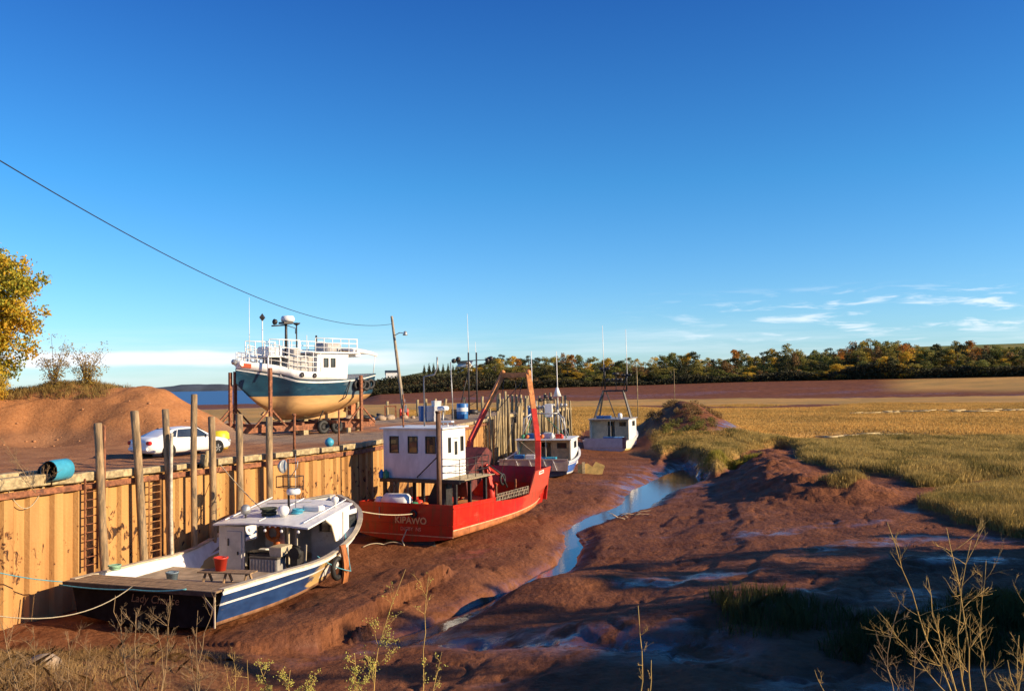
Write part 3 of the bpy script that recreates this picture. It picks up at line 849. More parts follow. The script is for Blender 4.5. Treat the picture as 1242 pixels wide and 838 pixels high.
b = MB(); b.tube([(0, 0, -1.2), (0, 0, z_at(516, 126, q.y))], .06, 8)
o = tag(b.build('steel_post', M['rust']), 'thin rusty steel pipe right behind the leaning pile by the ladder', 'post'); o.location = (q.x, q.y, 0)
for px, ty, lab in ((357, 504, 'rusty steel bollard post on the wharf edge left of the blue float'), (411, 497, 'slim bent rusty steel post on the wharf edge right of the blue float')):
    q, d = wall_px(px, -0.35, 0.3)
    b = MB(); zt = z_at(ty, px, q.y)
    b.tube([(0, 0, -.4), (0, 0, zt * .6), (0.02, 0, zt)], .07 if px < 400 else .05, 8)
    if px < 400: b.lathe([(.11, zt), (.12, zt + .05), (.1, zt + .1)], n=10)
    o = tag(b.build('steel_post', M['rust']), lab, 'post'); o.location = (q.x, q.y, 0)
# short cut-off stubs and stones between the piles
for px, hh, rr_ in ((245, .35, .12), (250, .5, .1), (247.5, .22, .14)):
    q, d = wall_px(px, -0.2, 0.2)
    log_pile('log_stub', (q.x, q.y, -.2), (q.x + .05, q.y, hh), rr_, rr_, M['pile_grey'], 'short cut-off log stub on the wharf edge behind the tallest pile', 'log stubs', 'log stub', 8, 4)

# ladders
def ladder(px0, px1, z0, z1, label, nr, mtl):
    p, d = wall_px(px0, 0.30, -2); q, _ = wall_px(px1, 0.30, -2)
    o = thing('steel_ladder', label, 'ladder', (p.x, p.y, 0)); v = q - p
    for c in (Vector((0, 0)), v):
        b = MB(); b.beam((c.x, c.y, z0), (c.x, c.y, z1), .05, .07); b.build('rail', mtl, o)
    first = None
    for i in range(nr):
        z = z0 + .2 + (z1 - z0 - .4) * i / (nr - 1)
        if first is None:
            b = MB(); b.tube([(-v.x * .05, -v.y * .05, 0), (v.x * 1.05, v.y * 1.05, 0)], .022, 6); r = b.build('rung', mtl, o); first = r
        else:
            r = first.copy(); COL.objects.link(r); r.parent = o
        r.location = (0, 0, z)
    return o
ladder(103, 118, -3.6, -0.05, 'rusty steel ladder left of the leaning pile on the wharf wall', 11, M['rust'])
ladder(181, 195, -4.2, -0.45, 'rusty ladder fixed to the wall between two leaning piles', 12, mat('rust_orange', (0.36, 0.17, 0.06), .8, .3, 5))

# crowd of poles around the pier end
GC = 'weathered poles crowded round the pier end'
for i in range(44):
    k = (i + RND.uniform(.1, .9)) / 44
    px = 593 + 102 * k
    off = RND.choice((0.35, 0.6, 0.95))
    q, d = wall_px(px, off, -2)
    tall = RND.random() < 0.3
    ty = RND.uniform(474, 486) if tall else RND.uniform(488, 520)
    if not tall and px > 640: ty -= 8
    zt = z_at(ty, px, q.y)
    r = RND.uniform(.13, .19) if tall else RND.uniform(.10, .16)
    lx = RND.uniform(-.25, .25)
    log_pile('wharf_pole', (q.x, q.y, -5.5), (q.x + lx, q.y + RND.uniform(-.2, .2), zt), r * 1.1, r * .85, M['pile_grey'],
             'tall pole rising well above the pier end among shorter poles' if tall else 'short weathered pole in the crowd of poles round the pier end', GC, 'pole', 7, 5)
# posts along the far edge of the pier
GE = 'short posts along the far edge of the pier'
for px, ty, by in ((470, 487, 503), (507, 485, 500), (517, 484, 501), (528, 484, 501), (537, 484, 502), (563, 482, 500), (585, 481, 499), (604, 479, 497), (616, 479, 497), (621, 479, 497), (626, 479, 497), (632, 479, 497), (640, 480, 497)):
    g = G(px, by + 3, 0.0)
    log_pile('edge_post', (g.x, g.y, -.3), (g.x + (0.35 if px == 537 else RND.uniform(-.05, .05)), g.y, z_at(ty, px, g.y)), .17, .16, M['pile_grey'],
             'leaning post on the far edge of the pier' if px == 537 else 'short square-cut post along the far edge of the pier', GE, 'post', 8, 4)

# power pole with street lamp, and its line
g = G(491, 505.5, 0.2); pole_base = Vector((g.x, g.y, -0.2)); ptop = P(475.0, 383.5, g.y + 0.8)
pw = thing('power_pole', 'leaning grey wooden power pole with a small street lamp', 'power pole', pole_base)
b = MB(); v = ptop - pole_base
b.tube([v * k for k in (0, .2, .5, .8, 1)], [.20, .19, .165, .14, .125], 12)
b.build('pole', mat('pole_wood', (0.36, 0.29, 0.20), .85, .3, 4, stain=(.2, .16, .11), stretch=(3, 3, .3)), pw)
def onp(k): return v * k
la = onp(.81); lamp = P(488.5, 404.0, g.y) - pole_base
b = MB(); b.tube([la, la * .4 + lamp * .6 + Vector((0, 0, .15)), lamp], .045, 7); arm = b.build('lamp_arm', M['grey_steel'], pw)
b = MB(); b.lathe([(.05, .2), (.16, .12), (.2, -.05), (.26, -.2), (.22, -.24)], lamp + Vector((.25, 0, 0)), 12); b.build('lamp_head', M['grey_steel'], pw)
b = MB(); b.box(onp(.115) + Vector((.2, -.2, 0)), (.35, .3, .7)); b.box(onp(.19) + Vector((.18, -.2, 0)), (.24, .25, .35)); b.tube([onp(.12) + Vector((.17, -.2, 0)), onp(.3) + Vector((.15, -.1, 0))], .04, 6); b.build('meter_box', M['grey_steel'], pw)
A_ = pole_base + onp(.925); E_ = P(-160, 96, 24.0)
def wire_pt(s, sag):
    p = A_ + (E_ - A_) * s; p.z -= sag * 4 * s * (1 - s); return p
lo_, hi_ = 0.0, 12.0
for _ in range(40):
    mid = (lo_ + hi_) / 2
    best = min((wire_pt(s / 400, mid) for s in range(401)), key=lambda p: abs(proj(p)[0] - 250))
    if proj(best)[1] < 333: lo_ = mid
    else: hi_ = mid
b = MB(); b.tube([wire_pt(s / 60, lo_) - A_ for s in range(61)], 0.022, 5)
o = tag(b.build('power_line', M['black']), 'single black power line sagging across the sky to the leaning pole', 'power line'); o.location = A_

# ------------------------------------------------------------------ things on the wharf
# white saloon car
def make_car():
    car_white = mat('car_white', (0.80, 0.80, 0.78), 0.22, 0.03, 1.0, spec=0.6)
    c = thing('parked_car', 'white four-door saloon car parked on the dirt yard behind the piles', 'car')
    # y along the car, nose at +y
    st = [(-2.52, .60, .52, .62, .80), (-2.46, .80, .34, .64, .96), (-2.2, .88, .27, .68, 1.03), (-1.75, .915, .25, .70, 1.06), (-1.0, .925, .24, .70, .99),
          (0, .93, .24, .68, .95), (1.0, .925, .24, .67, .92), (1.5, .915, .25, .66, .90), (2.1, .87, .26, .62, .80), (2.42, .76, .30, .56, .70), (2.56, .55, .40, .52, .60)]
    b = MB(); rings = []
    for y, wd, zb, zm, zt in st:
        half = [(0, zb - .0), (wd * .8, zb), (wd * .985, zb + .1), (wd, zm), (wd * .985, zt - .12), (wd * .90, zt - .015), (wd * .6, zt + .03), (0, zt + .045)]
        rings.append([(x, y, z) for x, z in half] + [(-x, y, z) for x, z in reversed(half[1:-1])])
    b.loft(rings, True, 0, True, True)
    # greenhouse: pillars and roof
    gh = [(-1.92, .66, 1.03, 1.04), (-1.25, .70, 1.02, 1.36), (-.75, .72, .99, 1.455), (0, .73, .96, 1.49), (.45, .72, .95, 1.455), (1.28, .70, .92, .96)]
    rings = []
    for y, wr, zb, zr in gh:
        k = max(0.0, min(1, (zr - zb) / .5)); w0 = .865
        half = [(w0, zb - .06), (w0 + (wr - w0) * k, zr - .06 * k), (wr * .8, zr + .005), (0, zr + .02)]
        rings.append([(x, y, z) for x, z in half] + [(-x, y, z) for x, z in reversed(half[:-1])])
    b.loft(rings, False, 0, False, True)
    b.build('body', car_white, c)
    # windows, a little proud of the shell
    for sx in (-1, 1):
        w_ = MB()
        w_.add([(sx * .868, 1.02, .975), (sx * .870, .12, .985), (sx * .772, .12, 1.405), (sx * .772, .36, 1.39)], [(0, 1, 2, 3)])
        w_.add([(sx * .870, .04, .985), (sx * .870, -.92, 1.02), (sx * .765, -.80, 1.395), (sx * .772, .04, 1.41)], [(0, 1, 2, 3)])
        w_.add([(sx * .870, -1.0, 1.03), (sx * .862, -1.36, 1.09), (sx * .775, -1.02, 1.35), (sx * .768, -.86, 1.38)], [(0, 1, 2, 3)])
        w_.build('side_window', M['glass'], c, fix=False)
        t_ = MB(); t_.bbox((sx * .74, -2.42, .80), (.30, .20, .20), .05); t_.build('tail_light', mat('tail_light_red', (.5, .02, .02), .15, .05), c)
        t_ = MB(); t_.bbox((sx * .66, 2.33, .66), (.32, .22, .14), .05); t_.build('headlight', M['grey_steel'], c)
        t_ = MB(); t_.bbox((sx * .98, .82, 1.02), (.16, .1, .12), .04); t_.build('wing_mirror', car_white, c)
        t_ = MB()
        for yy in (.0, -.72): t_.bbox((sx * .935, yy - .1, .83), (.03, .2, .035), .01)
        t_.build('door_handle', car_white, c)
    w_ = MB(); w_.add([(-.62, -1.82, 1.085), (.62, -1.82, 1.085), (.60, -1.05, 1.425), (-.60, -1.05, 1.425)], [(0, 1, 2, 3)]); w_.build('rear_window', M['glass'], c, fix=False)
    w_ = MB(); w_.add([(-.66, 1.22, 1.0), (.66, 1.22, 1.0), (.63, .52, 1.46), (-.63, .52, 1.46)], [(0, 1, 2, 3)]); w_.build('windscreen', M['glass'], c, fix=False)
    b = MB(); b.bbox((0, -2.50, .50), (1.5, .14, .16), .05); b.build('rear_bumper', car_white, c)
    b = MB(); b.box((0, -2.525, .77), (.5, .05, .13)); b.build('number_plate', mat('plate', (.45, .45, .42), .5), c)
    for sx in (-1, 1):
        for yy in (-1.42, 1.48):
            wl = MB(); wl.lathe([(.20, -.1), (.315, -.1), (.335, -.06), (.335, .06), (.315, .105), (.20, .105)], (sx * .83, yy, .335), 24, 0, 'X', False)
            wl = wl.build('wheel', M['black'], c)
            rm = MB(); rm.lathe([(.02, .09 * sx), (.07, .09 * sx), (.2, .06 * sx), (.215, .10 * sx)], (sx * .83, yy, .335), 24, 0, 'X')
            for k in range(5):
                a = k * 2 * math.pi / 5 + .3
                rm.beam((sx * .935, yy + math.cos(a) * .04, .335 + math.sin(a) * .04), (sx * .93, yy + math.cos(a) * .2, .335 + math.sin(a) * .2), .03, .06, up=(1, 0, 0))
            rm.build('rim', M['grey_steel'], wl)
            ar = MB(); ar.lathe([(.0, -.02), (.375, -.02), (.375, .02), (.0, .02)], (sx * .915, yy, .37), 24, 0, 'X'); ar.build('wheel_arch', M['black'], c)
    return c
car = make_car()
cp = Vector((-17.0, 45.6)); car.location = (cp.x, cp.y, yz(cp.x, cp.y)); car.rotation_euler = (0, 0, -math.radians(33))

def barrel_prof(r, h): return [(r * .94, 0), (r, .03), (r * 1.0, h * .3), (r * 1.03, h * .33), (r, h * .36), (r, h * .64), (r * 1.03, h * .67), (r, h * .7), (r, h - .03), (r * .94, h)]
# cut barrel lying on the yard: blue outside, black inside, with a hose coil
g = G(70, 583, 0.0)
cb = thing('cut_barrel', 'blue plastic barrel cut open and lying on the wharf edge', 'barrel', (g.x, g.y, yz(g.x, g.y)), math.radians(-14))
b = MB(); b.lathe([(.38, -.45), (.40, -.2), (.395, .2), (.40, .42), (.36, .42), (.36, -.4), (.38, -.45)], (0, 0, .40), 20, 0, 'Y', False); b.build('shell', M['teal_plastic'], cb)
b = MB(); b.lathe([(.0, .3), (.355, .3), (.355, -.46), (.35, -.46), (.345, .28)], (0, 0, .40), 20, 0, 'Y', False); b.build('lining', M['black'], cb)
b = MB()
for k in range(5): b.torus((-.55 - .05 * k, -.25 + .03 * k, .30 + .015 * k), .30 - .02 * k, .045, 'X', 18, 7)
o = tag(b.build('hose_coil', M['black']), 'coil of black hose leaning against the cut blue barrel', 'hose'); o.location = cb.location; o.rotation_euler = (0, 0, math.radians(-50))
# yellow tub behind the car bonnet
g = P(266, 529, 49.5)
b = MB(); b.lathe([(.42, 0), (.5, .1), (.55, .5), (.52, .85), (.40, .98), (.0, 1.02)], (0, 0, 0), 18)
o = tag(b.build('yellow_tub', M['yellow_plastic']), 'bright yellow plastic drum behind the front of the white car', 'drum'); o.location = (g.x, g.y, yz(g.x, g.y))
# blue float on the wharf edge
q, d = wall_px(399.5, -0.3, 0.1); 
b = MB(); b.lathe([(0.02, 0), (.15, .04), (.24, .16), (.26, .26), (.22, .38), (.12, .47), (.05, .52)], n=14)
o = tag(b.build('mooring_float', M['teal_plastic']), 'round teal float sitting on the wharf edge timber', 'float'); o.location = (q.x, q.y, 0.06)

def rock(loc, s, label, mt=None, group=None, name='boulder'):
    b = MB(); rg = []
    for i in range(6):
        a = i / 5 * math.pi; z = -math.cos(a); r = max(math.sin(a), .05)
        rg.append([Vector((math.cos(k * .6283) * r * s * RND.uniform(.8, 1.1), math.sin(k * .6283) * r * s * RND.uniform(.8, 1.1), z * s * .65 + .3 * s)) for k in range(10)])
    b.loft(rg); o = b.build(name, mt or M['concrete']); o.location = loc
    return tag(o, label, 'rock', group)
for px, py, s in ((262, 517, .5), (276, 516, .75), (270, 520, .4), (284, 519, .45)):
    g = G(px, py + 5, 0.0); rock((g.x, g.y, yz(g.x, g.y)), s, 'pale sandstone boulder lying in front of the cradle left post', None, 'boulders by the cradle')
# stacks of fish totes on the pier
def tote(loc, rz, size, mt, label, group):
    w_, l_, h_ = size
    o = thing('fish_tote', label, 'fish tote', loc, rz, group)
    b = MB(); b.loft([[(sx * w_ / 2 * k, sy * l_ / 2 * k, z) for sx, sy in ((-1, -1), (1, -1), (1, 1), (-1, 1))] for k, z in ((.92, 0), (1, h_ * .92), (1.04, h_ * .92), (1.04, h_), (.94, h_), (.86, .08))], True, 0, False, False)
    b.add([(-w_ * .43, -l_ * .43, .08), (w_ * .43, -l_ * .43, .08), (w_ * .43, l_ * .43, .08), (-w_ * .43, l_ * .43, .08)], [(0, 1, 2, 3)])
    b.build('shell', mt, o)
    b = MB(); b.box((0, 0, h_ + .01), (w_ * .98, l_ * .98, .04)); b.build('lid', mt, o)
    return o
for px, n, mt, lb in ((513, 3, 'blue_plastic', 'dark blue fish tote in the stack nearest the red boat roof mast'), (521, 3, 'white', 'white fish tote in the stack behind the red boat wheelhouse'), (529.5, 4, 'white', 'off-white fish tote in the tall stack on the pier')):
    g = G(px, 511, 0)
    for k in range(n):
        tote((g.x, g.y, .03 + k * .47), .25 + .05 * k, (.66, 1.05, .44), M[mt], lb, 'fish totes stacked on the pier')
g = G(561, 508, 0)
dr = thing('blue_drum', 'blue drum with a white band standing alone on the pier', 'drum', (g.x, g.y, 0))
b = MB(); b.lathe([(r * 1.9, h * 1.7) for r, h in barrel_prof(.3, .9)], n=18); b.build('shell', M['blue_plastic'], dr)
b = MB(); b.lathe([(.585, .75), (.59, .78), (.59, 1.1), (.585, 1.13)], n=18, caps=False); b.build('band', M['white'], dr)
g = G(551, 508, 0); b = MB(); b.box((0, 0, .45), (.5, .6, .9)); b.box((0, 0, .93), (.56, .66, .05))
o = tag(b.build('crate', M['plank']), 'brown wooden crate standing left of the blue drum', 'crate'); o.location = (g.x, g.y, 0)
# heap of scrap by the power pole: each piece its own object
gh_ = G(462, 509, 0)
SG = 'scrap lying at the foot of the power pole'
for k in range(7):
    x, y = gh_.x + RND.uniform(-3.0, 2.0), gh_.y + RND.uniform(-1.5, 1.5)
    b = MB(); b.torus((0, 0, 0), .42, .14, 'Z', 16, 7); o = tag(b.build('tyre_fender', M['black']), 'black worn tyre in the scrap heap left of the power pole', 'tyre', SG)
    o.location = (x, y, yz(x, y) + .14 + .25 * (k % 2)); o.rotation_euler = (RND.uniform(-.6, .6), RND.uniform(-.5, .5), 0)
for k in range(9):
    x, y = gh_.x + RND.uniform(-3.6, 3.2), gh_.y + RND.uniform(-2, 2)
    rock((x, y, yz(x, y)), RND.uniform(.25, .55), 'brown rock among the scrap left of the power pole', M['concrete'], SG, 'rubble_stone')
g = G(478, 507, 0)
fr = thing('steel_rack', 'rusty red steel rack beside the power pole', 'rack', (g.x, g.y, 0), .2)
for p0, p1 in (((-.9, 0, 0), (-.9, 0, 1.3)), ((.2, 0, 0), (.2, 0, 1.3)), ((-.9, 0, 1.25), (.2, 0, 1.25)), ((-.9, .8, 0), (-.9, .8, 1.3)), ((.2, .8, 0), (.2, .8, 1.3)), ((-.9, .8, 1.25), (.2, .8, 1.25))):
    b = MB(); b.beam(p0, p1, .12, .12); b.build('bar', M['rust'], fr)
for k, dx in enumerate((.7, 1.05, 1.4)):
    b = MB(); b.lathe([(.14, 0), (.15, .9), (.05, 1.0)], n=8); o = tag(b.build('red_canister', M['red_plastic']), 'red canister standing in a row beside the rusty rack', 'canister', 'red canisters by the power pole'); o.location = (g.x + dx, g.y, 0)
b = MB(); rg = []
for i in range(8):
    k = i / 7; rg.append([(k * 2.4 - 1.2, y, .12 * (1 - abs(y)) + .1 * math.sin(k * 9 + y * 3) + .1) for y in (-.5, -.2, .1, .5)])
b.loft(rg, False, 0, False); g2 = G(450, 509, 0)
o = tag(b.build('tarpaulin', mat('blue_tarpaulin', (0.12, 0.2, 0.36), .5, .2, 3)), 'crumpled blue-grey tarpaulin lying left of the scrap heap', 'tarpaulin'); o.location = (g2.x, g2.y, yz(g2.x, g2.y)); 
# ------------------------------------------------------------------ boats
def cr_interp(xs, ys, x):
    """Catmull-Rom through the stations"""
    n = len(xs); i = 0
    while i < n - 2 and x > xs[i + 1]: i += 1
    h = xs[i + 1] - xs[i]; t = (x - xs[i]) / h
    d0 = (ys[i + 1] - ys[i - 1]) / (xs[i + 1] - xs[i - 1]) if i > 0 else (ys[i + 1] - ys[i]) / h
    d1 = (ys[i + 2] - ys[i]) / (xs[i + 2] - xs[i]) if i + 2 < n else (ys[i + 1] - ys[i]) / h
    t2, t3 = t * t, t * t * t
    return (2 * t3 - 3 * t2 + 1) * ys[i] + (t3 - 2 * t2 + t) * h * d0 + (-2 * t3 + 3 * t2) * ys[i + 1] + (t3 - t2) * h * d1

class Hull:
    def __init__(self, st, n=30, flare=1.4):
        self.xs = [s[0] for s in st]; self.cols = [[s[k] for s in st] for k in range(1, 6)]
        self.ys = [self.xs[0] + (self.xs[-1] - self.xs[0]) * i / n for i in range(n + 1)]; self.flare = flare
    def at(self, y): return [cr_interp(self.xs, c, y) for c in self.cols]
    def rail(self, y, side=1, inset=0.0):
        b, zr, c, zc, zk = self.at(y); return Vector((side * max(b - inset, .01), y, zr))
    def pt(self, y, t, side=1, out=0.0):       # skin point: t = 0 chine, 1 rail
        b, zr, c, zc, zk = self.at(y)
        return Vector((side * (c + (b - c) * t ** self.flare + out), y, zc + (zr - zc) * t))
    def shell(self, bands, bottom_mi, transom_mi=None):
        """outer skin; bands = [(t_top, material), ...] from chine to rail"""
        b = MB(); ts = [0.0]; mis = []
        for top, mi in bands:
            n = max(1, int(round((top - ts[-1]) / .12))); t0 = ts[-1]
            for k in range(n): ts.append(t0 + (top - t0) * (k + 1) / n); mis.append(mi)
        for side in (1, -1):
            rows = []
            for y in self.ys:
                bb, zr, c, zc, zk = self.at(y)
                row = [Vector((0, y, zk)), Vector((side * c * .55, y, zk + (zc - zk) * .32)), Vector((side * c * .85, y, zk + (zc - zk) * .68))]
                row += [self.pt(y, t, side) for t in ts]; rows.append(row)
            n = len(rows[0])
            for i in range(len(rows) - 1):
                for j in range(n - 1):
                    q = [rows[i][j], rows[i][j + 1], rows[i + 1][j + 1], rows[i + 1][j]]
                    b.add(q if side > 0 else q[::-1], [(0, 1, 2, 3)], bottom_mi if j < 3 else mis[j - 3], True)
        import bmesh
        # transom
        y = self.ys[0]; bb, zr, c, zc, zk = self.at(y)
        half = [Vector((0, y, zk)), Vector((c * .55, y, zk + (zc - zk) * .32)), Vector((c * .85, y, zk + (zc - zk) * .68))] + [self.pt(y, t) for t in ts]
        poly = half + [Vector((-p.x, p.y, p.z)) for p in reversed(half[1:])]
        b.add(poly, [tuple(range(len(poly)))], transom_mi if transom_mi is not None else bands[0][1])
        return b
    def weld(self, o):
        import bmesh
        bm = bmesh.new(); bm.from_mesh(o.data); bmesh.ops.remove_doubles(bm, verts=bm.verts, dist=.002); bmesh.ops.recalc_face_normals(bm, faces=bm.faces); bm.to_mesh(bm_me := o.data); bm.free()
        return o
    def bulwark(self, y0, y1, deck_z, thick=.1, n=24, floor=True):
        """inner skin from rail down to the deck, and the deck"""
        b = MB(); L, Rr = [], []
        for i in range(n + 1):
            y = y0 + (y1 - y0) * i / n
            dz = deck_z(y) if callable(deck_z) else deck_z
            p = self.rail(y, 1, thick); w0 = max(self.pt(y, .45).x - thick, .02)
            w0 = min(w0, p.x)
            Rr.append([p - Vector((0, 0, .01)), Vector((w0, y, dz))]); L.append([Vector((-p.x, y, p.z - .01)), Vector((-w0, y, dz))])
        for S in (L, Rr):
            for i in range(n): b.add([S[i][0], S[i][1], S[i + 1][1], S[i + 1][0]], [(0, 1, 2, 3)], 0, True)
        if floor:
            for i in range(n): b.add([L[i][1], Rr[i][1], Rr[i + 1][1], L[i + 1][1]], [(0, 1, 2, 3)], 1)
        for S in ((L[0], Rr[0]), (L[-1], Rr[-1])): b.add([S[0][0], S[0][1], S[1][1], S[1][0]], [(0, 1, 2, 3)], 0)
        return b
    def rail_cap(self, y0, y1, w=.2, h=.07, n=30, sides=(1, -1), dz=0.0):
        b = MB()
        for s in sides:
            rings = []
            for i in range(n + 1):
                y = y0 + (y1 - y0) * i / n; p = self.rail(y, s)
                x0, x1 = p.x + s * .04, p.x - s * w
                if s * x1 < 0: x1 = 0
                rings.append([(x0, y, p.z + dz), (x0, y, p.z + h + dz), (x1, y, p.z + h + dz), (x1, y, p.z + dz)])
            b.loft(rings, True, 0, True, False)
        return b
    def strip(self, y0, y1, t, out=.03, h=.07, n=30, sides=(1, -1)):
        b = MB()
        for s in sides:
            rings = []
            for i in range(n + 1):
                y = y0 + (y1 - y0) * i / n; p = self.pt(y, t, s)
                rings.append([(p.x - s * .02, y, p.z - h / 2), (p.x + s * out, y, p.z - h / 2), (p.x + s * out, y, p.z + h / 2), (p.x - s * .02, y, p.z + h / 2)])
            b.loft(rings, True, 0, True, False)
        return b

def hull_mat(name, col, col2, worn, y0, y1, amt=0.5, var=.2, streak=0.0, split=None):
    """painted hull: scuffs everywhere, a worn area between y0 and y1 along the hull where the paint has gone"""
    mt, t, bs = new_mat(name)
    tc = t.n('ShaderNodeTexCoord'); o = tc.outputs['Object']; sp = t.n('ShaderNodeSeparateXYZ'); t.l(o, sp.inputs[0])
    n1 = t.noise(t.mapping(o, (.6, .6, 1.4)), 1.6, 5, .6); n2 = t.noise(t.mapping(o, (1, .5, 2.2)), 1.3, 6, .65, .5); n3 = t.noise(o, 7, 4, .6)
    c = t.mix(t.ramp(n1, .35, .7), col, col2)
    c = t.mix(t.math('MULTIPLY', t.ramp(n3, .6, .75), .3), c, tuple(k * .45 for k in col))
    band = t.math('MULTIPLY', t.ramp(sp.outputs[1], y0 - .6, y0 + .8), t.ramp(sp.outputs[1], y1 - .8, y1 + .8, 1, 0))
    k = t.ramp(t.math('ADD', n2, t.math('MULTIPLY', band, .34)), .60, .76)
    c = t.mix(t.math('MULTIPLY', k, amt), c, worn)
    if streak:                                 # rust weeping down the plates
        ns = t.noise(t.mapping(o, (2.4, 2.4, .35)), 1.6, 6, .7, .3)
        c = t.mix(t.math('MULTIPLY', t.ramp(ns, .47, .66), streak), c, (.16, .055, .022))
    if split:                                  # bottom paint below a straight waterline
        zz = t.math('ADD', sp.outputs[2], t.math('MULTIPLY', n3, .03))
        c = t.mix(t.ramp(zz, split[0], split[0] + .03), t.mix(t.ramp(n2, .42, .68), split[1], split[2]), c)
    t.l(c, bs.inputs['Base Color']); bs.inputs['Roughness'].default_value = .38
    t.l(t.ramp(k, 0, 1, .3, .65), bs.inputs['Roughness'])
    return mt

def roof_light(parent, loc, r, mtl, yaw=0.0, name='floodlight'):
    b = MB(); b.lathe([(.0, -r * .5), (r * .55, -r * .45), (r * .95, -r * .1), (r, .12 * r), (r * .9, .16 * r)], (0, 0, 0), 14, 0, 'Y'); o = b.build(name, mtl, parent)
    o.location = loc; o.rotation_euler = (0, 0, yaw); return o

# ============================================================== blue and white lobster boat in front
def place(o, x, y, z, heading):               # heading: direction of the bow
    o.location = (x, y, z); o.rotation_euler = (0, 0, math.atan2(heading[1], heading[0]) - math.pi / 2)
B1C = Vector((-13.1, 31.55)); B1H = Vector((.33, .944))
b1 = thing('lobster_boat', 'dark blue and white lobster boat aground in front of the wharf wall', 'fishing boat')
place(b1, B1C.x, B1C.y, -5.13, B1H)
H1 = Hull([(0, 3.32, 1.62, 3.02, .42, .18), (3.5, 3.42, 1.54, 3.05, .30, .02), (6.5, 3.46, 1.50, 2.85, .32, -.06), (8.9, 3.36, 1.98, 2.35, .5, -.08), (10.7, 2.75, 2.6, 1.4, .75, .0), (12.0, 1.6, 2.95, .6, 1.15, .35), (13.1, .06, 3.2, .02, 1.7, 1.15)], 36, 1.25)
blue1 = hull_mat('navy_hull_paint', (.014, .038, .115), (.025, .065, .18), (.52, .34, .12), 5.7, 8.2, .95)
trans1 = mat('black_transom', (.013, .013, .014), .85, .3, 2, spec=.12)
h = H1.shell([(.10, 2), (.56, 0), (.625, 1), (.90, 0), (1.0, 1)], 2, 3)
o = h.build('hull', [blue1, M['white'], mat('bottom_paint', (.28, .14, .07), .7, .3, 2), trans1], b1); H1.weld(o)
o = H1.bulwark(.02, 12.1, lambda y: 1.12 if y < 5.4 else .62 + max(0, (y - 8.5)) * .35, .12).build('deck', [M['white'], mat('worn_deck', (.36, .27, .18), .7, .25, 2)], b1)
H1.rail_cap(0.0, 12.95, .2, .06).build('gunwale', M['cream'], b1)
H1.strip(.0, 13.0, .9, .035, .07).build('rub_rail', M['white'], b1)
# wide plank platform over the stern
b = MB(); k = 0
y = -.34
while y < .75:
    b.box((0, y + .125, 1.62 + RND.uniform(-.006, .006)), (6.55, .235, .06)); y += .25
b.build('stern_platform', M['plank'], b1)
b = MB(); b.box((0, -.375, 1.57), (6.6, .05, .16)); b.build('platform_edge', mat('dark_edge_board', (.06, .045, .035), .7, .3, 4), b1)
for sx in (2.35,):
    b = MB(); b.beam((sx, -.06, 1.60), (sx + .62, -.05, .95), .05, .05); b.beam((sx + .66, -.06, 1.60), (sx + .66, -.06, .35), .05, .05); b.build('platform_brace', M['cream'], b1)
txt1 = mat('faded_gold_letters', (.20, .13, .075), .6, .1)
text_mesh('name_lettering', 'Lady Chance', .40, txt1, b1, (.45, -.012, 1.14), (1, 0, 0), (0, 0, 1), .25)
# rudder and propeller guard under the transom
b = MB(); b.box((0, -.1, .42), (.06, .5, .5)); b.build('rudder', M['dark_steel'], b1)
# wheelhouse with an open after end
def wall_open(b, p0, p1, z0, z1, th, holes=(), mi=0):
    """upright wall from p0 to p1 with rectangular openings (s0, s1, za, zb)"""
    p0, p1 = Vector(p0), Vector(p1); d = p1 - p0; L = d.length; d /= L; n = Vector((-d.y, d.x))
    S = sorted({0.0, L} | {v for hh in holes for v in hh[:2]}); Zs = sorted({z0, z1} | {v for hh in holes for v in hh[2:]})
    for i in range(len(S) - 1):
        for j in range(len(Zs) - 1):
            sm, zm = (S[i] + S[i + 1]) / 2, (Zs[j] + Zs[j + 1]) / 2
            if any(hh[0] < sm < hh[1] and hh[2] < zm < hh[3] for hh in holes): continue
            c = p0 + d * sm
            b.box((c.x, c.y, zm), (S[i + 1] - S[i], th, Zs[j + 1] - Zs[j]), math.atan2(d.y, d.x), mi)
    return b
def window(parent, p0, p1, s0, s1, za, zb, fm=None, gm=None, out=0.0, fw=.045, name='window'):
    """frame with a pane set into a wall opening"""
    p0, p1 = Vector(p0), Vector(p1); d = (p1 - p0).normalized(); n = Vector((d.y, -d.x))
    def w(s, z, k=0): q = p0 + d * s + n * (out + k); return (q.x, q.y, z)
    f = MB()
    for a, c in (((s0, za + fw / 2), (s1, za + fw / 2)), ((s0, zb - fw / 2), (s1, zb - fw / 2))): f.beam(w(*a), w(*c), .09, fw)
    for s in (s0 + fw / 2, s1 - fw / 2): f.beam(w(s, za + fw), w(s, zb - fw), fw, .09, up=(n.x, n.y, 0))
    fo = f.build(name, fm or M['dark_steel'], parent)
    g = MB(); g.add([w(s0 + fw * .6, za + fw * .6), w(s1 - fw * .6, za + fw * .6), w(s1 - fw * .6, zb - fw * .6), w(s0 + fw * .6, zb - fw * .6)], [(0, 1, 2, 3)])
    g.build('pane', gm or M['glass'], fo, fix=False)
    return fo
WX0, WX1, WY0, WY1, WZ0, WZ1, WZ2 = -1.70, 2.62, 6.35, 9.7, .62, 2.66, 3.22
WM = M['white_clean']; WG = mat('greyish_white_paint', (.50, .47, .43), .5, .1, 2, stain=(.34, .28, .22), stain_lo=.58, stain_hi=.75)
b = MB()
wall_open(b, (WX1, 8.5), (WX1, WY1), 1.8, 2.98, .07, [(1.15, 1.85, 2.2, 2.78)])
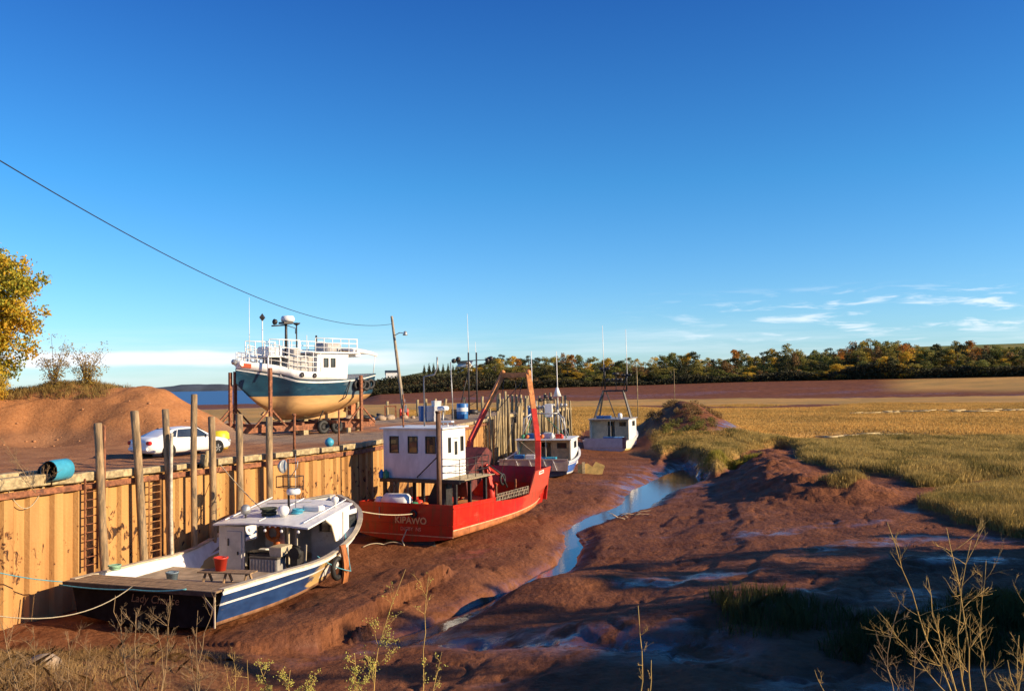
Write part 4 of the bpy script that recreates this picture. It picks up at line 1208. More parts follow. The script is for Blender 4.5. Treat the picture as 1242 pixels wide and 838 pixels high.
b.prism([(7.75, 2.80), (8.2, 2.55), (8.42, 2.1), (8.5, 1.8), (8.5, 2.98), (7.75, 2.88)], 'X', WX1 - .035, WX1 + .035)        # curved cut-away after edge
b.prism([(8.5, 2.98), (WY1 + .035, 2.98), (WY1 + .035, 3.2), (8.5, 2.99)], 'X', WX1 - .035, WX1 + .035)
b.build('starboard_wall', WM, b1)
b = MB(); wall_open(b, (WX0, WY1), (WX0, WY0), .62, 2.68, .07, [(.7, 1.6, 1.7, 2.35)]); b.prism([(6.35, 2.68), (9.7, 2.68), (9.7, 3.2)], 'X', WX0 - .034, WX0 + .034); b.build('port_wall', WG, b1)
b = MB(); wall_open(b, (WX1 - .04, WY1), (WX0 + .04, WY1), .9, 3.16, .07, [(.35, 1.15, 2.1, 2.75), (1.4, 2.4, 2.1, 2.75), (2.7, 3.8, 2.1, 2.75)]); b.build('front_wall', WG, b1)
for s0, s1 in ((.35, 1.15), (1.4, 2.4), (2.7, 3.8)): window(b1, (WX1 - .04, WY1), (WX0 + .04, WY1), s0, s1, 2.1, 2.75)
b = MB(); wall_open(b, (WX0 + .04, WY0), (-.45, WY0), .62, 2.66, .06); b.build('after_bulkhead', WG, b1)
dr_ = MB(); dr_.bbox((-.93, WY0 - .05, 1.58), (.74, .045, 1.75), .01); dr_ = dr_.build('door', mat('grey_door', (.44, .42, .39), .5, .12, 2), b1)
b = MB(); b.box((-.72, WY0 - .1, 1.55), (.04, .06, .14)); b.box((-1.2, WY0 - .09, 2.0), (.05, .05, .3)); b.build('door_handle', M['dark_steel'], dr_)
b = MB(); wall_open(b, (-.62, 8.1), (1.0, 8.1), .62, 2.85, .06, [(1.0, 1.5, .7, 2.4)]); b.build('inner_bulkhead', mat('dim_bulkhead', (.46, .41, .34), .6, .15, 2), b1)
b = MB(); wall_open(b, (1.1, 9.1), (2.7, 9.1), .62, 2.98, .06, [(.35, 1.2, 2.05, 2.65)]); b.build('cabin_bulkhead', WG, b1)
window(b1, (1.1, 9.1), (2.7, 9.1), .35, 1.2, 2.05, 2.65, M['grey_steel'])
b = MB(); b.beam((1.0, 7.4, .62), (1.0, 7.4, 2.75), .09, .09); b.build('post', M['cream'], b1)
window(b1, (WX1 + .01, 8.5), (WX1 + .01, WY1), 1.15, 1.85, 2.2, 2.78, M['dark_steel'])
b = MB()                                                           # sloping roof with a lip
for i in range(1):
    x0, x1 = WX0 - .18, WX1 + .16
    rings = []
    for k in range(7):
        y = WY0 - .22 + (WY1 + .30 - WY0) * k / 6; z = 2.68 + (3.22 - 2.68) * k / 6
        cam_ = lambda x: .10 * (1 - ((x - (x0 + x1) / 2) / ((x1 - x0) / 2)) ** 2)
        xs_ = [x0 + (x1 - x0) * j / 6 for j in range(7)]
        rings.append([(x, y, z + cam_(x) + .07) for x in xs_] + [(x, y, z + cam_(x)) for x in reversed(xs_)])
    b.loft(rings, True, 0, True, False)
b.build('roof', M['white'], b1)
b = MB()
for x in (WX0 + .2, .2, WX1 - .25): b.beam((x, WY0 + .1, 2.9), (x, WY1 + .2, 3.42), .035, .035)
b.build('roof_rail', M['white_clean'], b1)
b = MB(); rg = []
for k in range(9):
    x = .35 + 2.25 * k / 8; b.box((x, 6.2, 2.73), (.06, .06, .05))
b.build('roof_edge_fitting', M['white_clean'], b1)
# curved edge of the starboard cut-out
b = MB(); b.tube([(WX1, 7.75, 2.80), (WX1, 8.2, 2.55), (WX1, 8.42, 2.1), (WX1, 8.51, 1.8)], .045, 7); b.build('opening_trim', M['cream'], b1)
# mast and antennas
mst = MB(); mst.tube([(.65, 8.0, 2.95), (.62, 8.0, 5.35)], [.06, .035], 8); mst = mst.build('mast', M['dark_steel'], b1)
b = MB()
for z in (4.15, 4.62):
    b.tube([(.15, 7.8, z), (1.2, 7.8, z), (1.2, 8.3, z), (.15, 8.3, z)], .022, 5, closed=True)
for x, yv in ((.15, 7.8), (.5, 7.8), (.85, 7.8), (1.2, 7.8), (.15, 8.3), (1.2, 8.3)): b.tube([(x, yv, 4.15), (x, yv, 4.62)], .02, 5)
b.build('mast_cage', M['dark_steel'], mst)
b = MB(); b.tube([(-.4, 7.9, 3.42), (1.7, 8.1, 3.52)], .02, 5); b.tube([(.95, 8.05, 3.0), (.97, 8.05, 5.6)], .014, 5); b.tube([(.72, 8.05, 4.6), (1.05, 8.05, 5.0), (1.08, 8.05, 5.3)], .02, 5); b.build('antenna', M['grey_steel'], mst)
b = MB(); b.lathe([(.0, 0), (.27, .0), (.31, .1), (.28, .22), (.1, .28), (0, .28)], (.92, 7.95, 3.85), 16); b.build('radar_dome', M['white_clean'], mst)
b = MB(); b.lathe([(.02, -.2), (.1, -.15), (.26, .0), (.3, .1), (.27, .12), (0, .05)], (.35, 7.9, 5.05), 14, 0, 'X'); b.build('horn', M['grey_steel'], mst)
b = MB(); b.lathe([(0, 0), (.12, .02), (.24, .16), (.26, .3), (.2, .42), (.0, .48)], (.9, 7.2, 3.0), 16); b.build('satellite_dome', M['white_clean'], b1)
b = MB(); b.lathe([(.05, 0), (.06, .22), (.15, .3), (.17, .42), (.1, .5), (0, .52)], (2.35, 9.0, 3.15), 14); b.build('satellite_dome', M['white_clean'], b1)
roof_light(b1, (-.78, 6.9, 3.28), .23, M['grey_steel'], math.radians(35))
b = MB(); b.tube([(-.78, 6.9, 2.85), (-.78, 6.9, 3.1)], .04, 6); b.build('lamp_bracket', M['dark_steel'], b1)
b = MB(); b.bbox((1.7, 8.3, 3.22), (.9, .45, .28), .06); b.build('life_raft_case', M['white'], b1)
for x in (.0, .75, 1.55, 2.35): roof_light(b1, (x, 6.08, 2.58), .07, M['white_clean'], 0, 'deck_light')
# gear lying on the roof: coils of rope
def rope_coil(name, loc, R0, r, n, mt, label, cat='rope', group=None):
    b = MB()
    for k in range(n): b.torus((RND.uniform(-.05, .05), RND.uniform(-.05, .05), r + k * r * 1.5), R0 * RND.uniform(.7, 1.05), r, 'Z', 16, 5)
    o = b.build(name, mt); o.location = loc
    return tag(o, label, cat, group)
def on(boat, x, y, z):
    return boat.matrix_basis @ Vector((x, y, z))
def put(o, boat, x, y, z, rz=0.0):
    p = on(boat, x, y, z); o.location = p; o.rotation_euler = (0, 0, boat.rotation_euler.z + rz); return o
rope_coil('rope_coil', on(b1, .1, 7.3, 3.0), .34, .035, 6, mat('dark_green_rope', (.05, .06, .035), .9), 'dark rope coil heaped on the front boat wheelhouse roof')
rope_coil('rope_coil', on(b1, 1.25, 7.75, 3.03), .24, .03, 5, M['teal_plastic'], 'turquoise rope coil on the front boat wheelhouse roof')
# life ring, tyre fender and gear in the shelter
b = MB(); b.torus((0, 0, 0), .30, .085, 'Y', 24, 8); lr = tag(b.build('life_ring', M['orange_plastic']), 'orange life ring hung inside the front boat shelter', 'life ring'); put(lr, b1, -.15, 7.95, 2.15)
b = MB(); rg = []
for i in range(6):
    k = i / 5; rg.append([(math.cos(a) * (.16 + .05 * math.sin(4 * k + a)), math.sin(a) * (.1 + .03 * math.cos(3 * k)), k * .7) for a in [j * .785 for j in range(8)]])
b.loft(rg); o = tag(b.build('oilskin_jacket', M['orange_plastic']), 'orange oilskin jacket hanging below the life ring', 'jacket'); put(o, b1, .1, 7.85, 1.3)
b = MB(); b.bbox((0, 0, .45), (.42, .5, .9), .03); o = tag(b.build('white_cabinet', M['white']), 'white cabinet behind the work bench in the front boat shelter', 'cabinet'); put(o, b1, -.4, 7.75, .62)
bk = thing('bait_bin', 'grey slatted bin with a lid standing in the front boat shelter', 'bin'); put(bk, b1, .55, 6.55, .64)
b = MB(); b.box((0, 0, .36), (1.35, .6, .72)); b.build('body', M['grey_paint'], bk)
for i in range(9):
    b = MB(); b.box((-.6 + i * .15, -.315, .36), (.07, .04, .68)); b.build('slat', M['grey_steel'], bk)
b = MB(); b.bbox((0, 0, .77), (1.42, .66, .09), .02); b.build('lid', mat('dark_lid', (.10, .085, .07), .6, .2), bk)
o = tote((0, 0, 0), 0, (.6, .8, .36), M['cream'], 'open beige tote set on the slatted grey bin', None); put(o, b1, 1.05, 6.75, 1.47)
wb = thing('work_bench', 'dark steel work bench in the front boat shelter', 'work bench'); put(wb, b1, -.1, 7.2, .64)
b = MB(); b.box((0, 0, .82), (1.3, .6, .06)); b.box((0, .25, .45), (1.2, .05, .7)); b.build('table_top', M['dark_steel'], wb)
for sx in (-.58, .58):
    b = MB(); b.beam((sx, -.25, 0), (sx, -.25, .79), .06, .06); b.build('leg', M['dark_steel'], wb)
hl = thing('pot_hauler', 'black hydraulic pot hauler beside the starboard rail of the front boat', 'winch'); put(hl, b1, 1.75, 6.9, .64)
b = MB(); b.bbox((0, 0, .5), (.4, .45, 1.0), .04); b.build('stand', M['dark_steel'], hl)
b = MB(); b.lathe([(.26, -.1), (.18, 0), (.26, .1)], (.1, -.3, .95), 16, 0, 'Y'); b.tube([(-.2, 0, 1.0), (-.1, -.1, 1.25), (.25, -.15, 1.2)], .04, 6); b.build('drum', M['black'], hl)
b = MB(); b.beam((0, 0, 0), (0, .1, 1.2), .08, .05); o = tag(b.build('wooden_stick', M['cream']), 'pale wooden gaff leaning beside the black pot hauler', 'gaff'); put(o, b1, 2.0, 7.1, .66)
# rust-orange plank fender on the starboard rail
b = MB(); rg = []
for k in range(11):
    a = k / 10; zz = 1.98 - 1.55 * a; x = .10 + .16 * math.sin(a * 2.6)
    rg.append([(x - .05, -.2, zz), (x + .05, -.2, zz), (x + .05, .2, zz), (x - .05, .2, zz)])
b.loft(rg, True, 0, True, False)
o = tag(b.build('plank_fender', mat('rust_orange_plank', (.36, .12, .03), .75, .3, 3, stain=(.12, .05, .02), stretch=(2, 2, .5))), 'curved rust-orange plank fender hung over the front boat rail', 'fender'); put(o, b1, 3.46, 7.5, -.12)
b = MB(); b.torus((0, 0, 0), .36, .11, 'X', 20, 8, sq=1.1); o = tag(b.build('tyre_fender', M['black']), 'black tyre fender half hidden behind the orange plank', 'tyre'); put(o, b1, 3.5, 7.2, .95)
# bench and buckets on the stern
bn = thing('picnic_bench', 'low wooden picnic bench standing on the stern deck', 'bench'); put(bn, b1, 1.3, 2.9, 1.14, .12)
for k in (-.15, .15):
    b = MB(); b.box((0, k, .43), (2.2, .27, .05)); b.build('plank', M['plank'], bn)
for sx in (-.85, 0, .85):
    for sy in (-1, 1):
        b = MB(); b.beam((sx, sy * .34, 0), (sx, sy * .08, .41), .06, .09); b.build('leg', M['plank'], bn)
def bucket(mt, label, s=1.0):
    o = thing('bucket', label, 'bucket')
    b = MB(); b.lathe([(.0, .0), (.15 * s, .0), (.205 * s, .36 * s), (.225 * s, .36 * s), (.225 * s, .40 * s), (.19 * s, .40 * s), (.14 * s, .05 * s), (0, .05 * s)], n=18); b.build('pail', mt, o)
    b = MB(); b.tube([(.21 * s * math.cos(a), 0.02 * s, .38 * s + .06 * s * math.sin(a)) for a in [i * math.pi / 10 for i in range(11)]], .012, 5); b.build('handle', M['grey_steel'], o)
    return o
put(bucket(M['red_plastic'], 'bright red bucket standing on the picnic bench', 1.25), b1, 1.0, 2.9, 1.60)
put(bucket(mat('blue_grey_plastic', (.16, .22, .27), .5), 'blue-grey bucket standing on the stern deck left of the picnic bench', 1.1), b1, -.75, 2.3, 1.14)
rope_coil('rope_coil', on(b1, -2.6, 1.4, 1.74), .22, .03, 4, mat('pale_green_rope', (.25, .42, .28), .9), 'small pale green rope coil on the port corner of the stern platform')
def rope(name, pts, r, mt, label, sag=0.0):
    pts = [Vector(p) for p in pts]; out = []
    for i in range(len(pts) - 1):
        for k in range(14):
            s = k / 14; p = pts[i].lerp(pts[i + 1], s); p.z -= sag * 4 * s * (1 - s); out.append(p)
    out.append(pts[-1]); b = MB(); b.tube([p - out[0] for p in out], r, 5); o = b.build(name, mt); o.location = out[0]
    return tag(o, label, 'rope')
rope('mooring_line', [on(b1, -3.35, -.50, 1.56), on(b1, 0, -.52, 1.58), on(b1, 2.2, -.5, 1.72)], .025, M['rope_blue'], 'light blue rope strung along the black stern edge', .06)
q1 = wall_px(-20, .3, -2.6)[0]
rope('mooring_line', [on(b1, -3.32, -.1, 1.56), (q1.x, q1.y, -2.75)], .02, M['rope_blue'], 'thin pale rope from the port stern corner to the wall at the picture side', .08)
rope('mooring_line', [on(b1, -.15, -.42, 1.66), P(-30, 742, 18.5)], .015, M['rope'], 'long pale mooring line running down from the stern to the near bank', .5)
q2 = wall_px(263, -.1, .1)[0]
rope('mooring_line', [(q2.x, q2.y, .05), on(b1, .2, 7.2, 3.0)], .022, M['rope'], 'pale line from the wharf edge down to the front boat roof', .12)
rope('mooring_line', [on(b1, 3.1, 6.3, 1.6), on(b1, 3.95, 7.5, .8), on(b1, 2.9, 8.9, 2.1)], .022, M['rope_blue'], 'turquoise rope looped round the orange plank fender', .1)
q3 = wall_px(8, .1, 0)[0]; q4 = wall_px(56, .1, 0)[0]
rope('slack_rope', [(q3.x, q3.y, .0), (q4.x, q4.y, .1)], .018, M['rope'], 'slack rope loop hanging on the wall under the edge timber', .95)

# ============================================================== red work boat
B2C = Vector((-5.82, 47.2)); B2H = Vector((.43, .903))
b2 = thing('red_workboat', 'rusty red steel work boat with white wheelhouse and tall gantry', 'work boat')
place(b2, B2C.x, B2C.y, -5.05, B2H)
redp = hull_mat('red_hull_paint', (.50, .016, .008), (.60, .026, .011), (.30, .07, .025), 8.5, 13.5, .5, streak=.55)
redd = hull_mat('shaded_red_paint', (.40, .016, .010), (.48, .024, .012), (.20, .05, .02), 50, 60, .5, streak=.7)  # hull red darkened for the shaded stern; rust streaks are its own
orng = mat('orange_rusty_bottom', (.50, .17, .055), .7, .3, 2, stain=(.22, .08, .035), stain_lo=.5, stain_hi=.7)
H2 = Hull([(0, 2.92, 1.98, 2.88, .52, .18), (2, 2.92, 1.9, 2.88, .50, .05), (4.8, 2.92, 1.80, 2.88, .48, .05), (8, 2.92, 1.62, 2.86, .55, .1), (10.5, 2.92, 1.75, 2.80, .75, .3), (12.4, 2.86, 2.05, 2.4, 1.1, .9)], 30, 1.0)
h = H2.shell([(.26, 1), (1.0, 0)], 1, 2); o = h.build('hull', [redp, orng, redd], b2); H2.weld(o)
b = MB(); y0, y1 = .0, 12.4; n = 20
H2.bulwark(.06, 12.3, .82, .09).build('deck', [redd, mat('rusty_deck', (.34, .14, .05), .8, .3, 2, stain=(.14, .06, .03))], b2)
# plating seams: thin welded belts
H2.strip(.0, 12.4, .48, .018, .05).build('side_belt', redp, b2)
H2.strip(.0, 12.3, .26, .03, .05).build('bilge_belt', mat('pale_belt', (.62, .40, .22), .7, .2), b2)
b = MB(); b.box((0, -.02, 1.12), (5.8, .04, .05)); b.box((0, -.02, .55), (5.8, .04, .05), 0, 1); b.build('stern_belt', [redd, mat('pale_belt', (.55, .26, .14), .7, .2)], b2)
# sunken middle of the side rail, wire mesh panels on it
b = MB(); rg = []
H2.rail_cap(0, 4.9, .09, .05).build('gunwale', redp, b2)
b = MB()
for s in (1, -1):
    b.prism([(.0, 1.9), (4.85, 1.80), (5.0, 2.02), (.0, 2.2)], 'X', s * 2.90 - .02, s * 2.90 + .02)
b.prism([(-2.9, 1.96), (2.9, 1.96), (2.9, 2.2), (-2.9, 2.2)], 'Y', .01, .05)
b.build('bulwark_plate', redp, b2)
b = MB()
for k in range(19):
    y = 5.1 + k * .24; b.beam((2.86, y, 1.7), (2.86, y + .1, 2.12), .03, .03)
for z in (1.8, 2.0, 2.15): b.beam((2.86, 5.1, z), (2.86, 9.5, z), .025, .025)
for k in range(12): b.beam((2.83, 5.1 + k * .37, 1.75), (2.83, 5.4 + k * .37, 2.12), .05, .05)
b.build('mesh_panel', mat('dirty_mesh', (.28, .22, .15), .8, .3, 5), b2)
# raised bow cheeks and bow ramp
for s in (1, -1):
    b = MB(); b.prism([(9.5, 1.66), (11.2, 1.70), (12.35, 1.95), (12.95, 3.05), (10.5, 2.95)], 'X', s * 2.86 - .04, s * 2.86 + .05); b.build('bow_cheek', redp, b2)
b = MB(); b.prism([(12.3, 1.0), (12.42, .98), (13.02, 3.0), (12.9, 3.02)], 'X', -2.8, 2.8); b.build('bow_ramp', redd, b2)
pl_ = mat('name_plate_white', (.75, .72, .66), .5)
b = MB(); b.prism([(11.0, 2.68), (11.75, 2.74), (11.78, 2.94), (11.03, 2.88)], 'X', 2.912, 2.922); pb = b.build('name_board', pl_, b2)
text_mesh('board_lettering', 'KIPAWO', .15, redp, b2, (2.93, 11.39, 2.81), (0, 1, .05), (0, 0, 1), 0, .003)
gold = mat('gold_letters', (.62, .35, .16), .6, .12, 6)
text_mesh('name_lettering', 'KIPAWO', .50, gold, b2, (.35, -.016, 1.30), (1, 0, 0), (0, 0, 1), 0, .006, 'CENTER', .012)
text_mesh('port_lettering', 'DIGBY  NS', .27, mat('pale_red_letters', (.66, .27, .17), .6), b2, (.35, -.016, .86), (1, 0, 0), (0, 0, 1))
b = MB(); b.torus((.55, -.05, 1.66), .17, .06, 'Y', 16, 7); b.build('fairlead', M['black'], b2)
b = MB(); b.lathe([(.0, 0), (1.5, 0), (1.5, .2), (0, .2)], (.2, .08, .05), 20, 0, 'Y'); b.build('stern_tunnel', M['black'], b2)
# wheelhouse on its raised frame
X0, X1, Y0, Y1, Z0, Z1 = -2.62, 1.2, 2.0, 4.55, 3.28, 5.98
wh = mat('shaded_white_paint', (.62, .59, .60), .5, .1, 1.5, stain=(.40, .33, .30), stain_lo=.62, stain_hi=.8, stretch=(1.5, 1.5, .5))  # white greyed to lilac, painting in shade on walls away from the sun
wzs = [(.42, 1.02, 4.66, 5.60), (1.62, 2.25, 4.66, 5.60), (2.75, 3.40, 4.66, 5.60)]
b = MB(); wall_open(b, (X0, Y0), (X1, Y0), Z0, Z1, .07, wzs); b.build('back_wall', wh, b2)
for q in wzs: window(b2, (X0, Y0), (X1, Y0), *q, fm=M['black'], out=.02, fw=.05)
b = MB(); wall_open(b, (X1 - .035, Y0 + .035), (X1 - .035, Y1 - .035), Z0, Z1, .07, [(.55, .85, 4.66, 5.5), (1.15, 1.75, 3.35, 5.45), (1.95, 2.3, 4.66, 5.5)]); b.build('side_wall', M['white_clean'], b2)
for q in ((.55, .85, 4.66, 5.5), (1.95, 2.3, 4.66, 5.5)): window(b2, (X1 - .035, Y0 + .035), (X1 - .035, Y1 - .035), *q, fm=M['black'], out=.02, fw=.04)
dr_ = MB(); wall_open(dr_, (X1 - .03, Y0 + 1.2), (X1 - .03, Y0 + 1.78), 3.35, 5.42, .05, [(.12, .46, 4.5, 5.25)]); dr_ = dr_.build('door', M['white'], b2)
b = MB(); b.box((X1 - .02, Y0 + 1.49, 4.87), (.02, .34, .75)); b.build('pane', M['glass'], dr_)
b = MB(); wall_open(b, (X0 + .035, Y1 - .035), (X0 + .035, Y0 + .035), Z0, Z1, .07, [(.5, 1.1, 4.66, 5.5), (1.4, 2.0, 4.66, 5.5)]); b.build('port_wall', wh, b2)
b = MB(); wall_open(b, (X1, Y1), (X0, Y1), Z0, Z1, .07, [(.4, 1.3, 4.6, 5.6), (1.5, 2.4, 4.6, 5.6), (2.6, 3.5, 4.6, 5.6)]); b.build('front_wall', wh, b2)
for q in ((.4, 1.3, 4.6, 5.6), (1.5, 2.4, 4.6, 5.6), (2.6, 3.5, 4.6, 5.6)): window(b2, (X1, Y1), (X0, Y1), *q, fm=M['black'], out=.02)
b = MB(); b.bbox(((X0 + X1) / 2, (Y0 + Y1) / 2, Z1 + .05), (X1 - X0 + .3, Y1 - Y0 + .45, .10), .03); b.build('roof', M['white'], b2)
plat = MB(); plat.box((-.15, 3.5, Z0 - .07), (5.1, 3.6, .12)); plat.box((-.15, 1.72, Z0 - .12), (5.1, .1, .16)); plat = plat.build('platform', M['dark_steel'], b2)
b = MB(); b.box((1.95, 3.5, Z0 + .005), (1.5, 3.55, .03)); b.build('walkway', mat('worn_plywood', (.46, .36, .20), .75, .2, 3), b2)
b = MB()
for x, y in ((2.35, 1.8), (2.35, 2.7), (2.35, 3.6), (2.35, 4.4), (2.35, 5.2), (1.6, 5.2)): b.tube([(x, y, Z0), (x, y, Z0 + 1.1)], .022, 5)
for z in (.38, .74, 1.1): b.tube([(1.25, 1.8, Z0 + z), (2.35, 1.8, Z0 + z), (2.35, 5.2, Z0 + z), (1.6, 5.2, Z0 + z)], .02, 5)
b.build('platform_railing', M['dark_steel'], b2)
for x, y in ((-2.5, 1.9), (1.95, 2.0), (-2.5, 5.0), (2.2, 5.0), (-1.9, 5.0), (1.2, 5.0)):
    b = MB(); b.beam((x, y, .8), (x, y, Z0 - .12), .18, .16); b.build('support_post', M['dark_steel'], b2)
b = MB(); b.prism([(1.9, .85), (3.1, .85), (3.1, Z0 - .12), (2.6, Z0 - .12)], 'X', .9, 1.15); b.build('support_bracket', M['dark_steel'], b2)
b = MB(); b.prism([(-.6, .85), (1.2, .85), (1.2, 3.15), (.55, 3.15)], 'Y', 2.3, 2.5); b.build('engine_casing', M['black'], b2)
b = MB(); b.tube([(1.38, 1.25, .85), (1.38, 1.25, 6.9)], .13, 10); b.tube([(1.38, 1.25, 6.9), (1.38, 1.25, 7.02)], .16, 10); b.build('stern_post', mat('brown_post', (.15, .075, .04), .8, .3, 5, stretch=(3, 3, .5)), b2)
b = MB(); b.tube([(-.4, 1.9, 3.35), (1.33, 1.28, 4.6)], .035, 5); b.build('stay', M['black'], b2)
# roof masts
for pts, r in (([(-.9, 3.6, 6.0), (-.9, 3.6, 8.9), (-.2, 3.6, 9.0), (.0, 3.6, 9.4), (.0, 3.6, 10.0)], .05), ([(.9, 3.8, 6.0), (.75, 3.8, 9.7)], .03), ([(.1, 4.0, 6.0), (.1, 4.0, 6.9)], .05)):
    b = MB(); b.tube(pts, r, 6); b.build('roof_mast', M['grey_steel'], b2)
b = MB(); b.lathe([(0, 0), (.3, 0), (.36, .12), (.3, .24), (0, .26)], (.1, 4.0, 6.95), 16); b.build('radar_dome', M['white_clean'], b2)
b = MB(); b.bbox((.85, 3.2, 6.35), (.7, .3, .1), .03); b.tube([(.85, 3.2, 6.0), (.85, 3.2, 6.3)], .05, 6); b.build('radar_scanner', M['white_clean'], b2)
b = MB(); b.tube([(-1.55, 2.4, 6.0), (-1.6, 2.4, 6.8), (-1.5, 2.4, 7.4), (-1.58, 2.4, 7.9)], .05, 6); b.lathe([(.08, 6.75), (.11, 6.85), (.08, 6.95)], (-1.58, 2.4, 0), 8); b.build('exhaust_pipe', M['rust'], b2)
# gantry
orr = mat('gantry_weathered_orange', (.70, .27, .08), .7, .3, 2, stain=(.24, .08, .03)); redg = mat('gantry_red', (.62, .03, .012), .55, .2, 2, stain=(.3, .07, .03), stain_lo=.6, stain_hi=.8)
for s in (-1, 1):
    b = MB(); b.beam((s * 2.6, 11.5, 1.2), (s * 2.45, 12.0, 4.7), .34, .30); b.beam((s * 2.45, 12.0, 4.7), (s * 1.78, 12.9, 6.7), .33, .29); b.build('gantry_leg', redg, b2)
    b = MB(); b.beam((s * 1.78, 12.9, 6.7), (s * .95, 14.0, 9.05), .32, .28); b.build('gantry_upper_leg', orr, b2)
b = MB(); b.beam((-1.08, 14.0, 9.0), (1.08, 14.0, 9.0), .38, .34); b.lathe([(.16, 9.1), (.18, 9.25), (.05, 9.35)], (.95, 14.0, 0), 8); b.lathe([(.16, 9.1), (.18, 9.25), (.05, 9.35)], (-.95, 14.0, 0), 8); b.build('gantry_top_bar', orr, b2)
b = MB()
for p0, p1 in (((.85, 14, 8.9), (-.9, 12.6, 6.5)), ((-.85, 14, 8.9), (.3, 10.0, 3.4)), ((.6, 14, 8.9), (.8, 9.8, 2.6)), ((0, 14, 8.9), (0, 14, 7.3))): b.tube([p0, p1], .022, 5)
b.build('rigging_wire', M['dark_steel'], b2)
# dark hopper and deck crane
hp = MB(); rg = []
hp.prism([(6.6, 1.7), (9.4, 3.0), (9.9, 4.1), (9.2, 4.5), (6.4, 2.9)], 'X', -1.7, .2); hp.build('hopper', mat('dark_red_hopper', (.13, .025, .02), .7, .3, 3, stain=(.03, .015, .012)), b2)
hp = MB(); hp.lathe([(.62, -.1), (.64, .1), (.58, .1), (.55, -.05)], (-.75, 9.55, 3.85), 16, 0, 'Y'); hp.build('hopper_mouth', M['black'], b2)
cr = MB(); cr.lathe([(.28, .82), (.26, 2.0), (.2, 2.1)], (.95, 8.2, 0), 12); cr = cr.build('deck_crane', redg, b2)
b = MB(); b.beam((.95, 8.2, 2.1), (.6, 8.3, 3.5), .3, .28); b.beam((.6, 8.3, 3.5), (1.35, 9.0, 2.7), .22, .2); b.beam((.98, 8.2, 1.6), (1.4, 8.1, 2.4), .14, .14); b.build('crane_arm', redg, cr)
b = MB(); b.tube([(.75, 8.0, 2.2), (.5, 7.9, 3.2), (.9, 8.1, 3.5), (1.5, 8.6, 2.9), (1.7, 8.9, 2.1)], .06, 6); b.torus((1.5, 8.7, 2.6), .3, .08, 'X', 14, 6); b.build('hydraulic_hose', M['black'], cr)
b = MB()
for y in (7.2, 9.9): b.beam((1.8, y, .82), (1.8, y, 2.5), .1, .1)
b.beam((1.8, 7.2, 1.7), (1.8, 9.9, 1.7), .08, .08); b.build('deck_frame', M['rust'], b2)
# things standing on the red boat
tk = thing('water_tank', 'white horizontal tank lying on the red boat deck by the stern rail', 'tank'); put(tk, b2, -1.25, 1.15, 1.55)
b = MB(); b.lathe([(.0, -.85), (.3, -.83), (.44, -.66), (.45, .66), (.3, .83), (0, .85)], (0, 0, .55), 20, 0, 'X'); b.build('vessel', M['white'], tk)
b = MB(); b.box((-.5, 0, .05), (.12, .7, .25)); b.box((.5, 0, .05), (.12, .7, .25)); b.build('saddle', M['dark_steel'], tk)
b = MB(); b.box((0, 0, -.35), (2.2, 1.2, .7)); o = tag(b.build('deck_box', M['dark_steel']), 'dark steel deck box under the white tank', 'box'); put(o, b2, -1.25, 1.15, 1.52)
b = MB(); b.lathe([(0, -.3), (.2, -.25), (.31, 0), (.2, .25), (0, .3)], (0, 0, .3), 16); o = tag(b.build('buoy', M['white']), 'round white buoy left of the tank on the red boat', 'buoy'); put(o, b2, -2.4, 1.2, 1.75)
for x, y, mt, nm, lb in ((.15, .7, 'green_plastic', 'float', 'small green float beside the white tank'), (.75, .75, 'orange_plastic', 'float', 'orange float at the stern rail under the wheelhouse'), (-.1, 1.6, 'red_plastic', 'float', 'red float among gear behind the white tank')):
    b = MB(); b.lathe([(0, 0), (.2, .05), (.27, .25), (.2, .45), (0, .5)], n=14); o = tag(b.build(nm, M[mt]), lb, 'float'); put(o, b2, x, y, 1.7)
b = MB()
for k in range(26):
    p0 = Vector((RND.uniform(-1.5, 1.5), RND.uniform(-.7, .7), RND.uniform(0, 1.3))); p1 = p0 + Vector((RND.uniform(-.7, .7), RND.uniform(-.4, .4), RND.uniform(-.5, .5))); p1.z = max(p1.z, .03)
    b.tube([p0, (p0 + p1) / 2 + Vector((0, 0, .1)), p1], .025, 4)
o = tag(b.build('fishing_net', mat('tangled_net', (.25, .17, .09), .9, .3, 6)), 'heap of tangled brown net under the red boat wheelhouse', 'net'); put(o, b2, .2, 3.2, .85)
b = MB(); b.bbox((0, 0, .35), (2.6, 1.6, .7), .05); o = tag(b.build('hatch_cover', mat('orange_hatch', (.55, .20, .05), .7, .2, 2)), 'orange hatch cover on the red boat deck under the walkway', 'hatch cover'); put(o, b2, 1.0, 6.1, .84)
b = MB(); b.lathe([(r * .9, h_ * 1.0) for r, h_ in barrel_prof(.3, .9)], n=16); o = tag(b.build('barrel', M['dark_steel']), 'dark barrel standing by the red boat after rail', 'barrel'); put(o, b2, 2.2, 1.6, .84)
rope('mooring_line', [on(b2, .55, -.1, 1.68), on(b1, 2.3, 11.1, 2.75)], .03, M['rope'], 'pale mooring line from the red stern to the front boat bow', .12)
rope('hanging_rope', [on(b2, .15, -.06, .85), on(b2, .0, -.3, .3), on(b2, .25, -.5, .06)], .035, M['rope'], 'short pale rope hanging down below the red stern lettering', .0)
rope('hanging_rope', [on(b2, .05, -.35, .1), on(b2, -.9, -.7, .1), on(b2, -1.6, -1.6, .06)], .025, M['rope'], 'loose pale rope lying on the mud behind the red stern', -.12)
rope('hanging_rope', [on(b2, -1.6, -.03, 1.95), on(b2, -1.6, -.05, 1.35)], .02, M['rope'], 'short rope end hanging over the red stern rail', .0)
